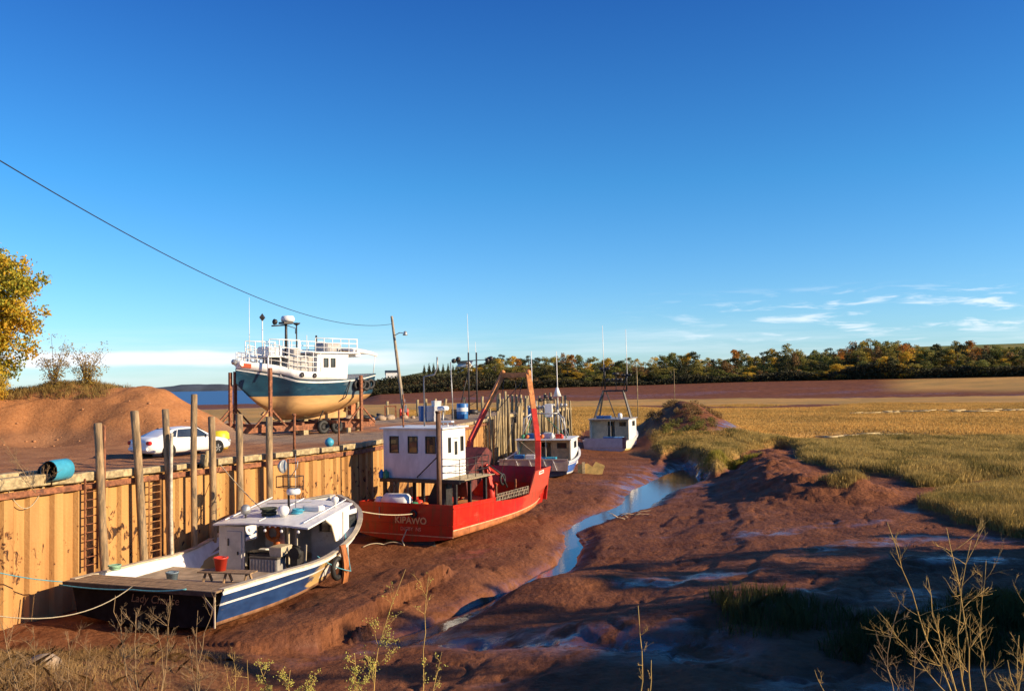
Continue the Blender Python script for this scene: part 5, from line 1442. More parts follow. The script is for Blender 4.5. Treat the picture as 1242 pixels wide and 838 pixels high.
for x, mt, lb in ((-2.95, 'blue_plastic', 'small blue jug on the port edge of the red boat platform'), (-2.65, 'green_plastic', 'small green jug on the port edge of the red boat platform')):
    b = MB(); b.lathe([(.14, 0), (.16, .05), (.16, .32), (.06, .42), (.06, .47)], n=12); o = tag(b.build('jug', M[mt]), lb, 'jug'); put(o, b2, x + .3, 1.78, Z0 - .01)

# ============================================================== two lobster boats further up the creek
def far_boat(name, label, C_, Hd, L, w_, hullcol, stern_mi_col, opening, roof_z, fly, worn=(.4, .3, .2)):
    o = thing(name, label, 'fishing boat'); place(o, C_[0], C_[1], -5.05, Hd)
    Hh = Hull([(0, w_, 1.75, w_ * .93, .72, .35), (L * .3, w_ * 1.04, 1.7, w_ * .92, .55, .1), (L * .55, w_ * 1.02, 1.85, w_ * .8, .6, 0), (L * .75, w_ * .85, 2.35, w_ * .45, .85, .05), (L * .9, w_ * .48, 2.75, w_ * .16, 1.2, .4), (L, .05, 3.05, .02, 1.7, 1.1)], 22, 1.2)
    return o, Hh
# blue and white boat behind the red gantry
b3, H3 = far_boat('lobster_boat', 'white and royal blue fishing boat with open beige stern, behind the red gantry', (1.62, 76.0), (.21, .978), 12.0, 3.1, None, None, None, None, None)
rb = hull_mat('royal_blue_paint', (.035, .13, .45), (.05, .17, .52), (.3, .3, .3), 50, 60, .3)
o = H3.shell([(.12, 1), (.72, 0), (1.0, 1)], 2, 3).build('hull', [rb, M['white'], M['dark_steel'], mat('navy_stern', (.03, .04, .07), .5)], b3); H3.weld(o)
H3.bulwark(.05, 11.2, .95, .1).build('deck', [M['grey_paint'], M['cream']], b3)
H3.rail_cap(0, 11.8, .16, .05).build('gunwale', M['white'], b3)
H3.strip(0, 11.8, .85, .03, .05).build('rub_rail', rb, b3)
b = MB(); b.prism([(-2.95, .98), (3.0, .98), (3.0, 1.9), (-2.95, 1.9)], 'Y', -.07, -.02); b.prism([(-2.95, 1.9), (3.0, 1.9), (3.0, 1.98), (-2.95, 1.98)], 'Y', -.12, .05); b.build('stern_board', mat('pinkish_grey_board', (.40, .31, .25), .6, .12, 2), b3)
for x in (-1.5, -.35, .9, 1.7):
    b = MB(); b.beam((x, -.10, 1.9), (x + .35, -.14, 1.0), .06, .06); b.build('stern_batten', M['white'], b3)
def house(o, x0, x1, y0, y1, z0, z1, wm, im, roofm, win=True):
    b = MB(); wall_open(b, (x1, y0), (x1, y1), z0, z1, .07, [((y1 - y0) * .45, (y1 - y0) * .8, z1 - .85, z1 - .25)]); b.build('side_wall', wm, o)
    b = MB(); wall_open(b, (x0, y1), (x0, y0), z0, z1, .07, [((y1 - y0) * .2, (y1 - y0) * .6, z1 - .85, z1 - .25)]); b.build('side_wall', wm, o)
    b = MB(); W_ = x1 - x0 - .07; hs_ = [(.25, W_ * .36, z1 - .9, z1 - .22), (W_ * .64, W_ - .25, z1 - .9, z1 - .22)]
    wall_open(b, (x1 - .035, y1), (x0 + .035, y1), z0, z1, .07, hs_); b.build('front_wall', wm, o)
    for hh in hs_: window(o, (x1 - .035, y1), (x0 + .035, y1), *hh)
    b = MB(); wall_open(b, (x0 + .04, y0 + 1.0), (x1 - .04, y0 + 1.0), z0, z1, .06, [(W_ * .42, W_ * .6, z0, z1 - .25), (W_ * .72, W_ * .9, z1 - .8, z1 - .3)]); b.build('bulkhead', im, o)
    window(o, (x0 + .04, y0 + 1.0), (x1 - .04, y0 + 1.0), W_ * .72, W_ * .9, z1 - .8, z1 - .3)
    window(o, (x1 + .005, y0), (x1 + .005, y1), (y1 - y0) * .45, (y1 - y0) * .8, z1 - .85, z1 - .25)
    b = MB(); b.bbox(((x0 + x1) / 2, (y0 + y1) / 2, z1 + .05), (x1 - x0 + .3, y1 - y0 + .6, .11), .03); b.build('roof', roofm, o)
    for x in (x0 + .02, x0 + W_ * .55, x1 - .02):
        b = MB(); b.beam((x, y0 - .1, z0), (x, y0 - .1, z1), .09, .09); b.build('shelter_post', M['cream'], o)
house(b3, -2.1, 2.7, 3.6, 8.0, .95, 3.35, M['white'], mat('tan_bulkhead', (.55, .38, .22), .6, .15, 2), M['white'])
def rig(o, base, h, spread, name='radio_mast', whip=((0, 5.0),), mtl=None):
    mtl = mtl or M['dark_steel']
    x, y, z = base
    b = MB(); b.tube([(x, y, z), (x, y, z + h)], [.1, .07], 7); mo = b.build(name, mtl, o)
    b = MB(); b.tube([(x - spread, y, z + h * .75), (x + spread, y, z + h * .78)], .055, 5); b.tube([(x - spread * .8, y, z), (x, y, z + h * .9)], .05, 5)
    for k in (-.95, -.5, .45, .95): b.lathe([(.0, 0), (.15, .02), (.18, .2), (.08, .32), (0, .32)], (x + spread * k, y, z + h * .77), 8)
    b.build('crossbar', mtl, mo)
    for dx, hh in whip:
        b = MB(); b.tube([(x + dx, y, z + h * .7), (x + dx - .06, y, z + h * .7 + hh)], [.05, .03], 5); b.build('whip_antenna', M['white_clean'], mo)
    return mo
rig(b3, (-.9, 6.6, 3.45), 3.4, .7, whip=((-.3, 5.6),), mtl=M['grey_steel']); rig(b3, (1.1, 6.8, 3.45), 3.6, .8, whip=((.05, 5.4),), mtl=M['grey_steel'])
b = MB(); b.lathe([(.38, 0), (.10, .8), (.02, .85)], (1.1, 6.8, 7.2), 8); b.build('radar_reflector', M['white_clean'], b3)
for p0, p1 in (((-1.9, 4.2, 3.45), (-.9, 6.6, 6.6)), ((2.0, 4.2, 3.45), (1.1, 6.8, 6.6)), ((-1.9, 7.6, 3.45), (-.9, 6.6, 5.9)), ((2.0, 7.6, 3.45), (1.1, 6.8, 6.0))):
    b = MB(); b.tube([p0, p1], .035, 5); b.build('mast_stay', M['grey_steel'], b3)
for x, y, mt, s, nm, lb in ((-.9, 4.6, 'blue_plastic', (.7, .9, .4), 'fish_tote', 'blue tote on the roof of the boat behind the gantry'), (.6, 4.4, 'white', (.8, .6, .45), 'fish_tote', 'white tote on the roof of the boat behind the gantry'), (1.5, 4.5, 'red_plastic', (.5, .5, .35), 'fish_tote', 'small red tote on the roof of the boat behind the gantry')):
    t_ = tote((0, 0, 0), 0, s, M[mt], lb, None); put(t_, b3, x, y, 3.47)
for x, mt, r_ in ((-1.6, 'green_plastic', .2), (-.2, 'white', .24), (.15, 'orange_plastic', .2), (1.05, 'white', .22), (1.9, 'red_plastic', .2), (-1.2, 'orange_plastic', .18)):
    b = MB(); b.lathe([(0, 0), (r_ * .8, .05), (r_, r_), (r_ * .8, r_ * 1.8), (0, r_ * 2)], n=12); o = tag(b.build('float', M[mt]), {'green_plastic': 'green float', 'white': 'white float', 'orange_plastic': 'orange float', 'red_plastic': 'red float'}[mt] + ' among the floats on the roof behind the gantry', 'float', 'floats on the roof of the boat behind the gantry'); put(o, b3, x, 3.75, 3.46)
b = MB(); b.torus((0, 0, 0), .32, .09, 'Y', 20, 7); o = tag(b.build('life_ring', M['orange_plastic']), 'dull orange life ring inside the boat behind the gantry', 'life ring'); put(o, b3, -.9, 5.2, 2.5)
for x, y, z, mt, s, lb in ((-1.9, 1.0, .97, 'grey_paint', (1.3, .8, .9), 'grey fish box on the stern of the boat behind the gantry'), (-1.4, 1.0, 1.9, 'blue_plastic', (.8, .7, .35), 'blue tote on top of the grey fish box'), (-.35, .8, .97, 'white', (.8, .6, 1.3), 'tall white box on the stern of the boat behind the gantry'), (1.0, 2.4, .97, 'teal_plastic', (1.2, .8, .95), 'turquoise tote on deck of the boat behind the gantry'), (.3, 2.2, .97, 'blue_plastic', (.9, .8, .95), 'blue tote beside the turquoise tote')):
    t_ = tote((0, 0, 0), 0, s, M[mt], lb, None); put(t_, b3, x, y, z)
rope('mooring_line', [on(b3, -2.2, 4, 3.5), on(b3, 1.0, -.1, 1.9)], .03, M['rope'], 'pale line slanting down over the stern of the boat behind the gantry', .1)
# frame and gear over the roof of the boat behind the gantry
for s_ in (-1, 1):
    b = MB(); b.tube([(s_ * 2.0 + .3, 3.9, 3.4), (s_ * 1.8 + .3, 4.0, 5.3), (s_ * 1.2 + .3, 4.3, 5.7)], .07, 6); b.build('frame_leg', M['grey_steel'], b3)
b = MB(); b.tube([(-1.0, 4.3, 5.7), (1.5, 4.3, 5.7)], .07, 6); b.build('frame_bar', M['grey_steel'], b3)
b = MB(); b.bbox((-1.35, 6.4, 5.6), (.5, .5, 1.1), .04); b.build('instrument_box', M['blue_plastic'], b3)
b = MB(); b.bbox((.35, 6.3, 5.9), (.7, .3, 1.2), .03); b.build('instrument_panel', M['white_clean'], b3)
for x, z in ((-.4, 6.9), (.1, 7.2), (.6, 7.0)): roof_light(b3, (x, 6.2, z), .2, M['dark_steel'])
b = MB(); b.tube([(-.9, 6.6, 6.85), (1.1, 6.8, 6.95)], .06, 6); b.build('mast_bridge', M['dark_steel'], b3)
def net_heap(boat, x, y, z, sx, sy, sz, n, mt, label):
    r = random.Random(int(x * 10 + 100)); b = MB(); rg = []
    for i in range(6):
        k = i / 5; rr = math.cos(k * 1.45)
        rg.append([(math.cos(a) * sx * rr * r.uniform(.8, 1.15), math.sin(a) * sy * rr * r.uniform(.8, 1.15), sz * k ** .8 * r.uniform(.9, 1.1)) for a in [j * .5236 for j in range(12)]])
    b.loft(rg)
    for k in range(n):
        a = r.uniform(0, 6.28); q = r.uniform(.2, .9); p = Vector((math.cos(a) * sx * q, math.sin(a) * sy * q, sz * (1 - q * .8)))
        b.tube([p, p + Vector((r.gauss(0, .25), r.gauss(0, .2), r.uniform(.05, .2))), p + Vector((r.gauss(0, .4), r.gauss(0, .3), -.05))], .025, 4)
    o = tag(b.build('fishing_net', mt), label, 'net'); put(o, boat, x, y, z); return o
net_heap(b3, .2, 5.6, 3.46, .9, .6, .55, 14, mat('grey_net', (.20, .21, .20), .9, .3, 8), 'heap of grey net and gear on the roof behind the gantry')
net_heap(b3, -1.4, 5.4, 3.46, .55, .5, .4, 10, mat('green_net', (.10, .28, .20), .9, .3, 8), 'small heap of green net on the roof behind the gantry')
rope('rigging_line', [on(b3, -.9, 6.6, 6.3), on(b3, 2.4, 3.8, 3.6)], .03, M['green_plastic'], 'green line slanting from the mast to the roof corner of the boat behind the gantry', .1)
rope('rigging_line', [on(b3, -.9, 6.6, 6.6), on(b3, -2.0, 3.2, 1.9)], .03, M['green_plastic'], 'green line hanging from the mast to the port rail of the boat behind the gantry', .15)
# white boat with the black mast frame
b4, H4 = far_boat('lobster_boat', 'white fishing boat with blue totes and a black mast frame, last in the creek', (10.35, 101.6), (.32, .947), 11.5, 2.55, None, None, None, None, None)
o = H4.shell([(.16, 1), (1.0, 0)], 1, 2).build('hull', [M['white_clean'], mat('yellowed_bottom', (.62, .52, .22), .6, .2), mat('shaded_white_stern', (.46, .44, .45), .5, .1)], b4); H4.weld(o)  # transom white toned lilac-grey, its shade put into the colour
H4.bulwark(.05, 10.8, .95, .1).build('deck', [M['white'], M['grey_paint']], b4)
H4.rail_cap(0, 11.3, .16, .05).build('gunwale', M['white'], b4)
b = MB(); b.prism([(-2.35, 1.0), (2.35, 1.0), (2.35, 2.05), (-2.35, 2.05)], 'Y', -.06, -.02); b.build('stern_board', mat('shaded_white_board', (.50, .48, .49), .5, .08, 2), b4)  # white board coloured lilac to imitate the shade on it
b = MB(); b.prism([(2.1, .9), (2.52, .9), (2.52, 2.2), (2.1, 2.2)], 'Y', -.075, -.065); b.build('stern_corner', mat('maroon', (.22, .10, .10), .5), b4)
house(b4, -2.3, 2.3, 2.6, 7.2, .95, 4.05, M['white'], mat('cream_bulkhead', (.52, .46, .34), .6, .12, 2), M['grey_paint'])
rm = rig(b4, (-1.0, 5.4, 7.6), 3.0, .5, whip=((-.1, 5.6),)); rig(b4, (1.6, 5.6, 7.4), 2.2, .5, whip=((.1, 5.8),))
b = MB()
for s in (-1, 1):
    b.beam((s * 2.2 , 4.6, 4.1), (s * 1.2, 5.4, 7.4), .2, .2); b.beam((s * 2.0, 6.4, 4.1), (s * 1.2, 5.4, 7.4), .16, .16)
b.beam((-1.3, 5.4, 7.4), (1.7, 5.4, 7.4), .2, .2); b.beam((-.9, 5.4, 7.4), (.6, 3.8, 4.1), .09, .09); b.beam((-.9, 5.4, 8.6), (1.5, 5.4, 8.4), .1, .1)
for x in (-.6, 0, .5, 1.0): b.lathe([(0, 0), (.2, .04), (.22, .3), (.1, .42), (0, .42)], (x, 5.4, 8.5), 8)
b.lathe([(0, 0), (.4, 0), (.45, .15), (.3, .28), (0, .3)], (.35, 5.4, 9.3), 12); b.tube([(.35, 5.4, 7.4), (.35, 5.4, 9.3)], .05, 6)
b.build('mast_frame', M['dark_steel'], b4)
for x, mt, lb in ((.6, 'blue_plastic', 'dark blue tote on the stern of the last white boat'), (1.65, 'teal_plastic', 'light blue tote beside the dark blue tote on the last white boat')):
    t_ = tote((0, 0, 0), 0, (1.2, .8, .8), mat('pale_blue_plastic', (.25, .5, .75), .5) if mt[0] == 't' else M[mt], lb, None); put(t_, b4, x - .2, .7, 1.35)
    b = MB(); b.box((0, 0, .2), (1.1, .75, .4)); o = tag(b.build('wooden_stand', M['plank']), 'low wooden stand under the ' + ('light' if mt[0] == 't' else 'dark') + ' blue tote', 'stand'); put(o, b4, x - .2, .7, .96)
for x, mt in ((-1.2, 'blue_plastic'), (-.3, 'blue_plastic')):
    t_ = tote((0, 0, 0), 0, (.8, .7, .3), M[mt], 'low blue tote on the roof of the last white boat', 'totes on the last boat roof'); put(t_, b4, x, 3.3, 4.17)
b = MB(); b.lathe([(0, 0), (.25, .02), (.28, .4), (.2, .6), (0, .65)], n=12); o = tag(b.build('float', M['white']), 'white float on the roof of the last white boat', 'float'); put(o, b4, 1.2, 3.3, 4.16)
# yellow board lying on the mud below, and a hidden boat whose mast shows beyond the pier
g = G(716, 577, -4.9)
b = MB(); b.prism([(-1.1, 0), (1.0, .0), (1.3, .9), (.5, 1.25), (.2, .8), (-.2, 1.1), (-1.1, 1.0)], 'Y', -.07, .07)
o = tag(b.build('broken_hull_plate', mat('yellow_broken_plate', (.55, .36, .10), .6, .2, 2)), 'broken yellow hull piece propped on the mud below the last white boat', 'wreckage'); o.location = (g.x, g.y, g.z); o.rotation_euler = (math.radians(-14), 0, -.1)
b = MB(); b.box((0, 0, .6), (.25, .3, 1.6)); o = tag(b.build('timber_block', M['timber']), 'upright timber block left of the broken yellow hull piece', 'timber'); g = G(708, 577, -4.9); o.location = (g.x, g.y, g.z - .2)
mb = G(573, 503, 0.0)
ms = thing('lattice_mast', 'dark mast with long whip antennas standing on the pier beyond the blue drum', 'mast', (mb.x, mb.y, 0))
for dx in (-.35, .55):
    b = MB(); b.tube([(dx, 0, 0), (dx, 0, 7.0)], .09, 6); b.build('pole', M['dark_steel'], ms)
b = MB()
for z in (1, 2, 3, 4, 5.2): b.tube([(-.35, 0, z), (.55, 0, z + .5)], .035, 5)
b.tube([(-2.0, 0, 6.0), (2.2, 0, 6.2)], .05, 5); b.tube([(-1.6, 0, 0), (-.35, 0, 5.0)], .05, 5)
for x, z in ((-2.0, 6.0), (-1.5, 6.2), (2.2, 6.2), (1.8, 6.0)): b.lathe([(0, -.2), (.25, -.1), (.28, .2), (.1, .35), (0, .35)], (x, 0, z), 8)
b.lathe([(0, 0), (.55, 0), (.6, .2), (.5, .5), (0, .5)], (.1, 0, 0.1), 10)
b.build('crossbar', M['dark_steel'], ms)
for dx, hh in ((-.3, 11.4), (.55, 8.2)):
    b = MB(); b.tube([(dx, 0, 5.0), (dx - .1, 0, hh)], [.05, .02], 5); b.build('whip_antenna', M['white_clean'], ms)

# ============================================================== blue and white boat on the cradle
# 0 = stern, bow towards the camera and to the left
B5B = P(286, 452, 61.0); B5S = P(456, 458, 67.5)
h5 = Vector((B5B.x - B5S.x, B5B.y - B5S.y)).normalized()
for _ in range(12):                            # the corner seen at the stern is the port one
    sc = Vector((B5S.x, B5S.y)) - 2.2 * Vector((-h5.y, h5.x))
    d5 = Vector((B5B.x, B5B.y)) - sc; L5 = d5.length; h5 = d5 / L5
b5 = thing('dry_docked_boat', 'dark teal and white trawler standing dry on a rusty cradle', 'fishing boat')
place(b5, sc.x, sc.y, 0.0, h5)
H5 = Hull([(0, 2.2, 4.35, 1.75, 2.95, 2.2), (2.0, 2.45, 4.02, 2.1, 2.6, 1.55), (5, 2.5, 3.92, 2.2, 2.05, 1.12), (7.2, 2.35, 4.02, 1.7, 2.15, 1.12), (L5 - 2.7, 1.65, 4.32, .75, 2.45, 1.6), (L5 - 1.4, .95, 4.55, .30, 2.95, 2.45), (L5, .05, 4.75, .03, 3.9, 3.7)], 34, 1.15)
teal = hull_mat('dark_teal_paint', (.009, .042, .078), (.015, .066, .11), (.22, .28, .30), 1.0, 3.0, .3, split=(2.78, (.60, .35, .14), (.48, .27, .11)))
ant = mat('ochre_antifouling', (.55, .30, .11), .7, .15, 1.5, stain=(.38, .22, .10), stain_lo=.52, stain_hi=.72)
o = H5.shell([(.86, 0), (.93, 1), (1.0, 0)], 0, 0).build('hull', [teal, M['white'], ant], b5); H5.weld(o)
o = H5.bulwark(.05, L5 - .5, lambda y: 3.75 + max(0, y - 8) * .12, .08).build('deck', [M['white'], M['grey_paint']], b5)
# white raised bulwark forward
b = MB()
for s in (1, -1):
    rings = []
    for i in range(21):
        y = 3.2 + (L5 - 3.25) * i / 20; p = H5.rail(y, s); hh = .12 + .42 * sstep(3.2, 5, y)
        rings.append([(p.x + s * .02, y, p.z - .02), (p.x + s * (.04 + .05 * hh), y, p.z + hh), (p.x - s * .06, y, p.z + hh), (p.x - s * .08, y, p.z - .02)])
    b.loft(rings, True, 0, True, True)
b.build('bulwark', M['white_clean'], b5)
# keel and rudder aperture
b = MB(); b.prism([(1.25, 1.05), (7.4, 1.05), (8.6, 1.5), (8.4, 1.7), (7, 1.3), (4.2, 1.35), (1.25, 2.2)], 'X', -.12, .12); b.build('keel', ant, b5)
b = MB(); b.prism([(.15, 1.2), (.95, 1.2), (.95, 2.4), (.35, 2.4)], 'X', -.06, .06); b.build('rudder', mat('rust_orange_rudder', (.42, .15, .06), .8, .3, 3), b5)
b = MB(); b.lathe([(.0, -.1), (.14, -.05), (.14, .1), (.05, .25)], (0, 1.25, 1.8), 10, 0, 'Y')
for k in range(4):
    a = k * math.pi / 2 + .4; b.beam((math.cos(a) * .1, 1.25, 1.8 + math.sin(a) * .1), (math.cos(a) * .5, 1.22, 1.8 + math.sin(a) * .5), .05, .28, up=(0, 1, .4))
b.build('propeller', mat('bronze', (.3, .2, .08), .5, .2, 4, metal=.6), b5)
# deckhouse and wheelhouse. port side (camera side) is -x? bow points left, so the camera sees the port side: x < 0
b = MB(); HX = 1.95
b.prism([(2.55, 3.9), (5.3, 3.9), (5.18, 5.82), (2.4, 5.82)], 'X', -HX, HX); b.build('deckhouse', M['white_clean'], b5)
b = MB(); b.prism([(5.2, 3.9), (7.7, 3.9), (7.4, 5.55), (5.2, 5.55)], 'X', -1.6, 1.6); b.build('forward_house', M['grey_paint'], b5)
b = MB(); b.bbox((0, 3.55, 5.87), (4.3, 4.1, .12), .03); b.bbox((0, 1.55, 5.72), (4.1, .5, .26), .04); b.build('upper_deck', M['white_clean'], b5)
for y in (4.45, 3.82):
    for s in (-1, 1):
        x = s * (HX + .012); q0, q1 = (x, y + .2), (x, y - .2)
        if s < 0: window(b5, q0, q1, 0, .4, 4.8, 5.48, M['dark_steel'], name='window')
        else: window(b5, q1, q0, 0, .4, 4.8, 5.48, M['dark_steel'], name='window')
for y in (5.9, 6.9):
    p = H5.rail(y, -1); b = MB(); b.lathe([(.0, -.03), (.17, -.03), (.17, .03), (.12, .035), (0, .02)], (p.x - .075, y, p.z + .28), 14, 0, 'X'); b.build('porthole', M['dark_steel'], b5)
# bow sign: a small red board
p = H5.rail(9.75, -1); p2 = H5.rail(10.3, -1); pm_ = (p + p2) / 2
b = MB(); dd_ = (p2 - p).normalized(); nn_ = Vector((-dd_.y, dd_.x, 0)).normalized()
if nn_.x > 0: nn_ = -nn_
c0 = p + nn_ * .1 + Vector((0, 0, .12)); c1 = p2 + nn_ * .1 + Vector((0, 0, .12))
b.add([c0, c1, c1 + Vector((0, 0, .3)), c0 + Vector((0, 0, .3)), c0 - nn_ * .06, c1 - nn_ * .06, c1 - nn_ * .06 + Vector((0, 0, .3)), c0 - nn_ * .06 + Vector((0, 0, .3))], [(0, 1, 2, 3), (7, 6, 5, 4), (0, 4, 5, 1), (1, 5, 6, 2), (2, 6, 7, 3), (3, 7, 4, 0)])
b.build('name_board', mat('orange_red_board', (.62, .12, .04), .5, .15, 20), b5)
# railings
wr = M['white_clean']
def railing(name, path, z0f, hgt, nrows, step, r=.028):
    """posts and rows of rails along a path of (x, y) points"""
    b = MB(); pts = [Vector((p[0], p[1], z0f(p[0], p[1]))) for p in path]
    for k in range(nrows): b.tube([p + Vector((0, 0, hgt * (k + 1) / nrows)) for p in pts], r, 5)
    acc = 0.0; last = pts[0]; b.tube([last, last + Vector((0, 0, hgt))], r, 5)
    for p, q in zip(pts[:-1], pts[1:]):
        L = (q - p).length; s = step - acc
        while s <= L:
            c = p + (q - p) * (s / L); b.tube([c, c + Vector((0, 0, hgt))], r, 5); s += step
        acc = (acc + L) % step
    b.tube([pts[-1], pts[-1] + Vector((0, 0, hgt))], r, 5)
    return b.build(name, wr, b5)
for s in (-1, 1):
    pth = [(H5.rail(y, s).x * 1.0 + s * .02, y) for y in (5.35, 6.2, 7.2, 8.2, 9.0)]
    railing('forward_railing', pth, lambda x, y: H5.rail(y).z + .5, 1.45, 4, .62, .032)
    pth = [(H5.rail(y, s).x, y) for y in (9.0, 9.8, 10.5, L5 - .1)]
    railing('bow_railing', pth, lambda x, y: H5.rail(y).z + .5, .62, 2, .5, .03)
    railing('upper_railing', [(s * 2.0, 5.4), (s * 2.0, 1.6)], lambda x, y: 5.9, 1.0, 3, .75, .032)
    railing('wheelhouse_railing', [(s * 1.5, 8.9), (s * 1.5, 6.4)], lambda x, y: 5.6, 1.15, 2, .8, .035)
b = MB(); b.bbox((0, 7.6, 5.55), (3.2, 2.9, .1), .03); b.build('flying_bridge_deck', M['white_clean'], b5)
for x, y in ((-1.5, 9.0), (1.5, 9.0), (-1.5, 8.0), (1.5, 8.0)):
    b = MB(); b.tube([(x, y, 4.2), (x, y, 5.55)], .06, 6); b.build('bridge_post', wr, b5)
b = MB(); b.bbox((0, 8.2, 5.95), (1.4, .6, .7), .08); b.bbox((0, 7.3, 5.9), (.6, .6, .6), .06); b.build('helm_console', M['white_clean'], b5)
b = MB(); b.bbox((-.2, 6.3, 5.95), (1.6, .5, .5), .05); b.build('electronics_box', M['grey_paint'], b5)
b = MB(); b.lathe([(.35, 0), (.35, .5), (.3, .55)], (-.3, 6.9, 4.3), 14, 0, 'X'); b.bbox((.1, 7.2, 4.5), (1.0, .9, .9), .08); b.build('windlass', M['dark_steel'], b5)
b = MB(); b.bbox((0, 9.7, 4.95), (.8, .7, .5), .05); b.lathe([(.2, -.4), (.2, .4)], (0, 10.3, 5.1), 12, 0, 'X'); b.build('anchor_winch', M['white'], b5)
b = MB(); b.tube([(0, 10.2, 5.0), (0, L5 + .1, 5.25)], .09, 8); b.lathe([(0, -.18), (.18, -.1), (.2, .1), (0, .18)], (0, L5 + .1, 5.2), 10, 0, 'X'); b.build('bow_roller', M['grey_steel'], b5)
ms5 = MB(); ms5.tube([(0, 6.5, 5.6), (0, 6.5, 8.5)], [.11, .09], 8); ms5 = ms5.build('mast', M['dark_steel'], b5)
b = MB(); b.box((0, 6.5, 8.05), (.7, .8, .14)); b.tube([(0, 6.5, 7.9), (0, 7.7, 7.8)], .06, 6); b.tube([(0, 6.5, 7.9), (0, 5.7, 7.7), (0, 5.7, 7.3)], .03, 5); b.build('crossbar', M['dark_steel'], ms5)
b = MB(); b.lathe([(.3, 0), (.46, .05), (.5, .22), (.42, .42), (.0, .48)], (0, 6.35, 8.13), 18); b.build('radar_dome', M['white_clean'], ms5)
b = MB(); b.lathe([(0, -.15), (.18, -.12), (.22, .05), (.1, .15), (0, .15)], (0, 7.45, 8.1), 12, 0, 'Y'); b.build('horn', M['dark_steel'], ms5)
b = MB(); b.tube([(0, 5.6, 5.6), (0, 5.6, 7.9)], .05, 6); b.lathe([(.06, 0), (.26, .14), (.28, .2), (0, .2)], (0, 5.6, 7.9), 12); b.build('gps_antenna', M['dark_steel'], b5)
b = MB(); b.tube([(-.4, 5.0, 5.9), (-.4, 5.0, 7.2)], .025, 5); b.tube([(.5, 9.2, 5.6), (.5, 9.2, 9.8)], [.03, .012], 5); b.build('whip_antenna', M['white_clean'], b5)
b = MB(); b.tube([(-.2, 8.6, 5.6), (-.2, 8.6, 8.1)], .04, 6); fl_ = b.build('reflector_pole', M['white_clean'], b5)
b = MB(); b.add([(-.2, 8.85, 8.35), (-.2, 8.6, 8.65), (-.2, 8.35, 8.35), (-.2, 8.6, 8.05), (-.35, 8.6, 8.35), (-.05, 8.6, 8.35)], [(4, 0, 1), (4, 1, 2), (4, 2, 3), (4, 3, 0), (5, 1, 0), (5, 2, 1), (5, 3, 2), (5, 0, 3)]); b.build('radar_reflector', M['dark_steel'], fl_)
b = MB(); b.bbox((.3, 2.6, 6.32), (1.6, 1.4, .75), .12); b.build('stowed_dinghy_cover', M['grey_paint'], b5)
b = MB()                                                      # canopy over the after deck
rg = []
for i in range(9):
    k = i / 8; y = 1.9 - 2.3 * k
    rg.append([(x, y, 6.22 - .25 * k * k + .18 * (1 - (x / 1.9) ** 2) - (0.12 if abs(x) > 1.8 else 0)) for x in (-1.9, -1.2, 0, 1.2, 1.9)] + [(x, y, 6.03 - .29 * k * k + .15 * (1 - (x / 1.9) ** 2) - (0.14 if abs(x) > 1.8 else 0)) for x in (1.9, 1.2, 0, -1.2, -1.9)])
b.loft(rg, True, 0, True, True); b.build('canopy', M['white_clean'], b5)
for s in (-1, 1):
    b = MB(); b.tube([(s * 1.85, -.25, 5.85), (s * 1.95, .05, 4.35)], .035, 6); b.build('canopy_post', wr, b5)
b = MB(); b.tube([(.9, 3.2, 5.9), (.9, 3.2, 7.3)], .07, 8); b.build('exhaust_stack', M['dark_steel'], b5)
# tyre fenders on the quarter
for y, dz, lb in ((1.95, 3.55, 'left'), (1.55, 3.62, 'mid'), (1.1, 3.5, 'mid2'), (.6, 3.6, 'right')):
    p = H5.pt(y, .62, -1); b = MB(); b.torus((0, 0, 0), .30, .12, 'X', 18, 8)
    o = tag(b.build('tyre_fender', M['black']), 'black tyre fender hung on the stern quarter of the dry boat', 'tyre', 'tyre fenders on the dry boat'); put(o, b5, p.x - .16, y, dz - .05)
rope('hanging_hose', [on(b5, -2.5, 2.7, 3.8), on(b5, -2.45, 3.1, 2.6), on(b5, -1.7, 4.4, 2.0), on(b5, -1.5, 5.0, .7)], .045, M['black'], 'black hose hanging from the dry boat side to the ground', .1)
# cradle: two long beams, upright posts with braces
cr5 = thing('boat_cradle', 'rusty steel cradle with tall posts holding the dry boat', 'boat cradle'); put(cr5, b5, 0, 0, yz(-14, 63))
for s in (-1, 1):
    b = MB(); b.beam((s * 1.3, -.5, .55), (s * 1.3, L5 + .8, .55), .26, .42); b.build('long_beam', M['rust'], cr5)
for y in (1.0, 4.0, 7.0, 10.2):
    b = MB(); b.beam((-2.7, y, .85), (2.7, y, .85), .2, .2); b.build('cross_beam', M['rust'], cr5)
for y in (3.0, 5.0, 7.0):
    b = MB(); b.box((0, y, 1.0), (.5, .35, .14)); b.build('keel_block', M['timber'], cr5)
for x, y, zt in ((-2.75, 1.9, 4.2), (2.75, 1.9, 4.2), (-2.2, 9.3, 4.75), (2.2, 9.3, 4.6), (.45, L5 + .15, 4.5)):
    b = MB(); b.beam((x, y, .1), (x, y, zt), .20, .20); b.build('upright_post', M['rust'], cr5)
    b = MB(); b.beam((x, y + .1, 1.9), (x, y + 1.3, .7), .1, .1); b.beam((x, y - .1, 1.9), (x, y - 1.3, .7), .1, .1); b.build('brace', M['rust'], cr5)
for y in (4.6, 3.4):
    for s in (-1, 1):
        b = MB(); b.torus((s * 1.75, y, .5), .36, .17, 'X', 18, 8); b.lathe([(.0, -.1), (.24, -.1), (.24, .1), (0, .1)], (s * 1.75, y, .5), 12, 0, 'X'); b.build('wheel', M['black'], cr5)
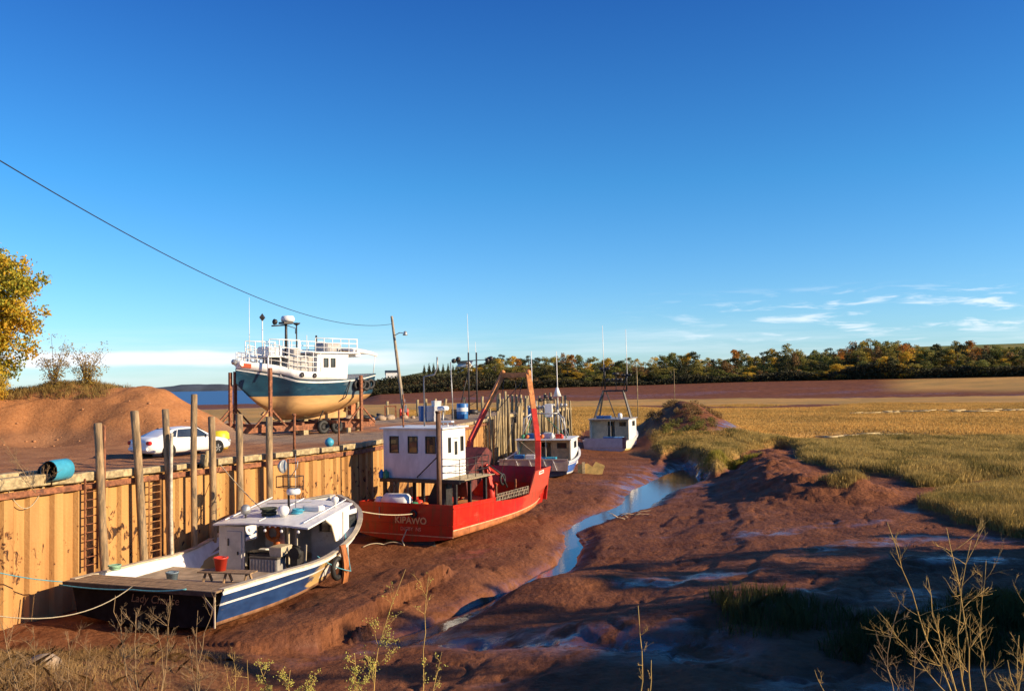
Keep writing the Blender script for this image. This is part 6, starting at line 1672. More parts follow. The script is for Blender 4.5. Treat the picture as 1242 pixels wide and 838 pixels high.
for y, lb in ((2.2, 'wooden block under the cradle beam near the rudder end'), (9.0, 'wooden block under the cradle beam near the bow end'), (6.0, 'wooden block under the middle of the cradle beam')):
    b = MB(); b.box((0, 0, .17), (.7, .4, .34)); o = tag(b.build('wooden_block', M['timber']), lb, 'block'); put(o, b5, -1.3, y, yz(-14, 63))
g = on(b5, -.6, .6, 0)
log_pile('prop_post', (g.x, g.y, -.2), on(b5, -.7, .55, 2.35), .16, .16, M['timber'], 'pale timber prop standing under the dry boat stern', 'props', 'prop')
# ------------------------------------------------------------------ plants
def leaf_mesh(name, C_, rad, n, size, mats, jitter=0.35, flat=0.0, seed=1):
    """n leaf quads spread through clumps (centres C_, radii rad), mostly near the clump surface"""
    g = np.random.default_rng(seed)
    C_ = np.asarray(C_, float); rad = np.asarray(rad, float)
    w = rad ** 2; idx = g.choice(len(C_), n, p=w / w.sum())
    d = g.normal(size=(n, 3)); d /= np.linalg.norm(d, axis=1)[:, None]
    rr = rad[idx] * g.uniform(0.35, 1.0, n) ** 0.6 * (1 + jitter * g.normal(size=n) * .5)
    p = C_[idx] + d * rr[:, None] * np.array([1, 1, 0.8])
    nrm = d * 0.6 + g.normal(size=(n, 3)) * 0.7; nrm /= np.linalg.norm(nrm, axis=1)[:, None]
    a = np.cross(nrm, g.normal(size=(n, 3))); a /= np.linalg.norm(a, axis=1)[:, None]; b = np.cross(nrm, a)
    s = size * g.uniform(.6, 1.3, n)[:, None]
    V = np.stack([p - a * s, p + b * s * .55, p + a * s, p - b * s * .55], 1).reshape(-1, 3)
    Fq = np.arange(n * 4).reshape(n, 4)
    return V, Fq

def np_data(name, V, Fq, mt):
    o = np_mesh(name, V, Fq, mt); return o

LEAF = {
 'gold': leaf_mat('golden_leaves', [(.55, .30, .03), (.62, .42, .05), (.40, .32, .045)]),
 'orange': leaf_mat('orange_leaves', [(.40, .14, .03), (.50, .21, .035), (.34, .20, .045)]),
 'green': leaf_mat('dull_green_leaves', [(.11, .13, .03), (.18, .19, .045), (.27, .23, .05)]),
 'olive': leaf_mat('olive_leaves', [(.24, .19, .045), (.34, .27, .055), (.18, .18, .04)]),
 'dark': leaf_mat('dark_green_leaves', [(.04, .045, .016), (.075, .08, .025), (.06, .055, .02)], .2),
 'brown': leaf_mat('brown_leaves', [(.22, .12, .045), (.32, .18, .06), (.17, .12, .045)], .2),
}
BARK = mat('tree_bark', (.12, .09, .065), .9, .3, 4)

# big autumn tree at the edge of the picture
def big_tree():
    r = random.Random(4)
    root = Vector((-35.5, 57.0, 0)); zb = yz(root.x, root.y) - .2
    o = thing('autumn_tree', 'large autumn tree with yellow and green leaves above the sand mound', 'tree', (root.x, root.y, zb)); o.scale = (1.06, 1.06, 1.24)
    b = MB(); b.tube([(0, 0, 0), (.1, .05, 2.2), (.0, .1, 5), (.2, .0, 8), (.1, .1, 9.8)], [.34, .28, .2, .12, .04], 9)
    C_, rad = [], []
    for i in range(46):
        z0 = r.uniform(1.0, 8.2); a = r.uniform(0, 6.283)
        reach = (4.5 * math.sin(min(1, (z0 + 1.6) / 10.5) * math.pi) ** .75) * r.uniform(.55, 1.08)
        p0 = Vector((.1, .05, z0)); p1 = Vector((math.cos(a) * reach, math.sin(a) * reach, z0 + r.uniform(.2, 1.7) * (reach / 3)))
        pm = p0.lerp(p1, .5) + Vector((0, 0, .25)); b.tube([p0, pm, p1], [.07, .045, .015], 5)
        for k in range(5):
            q = p0.lerp(p1, .45 + .16 * k) + Vector((r.gauss(0, .3), r.gauss(0, .3), r.gauss(0, .25)))
            C_.append(tuple(q)); rad.append(r.uniform(.4, .8) * (1.15 - .08 * k))
    for k in range(10): C_.append((r.gauss(0, .7), r.gauss(0, .7), 8.6 + r.uniform(0, 1.6))); rad.append(r.uniform(.4, .7))
    b.build('trunk', BARK, o)
    V, Fq = leaf_mesh('crown', C_, rad, 42000, .105, None, .5, seed=3)
    np_mesh('crown', V, Fq, leaf_mat('autumn_tree_leaves', [(.46, .25, .02), (.54, .36, .03), (.34, .31, .035), (.20, .24, .035)], .35, nscale=.42), o)
big_tree()
def sapling(x, y, hgt, spread, n, label, mt, seed, nb=14):
    r = random.Random(seed); zb = yz(x, y) - .1
    o = thing('sapling', label, 'shrub', (x, y, zb)); b = MB(); C_, rad = [], []
    for s in range(nb):
        a = r.uniform(0, 6.283); e = r.uniform(.3, 1) * spread
        h1 = hgt * r.uniform(.45, 1); p = [Vector((0, 0, 0)), Vector((math.cos(a) * e * .35, math.sin(a) * e * .35, h1 * .55)), Vector((math.cos(a) * e, math.sin(a) * e, h1))]
        b.tube(p, [.03, .02, .008], 5)
        for k in range(9):
            kk = .25 + .85 * k / 8; q = (p[0].lerp(p[1], kk * 1.6) if kk < .6 else p[1].lerp(p[2], (kk - .6) / .5)) + Vector((r.gauss(0, .22), r.gauss(0, .22), r.gauss(0, .15))); C_.append(tuple(q)); rad.append(r.uniform(.12, .36))
    b.build('stems', BARK, o)
    V, Fq = leaf_mesh('foliage', C_, rad, n, .06, None, .6, seed=seed); np_mesh('foliage', V, Fq, mt, o)
pale = leaf_mat('pale_yellow_leaves', [(.44, .30, .07), (.40, .26, .05), (.28, .22, .06)], .4)
sapling(-30.4, 58.8, 3.7, 1.5, 1700, 'tall thin shrub with sparse pale yellow leaves next to the big autumn tree', pale, 21)
sapling(-28.7, 59.8, 2.8, 1.3, 2000, 'bushier pale yellow shrub on the mound top right of the thin shrub', pale, 22, 20)
sapling(-33.6, 57.2, 1.9, 1.3, 3000, 'low yellow green bush under the big autumn tree', LEAF['gold'], 23)

# grasses ----------------------------------------------------------
def blades(xy, zf, hgt, wid, nb, lean, seed, spread=.10):
    """tufts of narrow triangular blades; xy (n,2), hgt per tuft"""
    g = np.random.default_rng(seed); n = len(xy)
    base = np.repeat(np.column_stack([xy, zf]), nb, 0); N = n * nb
    base[:, :2] += g.normal(size=(N, 2)) * spread
    H = np.repeat(hgt, nb) * g.uniform(.55, 1.15, N)
    a = g.uniform(0, 2 * np.pi, N); wv = np.stack([np.cos(a), np.sin(a), 0 * a], 1) * (wid * g.uniform(.6, 1.3, N))[:, None]
    la = g.uniform(0, 2 * np.pi, N); ln = np.stack([np.cos(la), np.sin(la), 0 * la], 1) * (H * np.abs(g.normal(size=N)) * lean)[:, None]
    mid = base + ln * .4 + np.column_stack([0 * H, 0 * H, H * .6]); tip = base + ln * 1.3 + np.column_stack([0 * H, 0 * H, H])
    V = np.stack([base - wv, base + wv, mid + wv * .7, tip, mid - wv * .7], 1).reshape(-1, 3)
    return V, np.arange(N * 5).reshape(N, 5)

def grass_mat(name, cols, nscale=.25, trans=.3, dcol=None):
    mt, t, bs = new_mat(name)
    g = t.n('ShaderNodeNewGeometry'); pos = g.outputs['Position']
    nz = t.noise(t.mapping(pos, (1, .6, .2)), nscale, 5, .6)
    k = t.math('ADD', t.math('MULTIPLY', g.outputs['Random Per Island'], .4), t.math('MULTIPLY', t.ramp(nz, .32, .68), .6))
    cr = t.n('ShaderNodeValToRGB'); t.l(k, cr.inputs[0]); el = cr.color_ramp.elements
    el[0].position = .1; el[0].color = cols[0] + (1,); el[1].position = .9; el[1].color = cols[-1] + (1,)
    for i, c in enumerate(cols[1:-1]): e = el.new(.1 + .8 * (i + 1) / (len(cols) - 1)); e.color = c + (1,)
    c = cr.outputs[0]
    t.l(c, bs.inputs['Base Color']); bs.inputs['Roughness'].default_value = .7; bs.inputs['Specular IOR Level'].default_value = .2
    tr = t.n('ShaderNodeBsdfTranslucent'); t.l(c, tr.inputs[0]); mx = t.n('ShaderNodeMixShader'); mx.inputs[0].default_value = trans
    t.l(bs.outputs[0], mx.inputs[1]); t.l(tr.outputs[0], mx.inputs[2]); t.l(mx.outputs[0], mt.node_tree.nodes['Material Output'].inputs[0])
    return mt

def scatter(n, r0, r1, u0, u1, seed, key='marsh', thr=.5, power=1.0):
    g = np.random.default_rng(seed)
    # uniform over the fan between two bearings and two distances
    r = np.sqrt(g.uniform(r0 * r0, r1 * r1, n)); a = np.arctan(g.uniform(u0, u1, n))
    x, y = r * np.sin(a), r * np.cos(a)
    h, ma, fi, gr, we_ = terrain(x, y); m = {'marsh': ma, 'grass': gr}[key]
    keep = m > thr + .25 * g.uniform(-1, 1, n)
    return np.column_stack([x[keep], y[keep]]), h[keep], m[keep]

def patch(x, y, s, seed): return .5 + .5 * fbm(x / s, y / s, 3, seed)
gm_near = grass_mat('cordgrass', [(.12, .105, .028), (.26, .19, .055), (.48, .34, .11), (.34, .235, .07)], .3)
gm_far = grass_mat('marsh_hay', [(.32, .20, .055), (.52, .31, .085), (.64, .37, .10)], .06, .35)
Vs, Fs, off = [], [], 0
def addb(V, Fq):
    global off
    Vs.append(V); Fs.append(Fq + off); off += len(V)
xy, z, m_ = scatter(90000, 36, 66, .1, .66, 31); hh = .62 * (.65 + .6 * patch(xy[:, 0], xy[:, 1], 4, 5)) * (.5 + .5 * m_)
addb(*blades(xy, z - .03, hh, .011, 5, .22, 1))
xy, z, m_ = scatter(80000, 66, 110, .0, .64, 32); hh = .62 * (.45 + .8 * patch(xy[:, 0], xy[:, 1], 6, 6)) * (.5 + .5 * m_) * np.where((xy[:, 0] < 25) & (xy[:, 1] > 72), .55, 1.0)
addb(*blades(xy, z - .03, hh, .02, 4, .22, 2, .16))
o = np_mesh('marsh_grass', np.concatenate(Vs), np.concatenate(Fs), gm_near); tag(o, 'tall yellow-olive cordgrass covering the nearer salt marsh', 'grass', kind='stuff')
Vs, Fs, off = [], [], 0
xy, z, m_ = scatter(95000, 105, 260, -.12, .62, 33); hh = .50 * (.35 + .9 * patch(xy[:, 0], xy[:, 1], 14, 7) ** 1.5)
addb(*blades(xy, z - .03, hh, .05, 4, .3, 3, .3))
o = np_mesh('marsh_hay', np.concatenate(Vs), np.concatenate(Fs), gm_far); tag(o, 'short golden marsh hay on the farther salt marsh', 'grass', kind='stuff')

g = gp(757, 628, -4.9); z0 = tz(*g); b = MB(); r = random.Random(3)
for k in range(9):
    a = r.uniform(-.4, .5) + (2.9 if k % 3 == 0 else 0); p = Vector((r.uniform(-.5, .5), r.uniform(-.2, .2), .04 + .02 * k)); q = p + Vector((math.cos(a) * r.uniform(.5, 1.3), math.sin(a) * .4, r.uniform(0, .35)))
    b.tube([p, (p + q) / 2 + Vector((0, 0, r.uniform(0, .12))), q], [.035, .025, .01], 5)
o = tag(b.build('driftwood_branch', mat('grey_driftwood', (.34, .25, .17), .85, .3, 5)), 'pale driftwood branch lying on the mud beside the stream', 'driftwood'); o.location = (g[0], g[1], z0)
r = random.Random(8)
for k in range(40):
    x, y = r.uniform(-37, -20), r.uniform(52.5, 57.5); s_ = r.choice((.05, .06, .08, .10, .14)); rock((x, y, yz(x, y) - s_ * .2), s_, 'small clod or stone lying on the face of the sand mound', mat('mound_clod', (.36, .17, .075), .9, .3, 3) if k == 0 else bpy.data.materials['mound_clod'], 'stones on the sand mound', 'stone')
# separate tufts on the mud
def tuft(px, py, z, rx, ry, n, hgt, label, mt, seed):
    g = np.random.default_rng(seed); c = gp(px, py, z)
    a = g.uniform(0, 2 * np.pi, n); k = np.sqrt(g.uniform(0, 1, n)) * (1 + .25 * np.sin(a * 3 + seed))
    xy = np.column_stack([c[0] + np.cos(a) * k * rx, c[1] + np.sin(a) * k * ry]); h = terrain(xy[:, 0], xy[:, 1])[0]
    V, Fq = blades(xy - np.array(c), h - .04, hgt * (1.1 - .5 * k), .009, 6, .28, seed, .08)
    o = np_mesh('grass_tuft', V, Fq, mt); o.location = (c[0], c[1], 0); tag(o, label, 'grass clump')
tuft(1022, 606, -4.0, 1.3, .9, 420, .65, 'small olive grass clump on the mud ridge left of the pool', gm_near, 51)
tuft(942, 778, -4.5, 2.1, 1.9, 420, .8, 'dark grass clump in the shaded mud, middle of the picture', grass_mat('shaded_cordgrass', [(.07, .075, .02), (.12, .11, .03), (.09, .10, .03)]), 52)  # blade colours darkened to paint in the shade here
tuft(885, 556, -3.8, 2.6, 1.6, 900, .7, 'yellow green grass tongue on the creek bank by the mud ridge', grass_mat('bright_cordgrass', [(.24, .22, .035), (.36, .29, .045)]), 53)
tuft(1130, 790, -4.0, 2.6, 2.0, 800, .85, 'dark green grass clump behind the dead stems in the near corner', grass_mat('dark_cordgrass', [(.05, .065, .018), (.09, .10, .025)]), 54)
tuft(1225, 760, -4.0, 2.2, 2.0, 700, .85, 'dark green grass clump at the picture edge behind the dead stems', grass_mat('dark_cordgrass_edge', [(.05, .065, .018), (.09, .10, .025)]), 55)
# dry grass on the talus at the foot of the wall and on the mound
xy, z, m_ = scatter(4600, 17, 31, -.66, -.30, 61, 'grass', .55); kp = NPR.uniform(0, 1, len(xy)) < np.interp(xy[:, 0] / xy[:, 1], [-.62, -.50, -.40, -.30], [1, .8, .25, .05]); xy, z, m_ = xy[kp], z[kp], m_[kp]; 
hh = .34 * (.4 + patch(xy[:, 0], xy[:, 1], 1.5, 8))
V, Fq = blades(xy, z - .03, hh, .005, 6, .95, 9, .12)
o = np_mesh('dry_grass', V, Fq, grass_mat('dry_grass', [(.14, .075, .03), (.30, .18, .07), (.46, .30, .13)], .8)); tag(o, 'dry straw-coloured grass on the bank below the wharf wall', 'grass', kind='stuff')
g_ = np.random.default_rng(71); n = 9000
x = g_.uniform(-48, -26.5, n); y = g_.uniform(54.5, 63, n)
keep = (yard_h(x, y) > 2.9) & (g_.uniform(0, 1, n) < .8) & (patch(x, y, 2.0, 12) > .38); x, y = x[keep], y[keep]
V, Fq = blades(np.column_stack([x, y]), yard_h(x, y) - .03, .45 * (.4 + patch(x, y, 1.5, 9)), .011, 5, .35, 10, .12)
o = np_mesh('mound_grass', V, Fq, grass_mat('mound_weeds', [(.20, .14, .04), (.30, .20, .06), (.36, .24, .08)], .8)); tag(o, 'dry brown weeds along the top of the sand mound', 'grass', kind='stuff')
# brush on the bank beside the last boat
def brush(cx, cy, rx, ry, n, label, mt, seed):
    r = random.Random(seed); C_, rad = [], []
    for k in range(n):
        a, q = r.uniform(0, 6.283), math.sqrt(r.random())
        x, y = cx + math.cos(a) * q * rx, cy + math.sin(a) * q * ry
        C_.append((x - cx, y - cy, tz(x, y) + r.uniform(-.1, .45))); rad.append(r.uniform(.3, .65))
    V, Fq = leaf_mesh('brush', C_, rad, n * 130, .085, None, .5, seed=seed)
    o = np_mesh('brush', V, Fq, mt); o.location = (cx, cy, 0); tag(o, label, 'brush', kind=None)
brush(22.3, 117, 4.4, 9.5, 70, 'reddish brown scrub covering the bank beside the last white boat', LEAF['brown'], 81)
brush(20.6, 106.0, 3.6, 3.6, 28, 'green grass and scrub on the near slope of the brush bank', leaf_mat('bank_green', [(.10, .11, .025), (.20, .18, .035), (.15, .12, .03)]), 82)
for px, ty, by, r_, lb in ((773.5, 446, 494, .10, 'thin grey pole standing on the brush bank'), (818.5, 447, 486, .09, 'taller bare pole on the marsh right of the brush bank')):
    g = G(px, by + 2, -3.0 if px > 800 else -1.5)
    b = MB(); zt = z_at(ty, px, g.y); b.tube([(0, 0, -1.5), (.02, 0, (zt - g.z) * .5), (0, 0, zt - g.z)], [r_, r_ * .9, r_ * .7], 7); b.tube([(0, 0, zt - g.z), (0, 0, zt - g.z + .06)], r_ * .5, 6)
    o = tag(b.build('marker_pole', M['pile_grey']), lb, 'pole'); o.location = g

# far wood: trees one can tell apart, each with crown and trunk, in front of a dark mass
def tree_variant(kind, seed, hgt=11.0, wid=4.2, leaves=1700, size=.30, low=.10):
    r = random.Random(seed); C_, rad = [], []
    for k in range(26):
        z = hgt * r.uniform(low, .97); f = math.sin(min(1, (z / hgt) * .92 + .08) * math.pi) ** .6
        a = r.uniform(0, 6.283); q = math.sqrt(r.random()) * wid * f * .8
        C_.append((math.cos(a) * q, math.sin(a) * q, z)); rad.append(r.uniform(.9, 1.6) * (.6 + .4 * f))
    o = thing('broadleaf_tree', '', 'tree')
    b = MB(); b.tube([(0, 0, -1.5), (.1, 0, hgt * .4), (0, .1, hgt * .85)], [.26, .18, .05], 6)
    for k in range(5):
        c = C_[r.randrange(len(C_))]; b.tube([(.05, 0, hgt * .3), (c[0] * .5, c[1] * .5, (hgt * .3 + c[2]) / 2), c], [.1, .06, .02], 4)
    b.build('trunk', BARK, o)
    V, Fq = leaf_mesh('crown', C_, rad, leaves, size, None, .4, seed=seed); np_mesh('crown', V, Fq, LEAF[kind], o)
    return o
KLAB = {'gold': 'golden yellow autumn tree in the wood along the far shore', 'orange': 'rust orange autumn tree in the wood along the far shore', 'green': 'dull green leafy tree in the wood along the far shore',
        'olive': 'olive and yellow leafy tree in the wood along the far shore', 'dark': 'dark green tree in the wood along the far shore', 'brown': 'brown-leaved tree in the wood along the far shore'}
VAR = {}
for i, kd in enumerate(('gold', 'orange', 'green', 'olive', 'dark', 'brown')):
    VAR[kd] = [[tree_variant(kd, 100 + 7 * i + j), False] for j in range(2)]
def put_tree(kd, x, y, z, s, sz=1.0):
    v = VAR[kd][RND.randrange(2)]
    if not v[1]: o = v[0]; v[1] = True
    else: o = copy_tree(v[0])
    o.location = (x, y, z); o.scale = (s, s, s * sz); o.rotation_euler = (0, 0, RND.uniform(0, 6.28))
    tag(o, KLAB[kd], 'tree', 'trees of the wood along the far shore')
    return o
SKY = [(556, 447), (575, 436), (600, 431), (640, 433), (680, 430), (720, 434), (760, 434), (780, 436), (805, 430), (830, 424), (860, 428), (900, 427), (930, 424), (955, 420), (985, 423), (1010, 424), (1025, 417), (1060, 411), (1085, 413), (1110, 419), (1140, 418), (1170, 416), (1200, 417), (1230, 416), (1300, 414)]
kinds = ['gold', 'olive', 'green', 'olive', 'gold', 'brown', 'green', 'orange', 'dark', 'olive']
def sky_row(px): return float(np.interp(px, [p[0] for p in SKY], [p[1] for p in SKY]))
for row, (dist, dy, npx) in enumerate(((545, 0, 10.0), (520, 4, 10.5), (503, 11, 11), (491, 23, 13))):
    px = (558 if row < 3 else 600) + 4 * row
    while px < 1290:
        u = (px - 621) / FPX; rr_ = dist + RND.uniform(-5, 5); y = rr_ / math.sqrt(1 + u * u); x = u * y
        ty = max(sky_row(px) + dy + RND.uniform(-5, 8), sky_row(px) - 3)
        ztop = P(px, ty, y).z; gz = tz(x, y) - .3; hgt = max(ztop - gz, 5.0)
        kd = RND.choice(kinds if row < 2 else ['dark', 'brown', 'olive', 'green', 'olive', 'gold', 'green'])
        s = hgt / 11.2; sx = min(max(s, 1.25), 1.9) * RND.uniform(.9, 1.1); o = put_tree(kd, x, y, gz, 1.0); o.scale = (sx, sx, s)
        px += npx * RND.uniform(.75, 1.25)
# undergrowth that reads as one mass below the crowns, down to the shore
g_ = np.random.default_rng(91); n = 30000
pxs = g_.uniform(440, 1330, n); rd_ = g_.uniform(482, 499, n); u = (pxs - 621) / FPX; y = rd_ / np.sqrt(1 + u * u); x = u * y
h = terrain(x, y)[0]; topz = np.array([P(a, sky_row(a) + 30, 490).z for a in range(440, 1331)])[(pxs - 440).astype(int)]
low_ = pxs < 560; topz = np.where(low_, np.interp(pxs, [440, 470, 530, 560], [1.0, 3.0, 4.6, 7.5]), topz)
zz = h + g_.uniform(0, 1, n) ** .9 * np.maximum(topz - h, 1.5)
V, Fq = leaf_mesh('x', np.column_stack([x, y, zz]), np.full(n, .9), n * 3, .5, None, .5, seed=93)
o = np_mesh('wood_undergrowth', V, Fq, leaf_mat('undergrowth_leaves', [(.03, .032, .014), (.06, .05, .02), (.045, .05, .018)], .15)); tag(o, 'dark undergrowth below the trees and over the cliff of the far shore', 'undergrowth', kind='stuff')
# spruces on the far headland and the two houses there
def spruce():
    o = thing('spruce_tree', 'dark spruce in the row on the far headland field', 'tree', group='spruces on the headland')
    b = MB(); b.tube([(0, 0, -.5), (0, 0, 7.4)], [.15, .03], 5); b.build('trunk', BARK, o)
    r = random.Random(5); V = []; C_, rad = [], []
    for k in range(22):
        z = .7 + 6.6 * k / 21; C_.append((r.gauss(0, .15), r.gauss(0, .15), z)); rad.append(.25 + 1.35 * (1 - k / 21))
    V, Fq = leaf_mesh('c', C_, rad, 700, .3, None, .3, seed=9); np_mesh('crown', V, Fq, LEAF['dark'], o); return o
s0 = spruce()
for i, (px, ty, s) in enumerate(((514, 442, .8), (520, 440, 1.0), (525.5, 440, 1.0), (531, 442, .85), (537, 441, .9), (543, 440, 1.0), (549, 442, .8), (553, 443, .75))):
    o = s0 if i == 0 else copy_tree(s0)
    y = 640.0; x = (px - 621) / FPX * y; z = tz(x, y); zt = P(px, ty, y).z
    o.location = (x, y, z); k = max((zt - z) / 7.4, .5); o.scale = (k, k, k); o.rotation_euler = (0, 0, i * 1.3)
def far_house(px, by, y, w_, d_, h_, rh, label, roofm, wallm, rz):
    x = (px - 621) / FPX * y; z = tz(x, y)
    o = thing('farm_house', label, 'house', (x, y, z - .5), rz)
    b = MB(); b.box((0, 0, h_ / 2 + .2), (w_, d_, h_ + .4)); b.prism([(-d_ / 2, h_ + .4), (d_ / 2, h_ + .4), (0, h_ + rh + .3)], 'X', -w_ / 2, w_ / 2); b.build('wall', wallm, o)
    b = MB()
    for s in (-1, 1): b.beam((-w_ / 2 - .4, s * d_ / 4 + s * .15, h_ + .45 + rh / 2), (w_ / 2 + .4, s * d_ / 4 + s * .15, h_ + .45 + rh / 2), math.hypot(d_ / 2, rh) + .6, .18, up=(0, -s * rh, d_ / 2))
    b.build('roof', roofm, o)
    for k in (-.3, 0, .3):
        b = MB(); b.box((k * w_, -d_ / 2 - .02, h_ * .6), (1.0, .1, 1.1)); b.build('window', M['glass'], o)
far_house(474.5, 448, 660, 9, 8, 2.8, 3.0, 'far house with a dark blue roof low on the headland', mat('blue_roof', (.05, .09, .17), .5), M['white'], .2)
far_house(563, 445, 620, 8, 8, 4.6, 3.2, 'far pale house at the edge of the wood on the headland', mat('grey_roof', (.25, .25, .27), .6), M['white'], -.5)

# driftwood lines on the marsh
GD = 'straw and driftwood lines on the marsh'
for k, (px, py) in enumerate(((1100, 498), (1140, 499), (1180, 500), (1215, 497), (1060, 501), (1045, 527))):
    g = gp(px, py, -3.4); z = tz(*g); b = MB(); r = random.Random(k)
    for i in range(14):
        x, y = r.uniform(-4, 4), r.uniform(-.8, .8); a = r.gauss(0, .25); l = r.uniform(.6, 1.8)
        b.tube([(x - l * math.cos(a), y - l * math.sin(a), tz(g[0] + x, g[1] + y) - z + .3), (x + l * math.cos(a), y + l * math.sin(a), tz(g[0] + x, g[1] + y) - z + .34)], r.uniform(.05, .1), 5)
    o = b.build('driftwood_line', mat('driftwood', (.52, .40, .20), .8, .25, 2)); o.location = (g[0], g[1], z); tag(o, 'pale line of driftwood and straw lying in the marsh grass', 'driftwood', GD)

# trees on the high bank outside the picture, whose shade falls on the foreground mud
for k, (x, y) in enumerate(((37, 36.0), (39, 33), (36, 30.5), (40, 28), (37, 25.5), (40, 23), (36, 20.5), (39, 17.5), (37, 13), (38, 9))):
    o = put_tree(('olive', 'brown', 'gold')[k % 3], x, y, tz(x, y), (.36, .40, .36, .4, .36, .38, .36, .38, .36, .34)[k])
    tag(o, 'small autumn tree on the high bank to the side of the mud', 'tree', 'trees on the high bank')

# dead weeds in front of the camera, each plant a thing -------------------------------------------------
straw = mat('dead_stems', (.56, .36, .10), .75, .25, 6)
straw_d = mat('grey_dead_stems', (.30, .19, .09), .8, .25, 6)
bud = mat('yellow_green_buds', (.42, .38, .07), .7, .2, 6)
def stem_path(p0, d, L, r, n=7, curl=.12):
    pts = [Vector(p0)]; d = Vector(d).normalized()
    for i in range(n):
        d = (d + Vector((r.gauss(0, curl), r.gauss(0, curl), r.gauss(0, curl * .5) + .02))).normalized(); pts.append(pts[-1] + d * (L / n))
    return pts, d
def weed(label, base, tops, seed, thick=.006, branch=10, mtl=None, buds=0, blen=.5, depth=2):
    """dead plant: main stems towards given points, thin side twigs"""
    r = random.Random(seed); base = Vector(base); o = thing('dead_weed', label, 'weed', base)
    b = MB(); bb = MB(); tw = b
    def twig(p, d, L, th, lev):
        pts, d2 = stem_path(p, d, L, r, 5, .16); tw.tube(pts, [th * (1 - .13 * i) for i in range(len(pts))], 5)
        if lev > 0:
            for q in range(r.randint(2, 4)):
                i = r.randint(1, len(pts) - 2); sd = (d2 + Vector((r.gauss(0, .55), r.gauss(0, .3), r.gauss(.15, .4)))).normalized(); twig(pts[i], sd, L * r.uniform(.35, .6), th * .62, lev - 1)
        if buds and r.random() < buds:
            for q in range(r.randint(1, 4)):
                c = pts[r.randint(2, len(pts) - 1)] + Vector((r.gauss(0, .012), r.gauss(0, .012), r.gauss(0, .012))); s = r.uniform(.003, .0065)
                bb.lathe([(0, -s), (s, 0), (0, s)], c, 5)
    for tp in tops:
        v = Vector(tp) - base; pts = []
        side = Vector((r.gauss(0, .05), r.gauss(0, .05), 0)) * v.length
        for i in range(10):
            k = i / 9; pts.append(v * k + side * math.sin(k * math.pi) + Vector((r.gauss(0, .006), r.gauss(0, .006), 0)) * v.length * (0 if i in (0, 9) else 1))
        b.tube(pts, [thick * .72 * (1.15 - .8 * i / 9) for i in range(10)], 6)
        for k in range(int(branch * 1.8)):
            i = r.randint(3, 8); d = (pts[i + 1] - pts[i]).normalized(); sd = (d * .8 + Vector((r.gauss(0, .7), r.gauss(0, .4), r.gauss(0, .25)))).normalized()
            twig(pts[i], sd, blen * v.length * r.uniform(.12, .42), thick * .30, depth)
    b.build('stems', mtl or straw, o)
    if bb.v: bb.build('foliage', bud, o)
    return o
def wb_(px, py, dist): p = P(px, py, dist); return p
# right-hand group
weed('tall forked dead weed with bright straw stems in the near corner', wb_(1183, 905, 4.6), [wb_(1148, 640, 4.5), wb_(1076, 633, 4.6), wb_(1178, 655, 4.4), wb_(1125, 700, 4.7)], 201, .0056, 6, blen=.5)
weed('wide dead weed with stems leaning to the picture edge', wb_(1212, 910, 4.9), [wb_(1248, 712, 4.9), wb_(1196, 680, 5.0), wb_(1060, 735, 5.1)], 202, .0046, 5, mtl=straw)
weed('low dead weed with crooked twigs at the foot of the tall forked one', wb_(1108, 900, 5.0), [wb_(1060, 782, 5.0), wb_(1112, 762, 5.1), wb_(1088, 740, 5.0)], 203, .005, 6, mtl=straw_d)
weed('bunch of straw stems at the right picture edge', wb_(1236, 900, 4.3), [wb_(1236, 770, 4.3), wb_(1222, 800, 4.2), wb_(1252, 750, 4.4), wb_(1206, 815, 4.3)], 204, .005, 4)
weed('single bare twig low in the shade left of the dead weeds', wb_(1040, 890, 5.2), [wb_(988, 812, 5.2)], 205, .005, 2, mtl=straw)
weed('single upright straw stalk in the middle of the foreground', wb_(771, 900, 5.4), [wb_(774, 734, 5.4), wb_(790, 800, 5.3)], 206, .0062, 3, blen=.3)
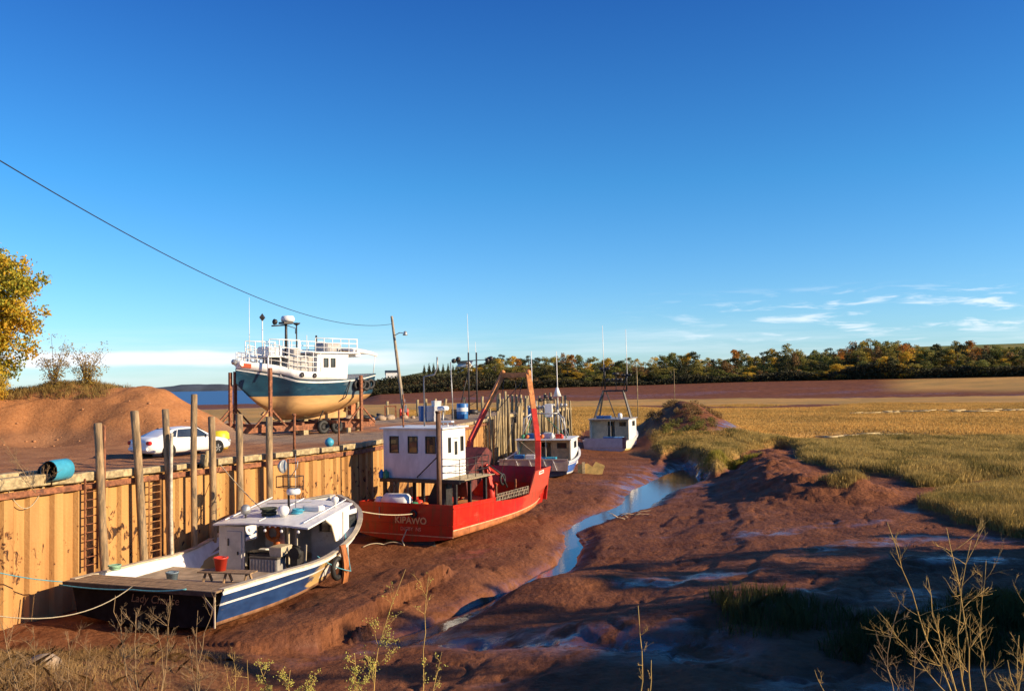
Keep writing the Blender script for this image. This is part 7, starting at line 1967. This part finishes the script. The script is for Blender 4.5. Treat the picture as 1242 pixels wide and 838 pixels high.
# plants with buds in the middle
weed('thin weed with small yellow green buds below the mud ledge', wb_(455, 900, 6.6), [wb_(492, 690, 6.6), wb_(430, 792, 6.5)], 207, .006, 7, buds=.8, blen=.45)
weed('bushy weed with yellow green seed heads low in the foreground', wb_(345, 900, 7.0), [wb_(312, 800, 7.0), wb_(352, 812, 7.0), wb_(384, 822, 7.1)], 208, .006, 7, buds=.9, blen=.5)
weed('slender curved twigs right of the budding weed', wb_(512, 900, 6.2), [wb_(520, 700, 6.2), wb_(536, 790, 6.2)], 209, .005, 4, mtl=straw, buds=.25, blen=.4)
# left group in front of the blue boat stern
weed('tall branching dead shrub in front of the black boat stern', wb_(178, 900, 7.6), [wb_(140, 722, 7.6), wb_(206, 722, 7.6), wb_(165, 742, 7.5), wb_(190, 760, 7.6)], 210, .0085, 7, mtl=straw_d, blen=.5, depth=3)
weed('pale dead shrub at the starboard corner of the black boat stern', wb_(250, 900, 7.4), [wb_(262, 728, 7.4), wb_(240, 740, 7.4), wb_(228, 770, 7.5)], 211, .007, 6, mtl=straw_d, blen=.45)
weed('low straw twigs left of the dead shrubs', wb_(105, 900, 7.2), [wb_(60, 790, 7.2), wb_(110, 780, 7.2), wb_(82, 765, 7.1)], 212, .006, 6, mtl=straw_d, blen=.6)
weed('crooked twigs in the left picture corner', wb_(30, 920, 6.8), [wb_(-10, 720, 6.8), wb_(40, 760, 6.8), wb_(12, 800, 6.8)], 213, .007, 6, mtl=straw_d, blen=.6)
weed('short dry twigs below the boat stern middle', wb_(300, 900, 7.8), [wb_(285, 790, 7.8), wb_(300, 800, 7.8), wb_(272, 805, 7.8)], 214, .005, 6, mtl=straw, blen=.5)
weed('leafless bush with brown leaves at the wharf edge in the left corner', (-16.6, 30.9, -.15), [P(8, 548, 31.5), P(-6, 520, 31.2), P(16, 560, 31.6)], 215, .012, 8, mtl=straw_d, blen=.6)
weed('dead grass bush growing beside the cut barrel', (-17.2, 32.6, 0), [P(52, 566, 32.6), P(60, 564, 32.6), P(74, 570, 32.4)], 216, .012, 8, mtl=straw_d, blen=.6)
rock(tuple(Vector((-11.9, 22.6, tz(-11.9, 22.6) - .1))), .45, 'pale rounded stone in the dry grass of the left corner')
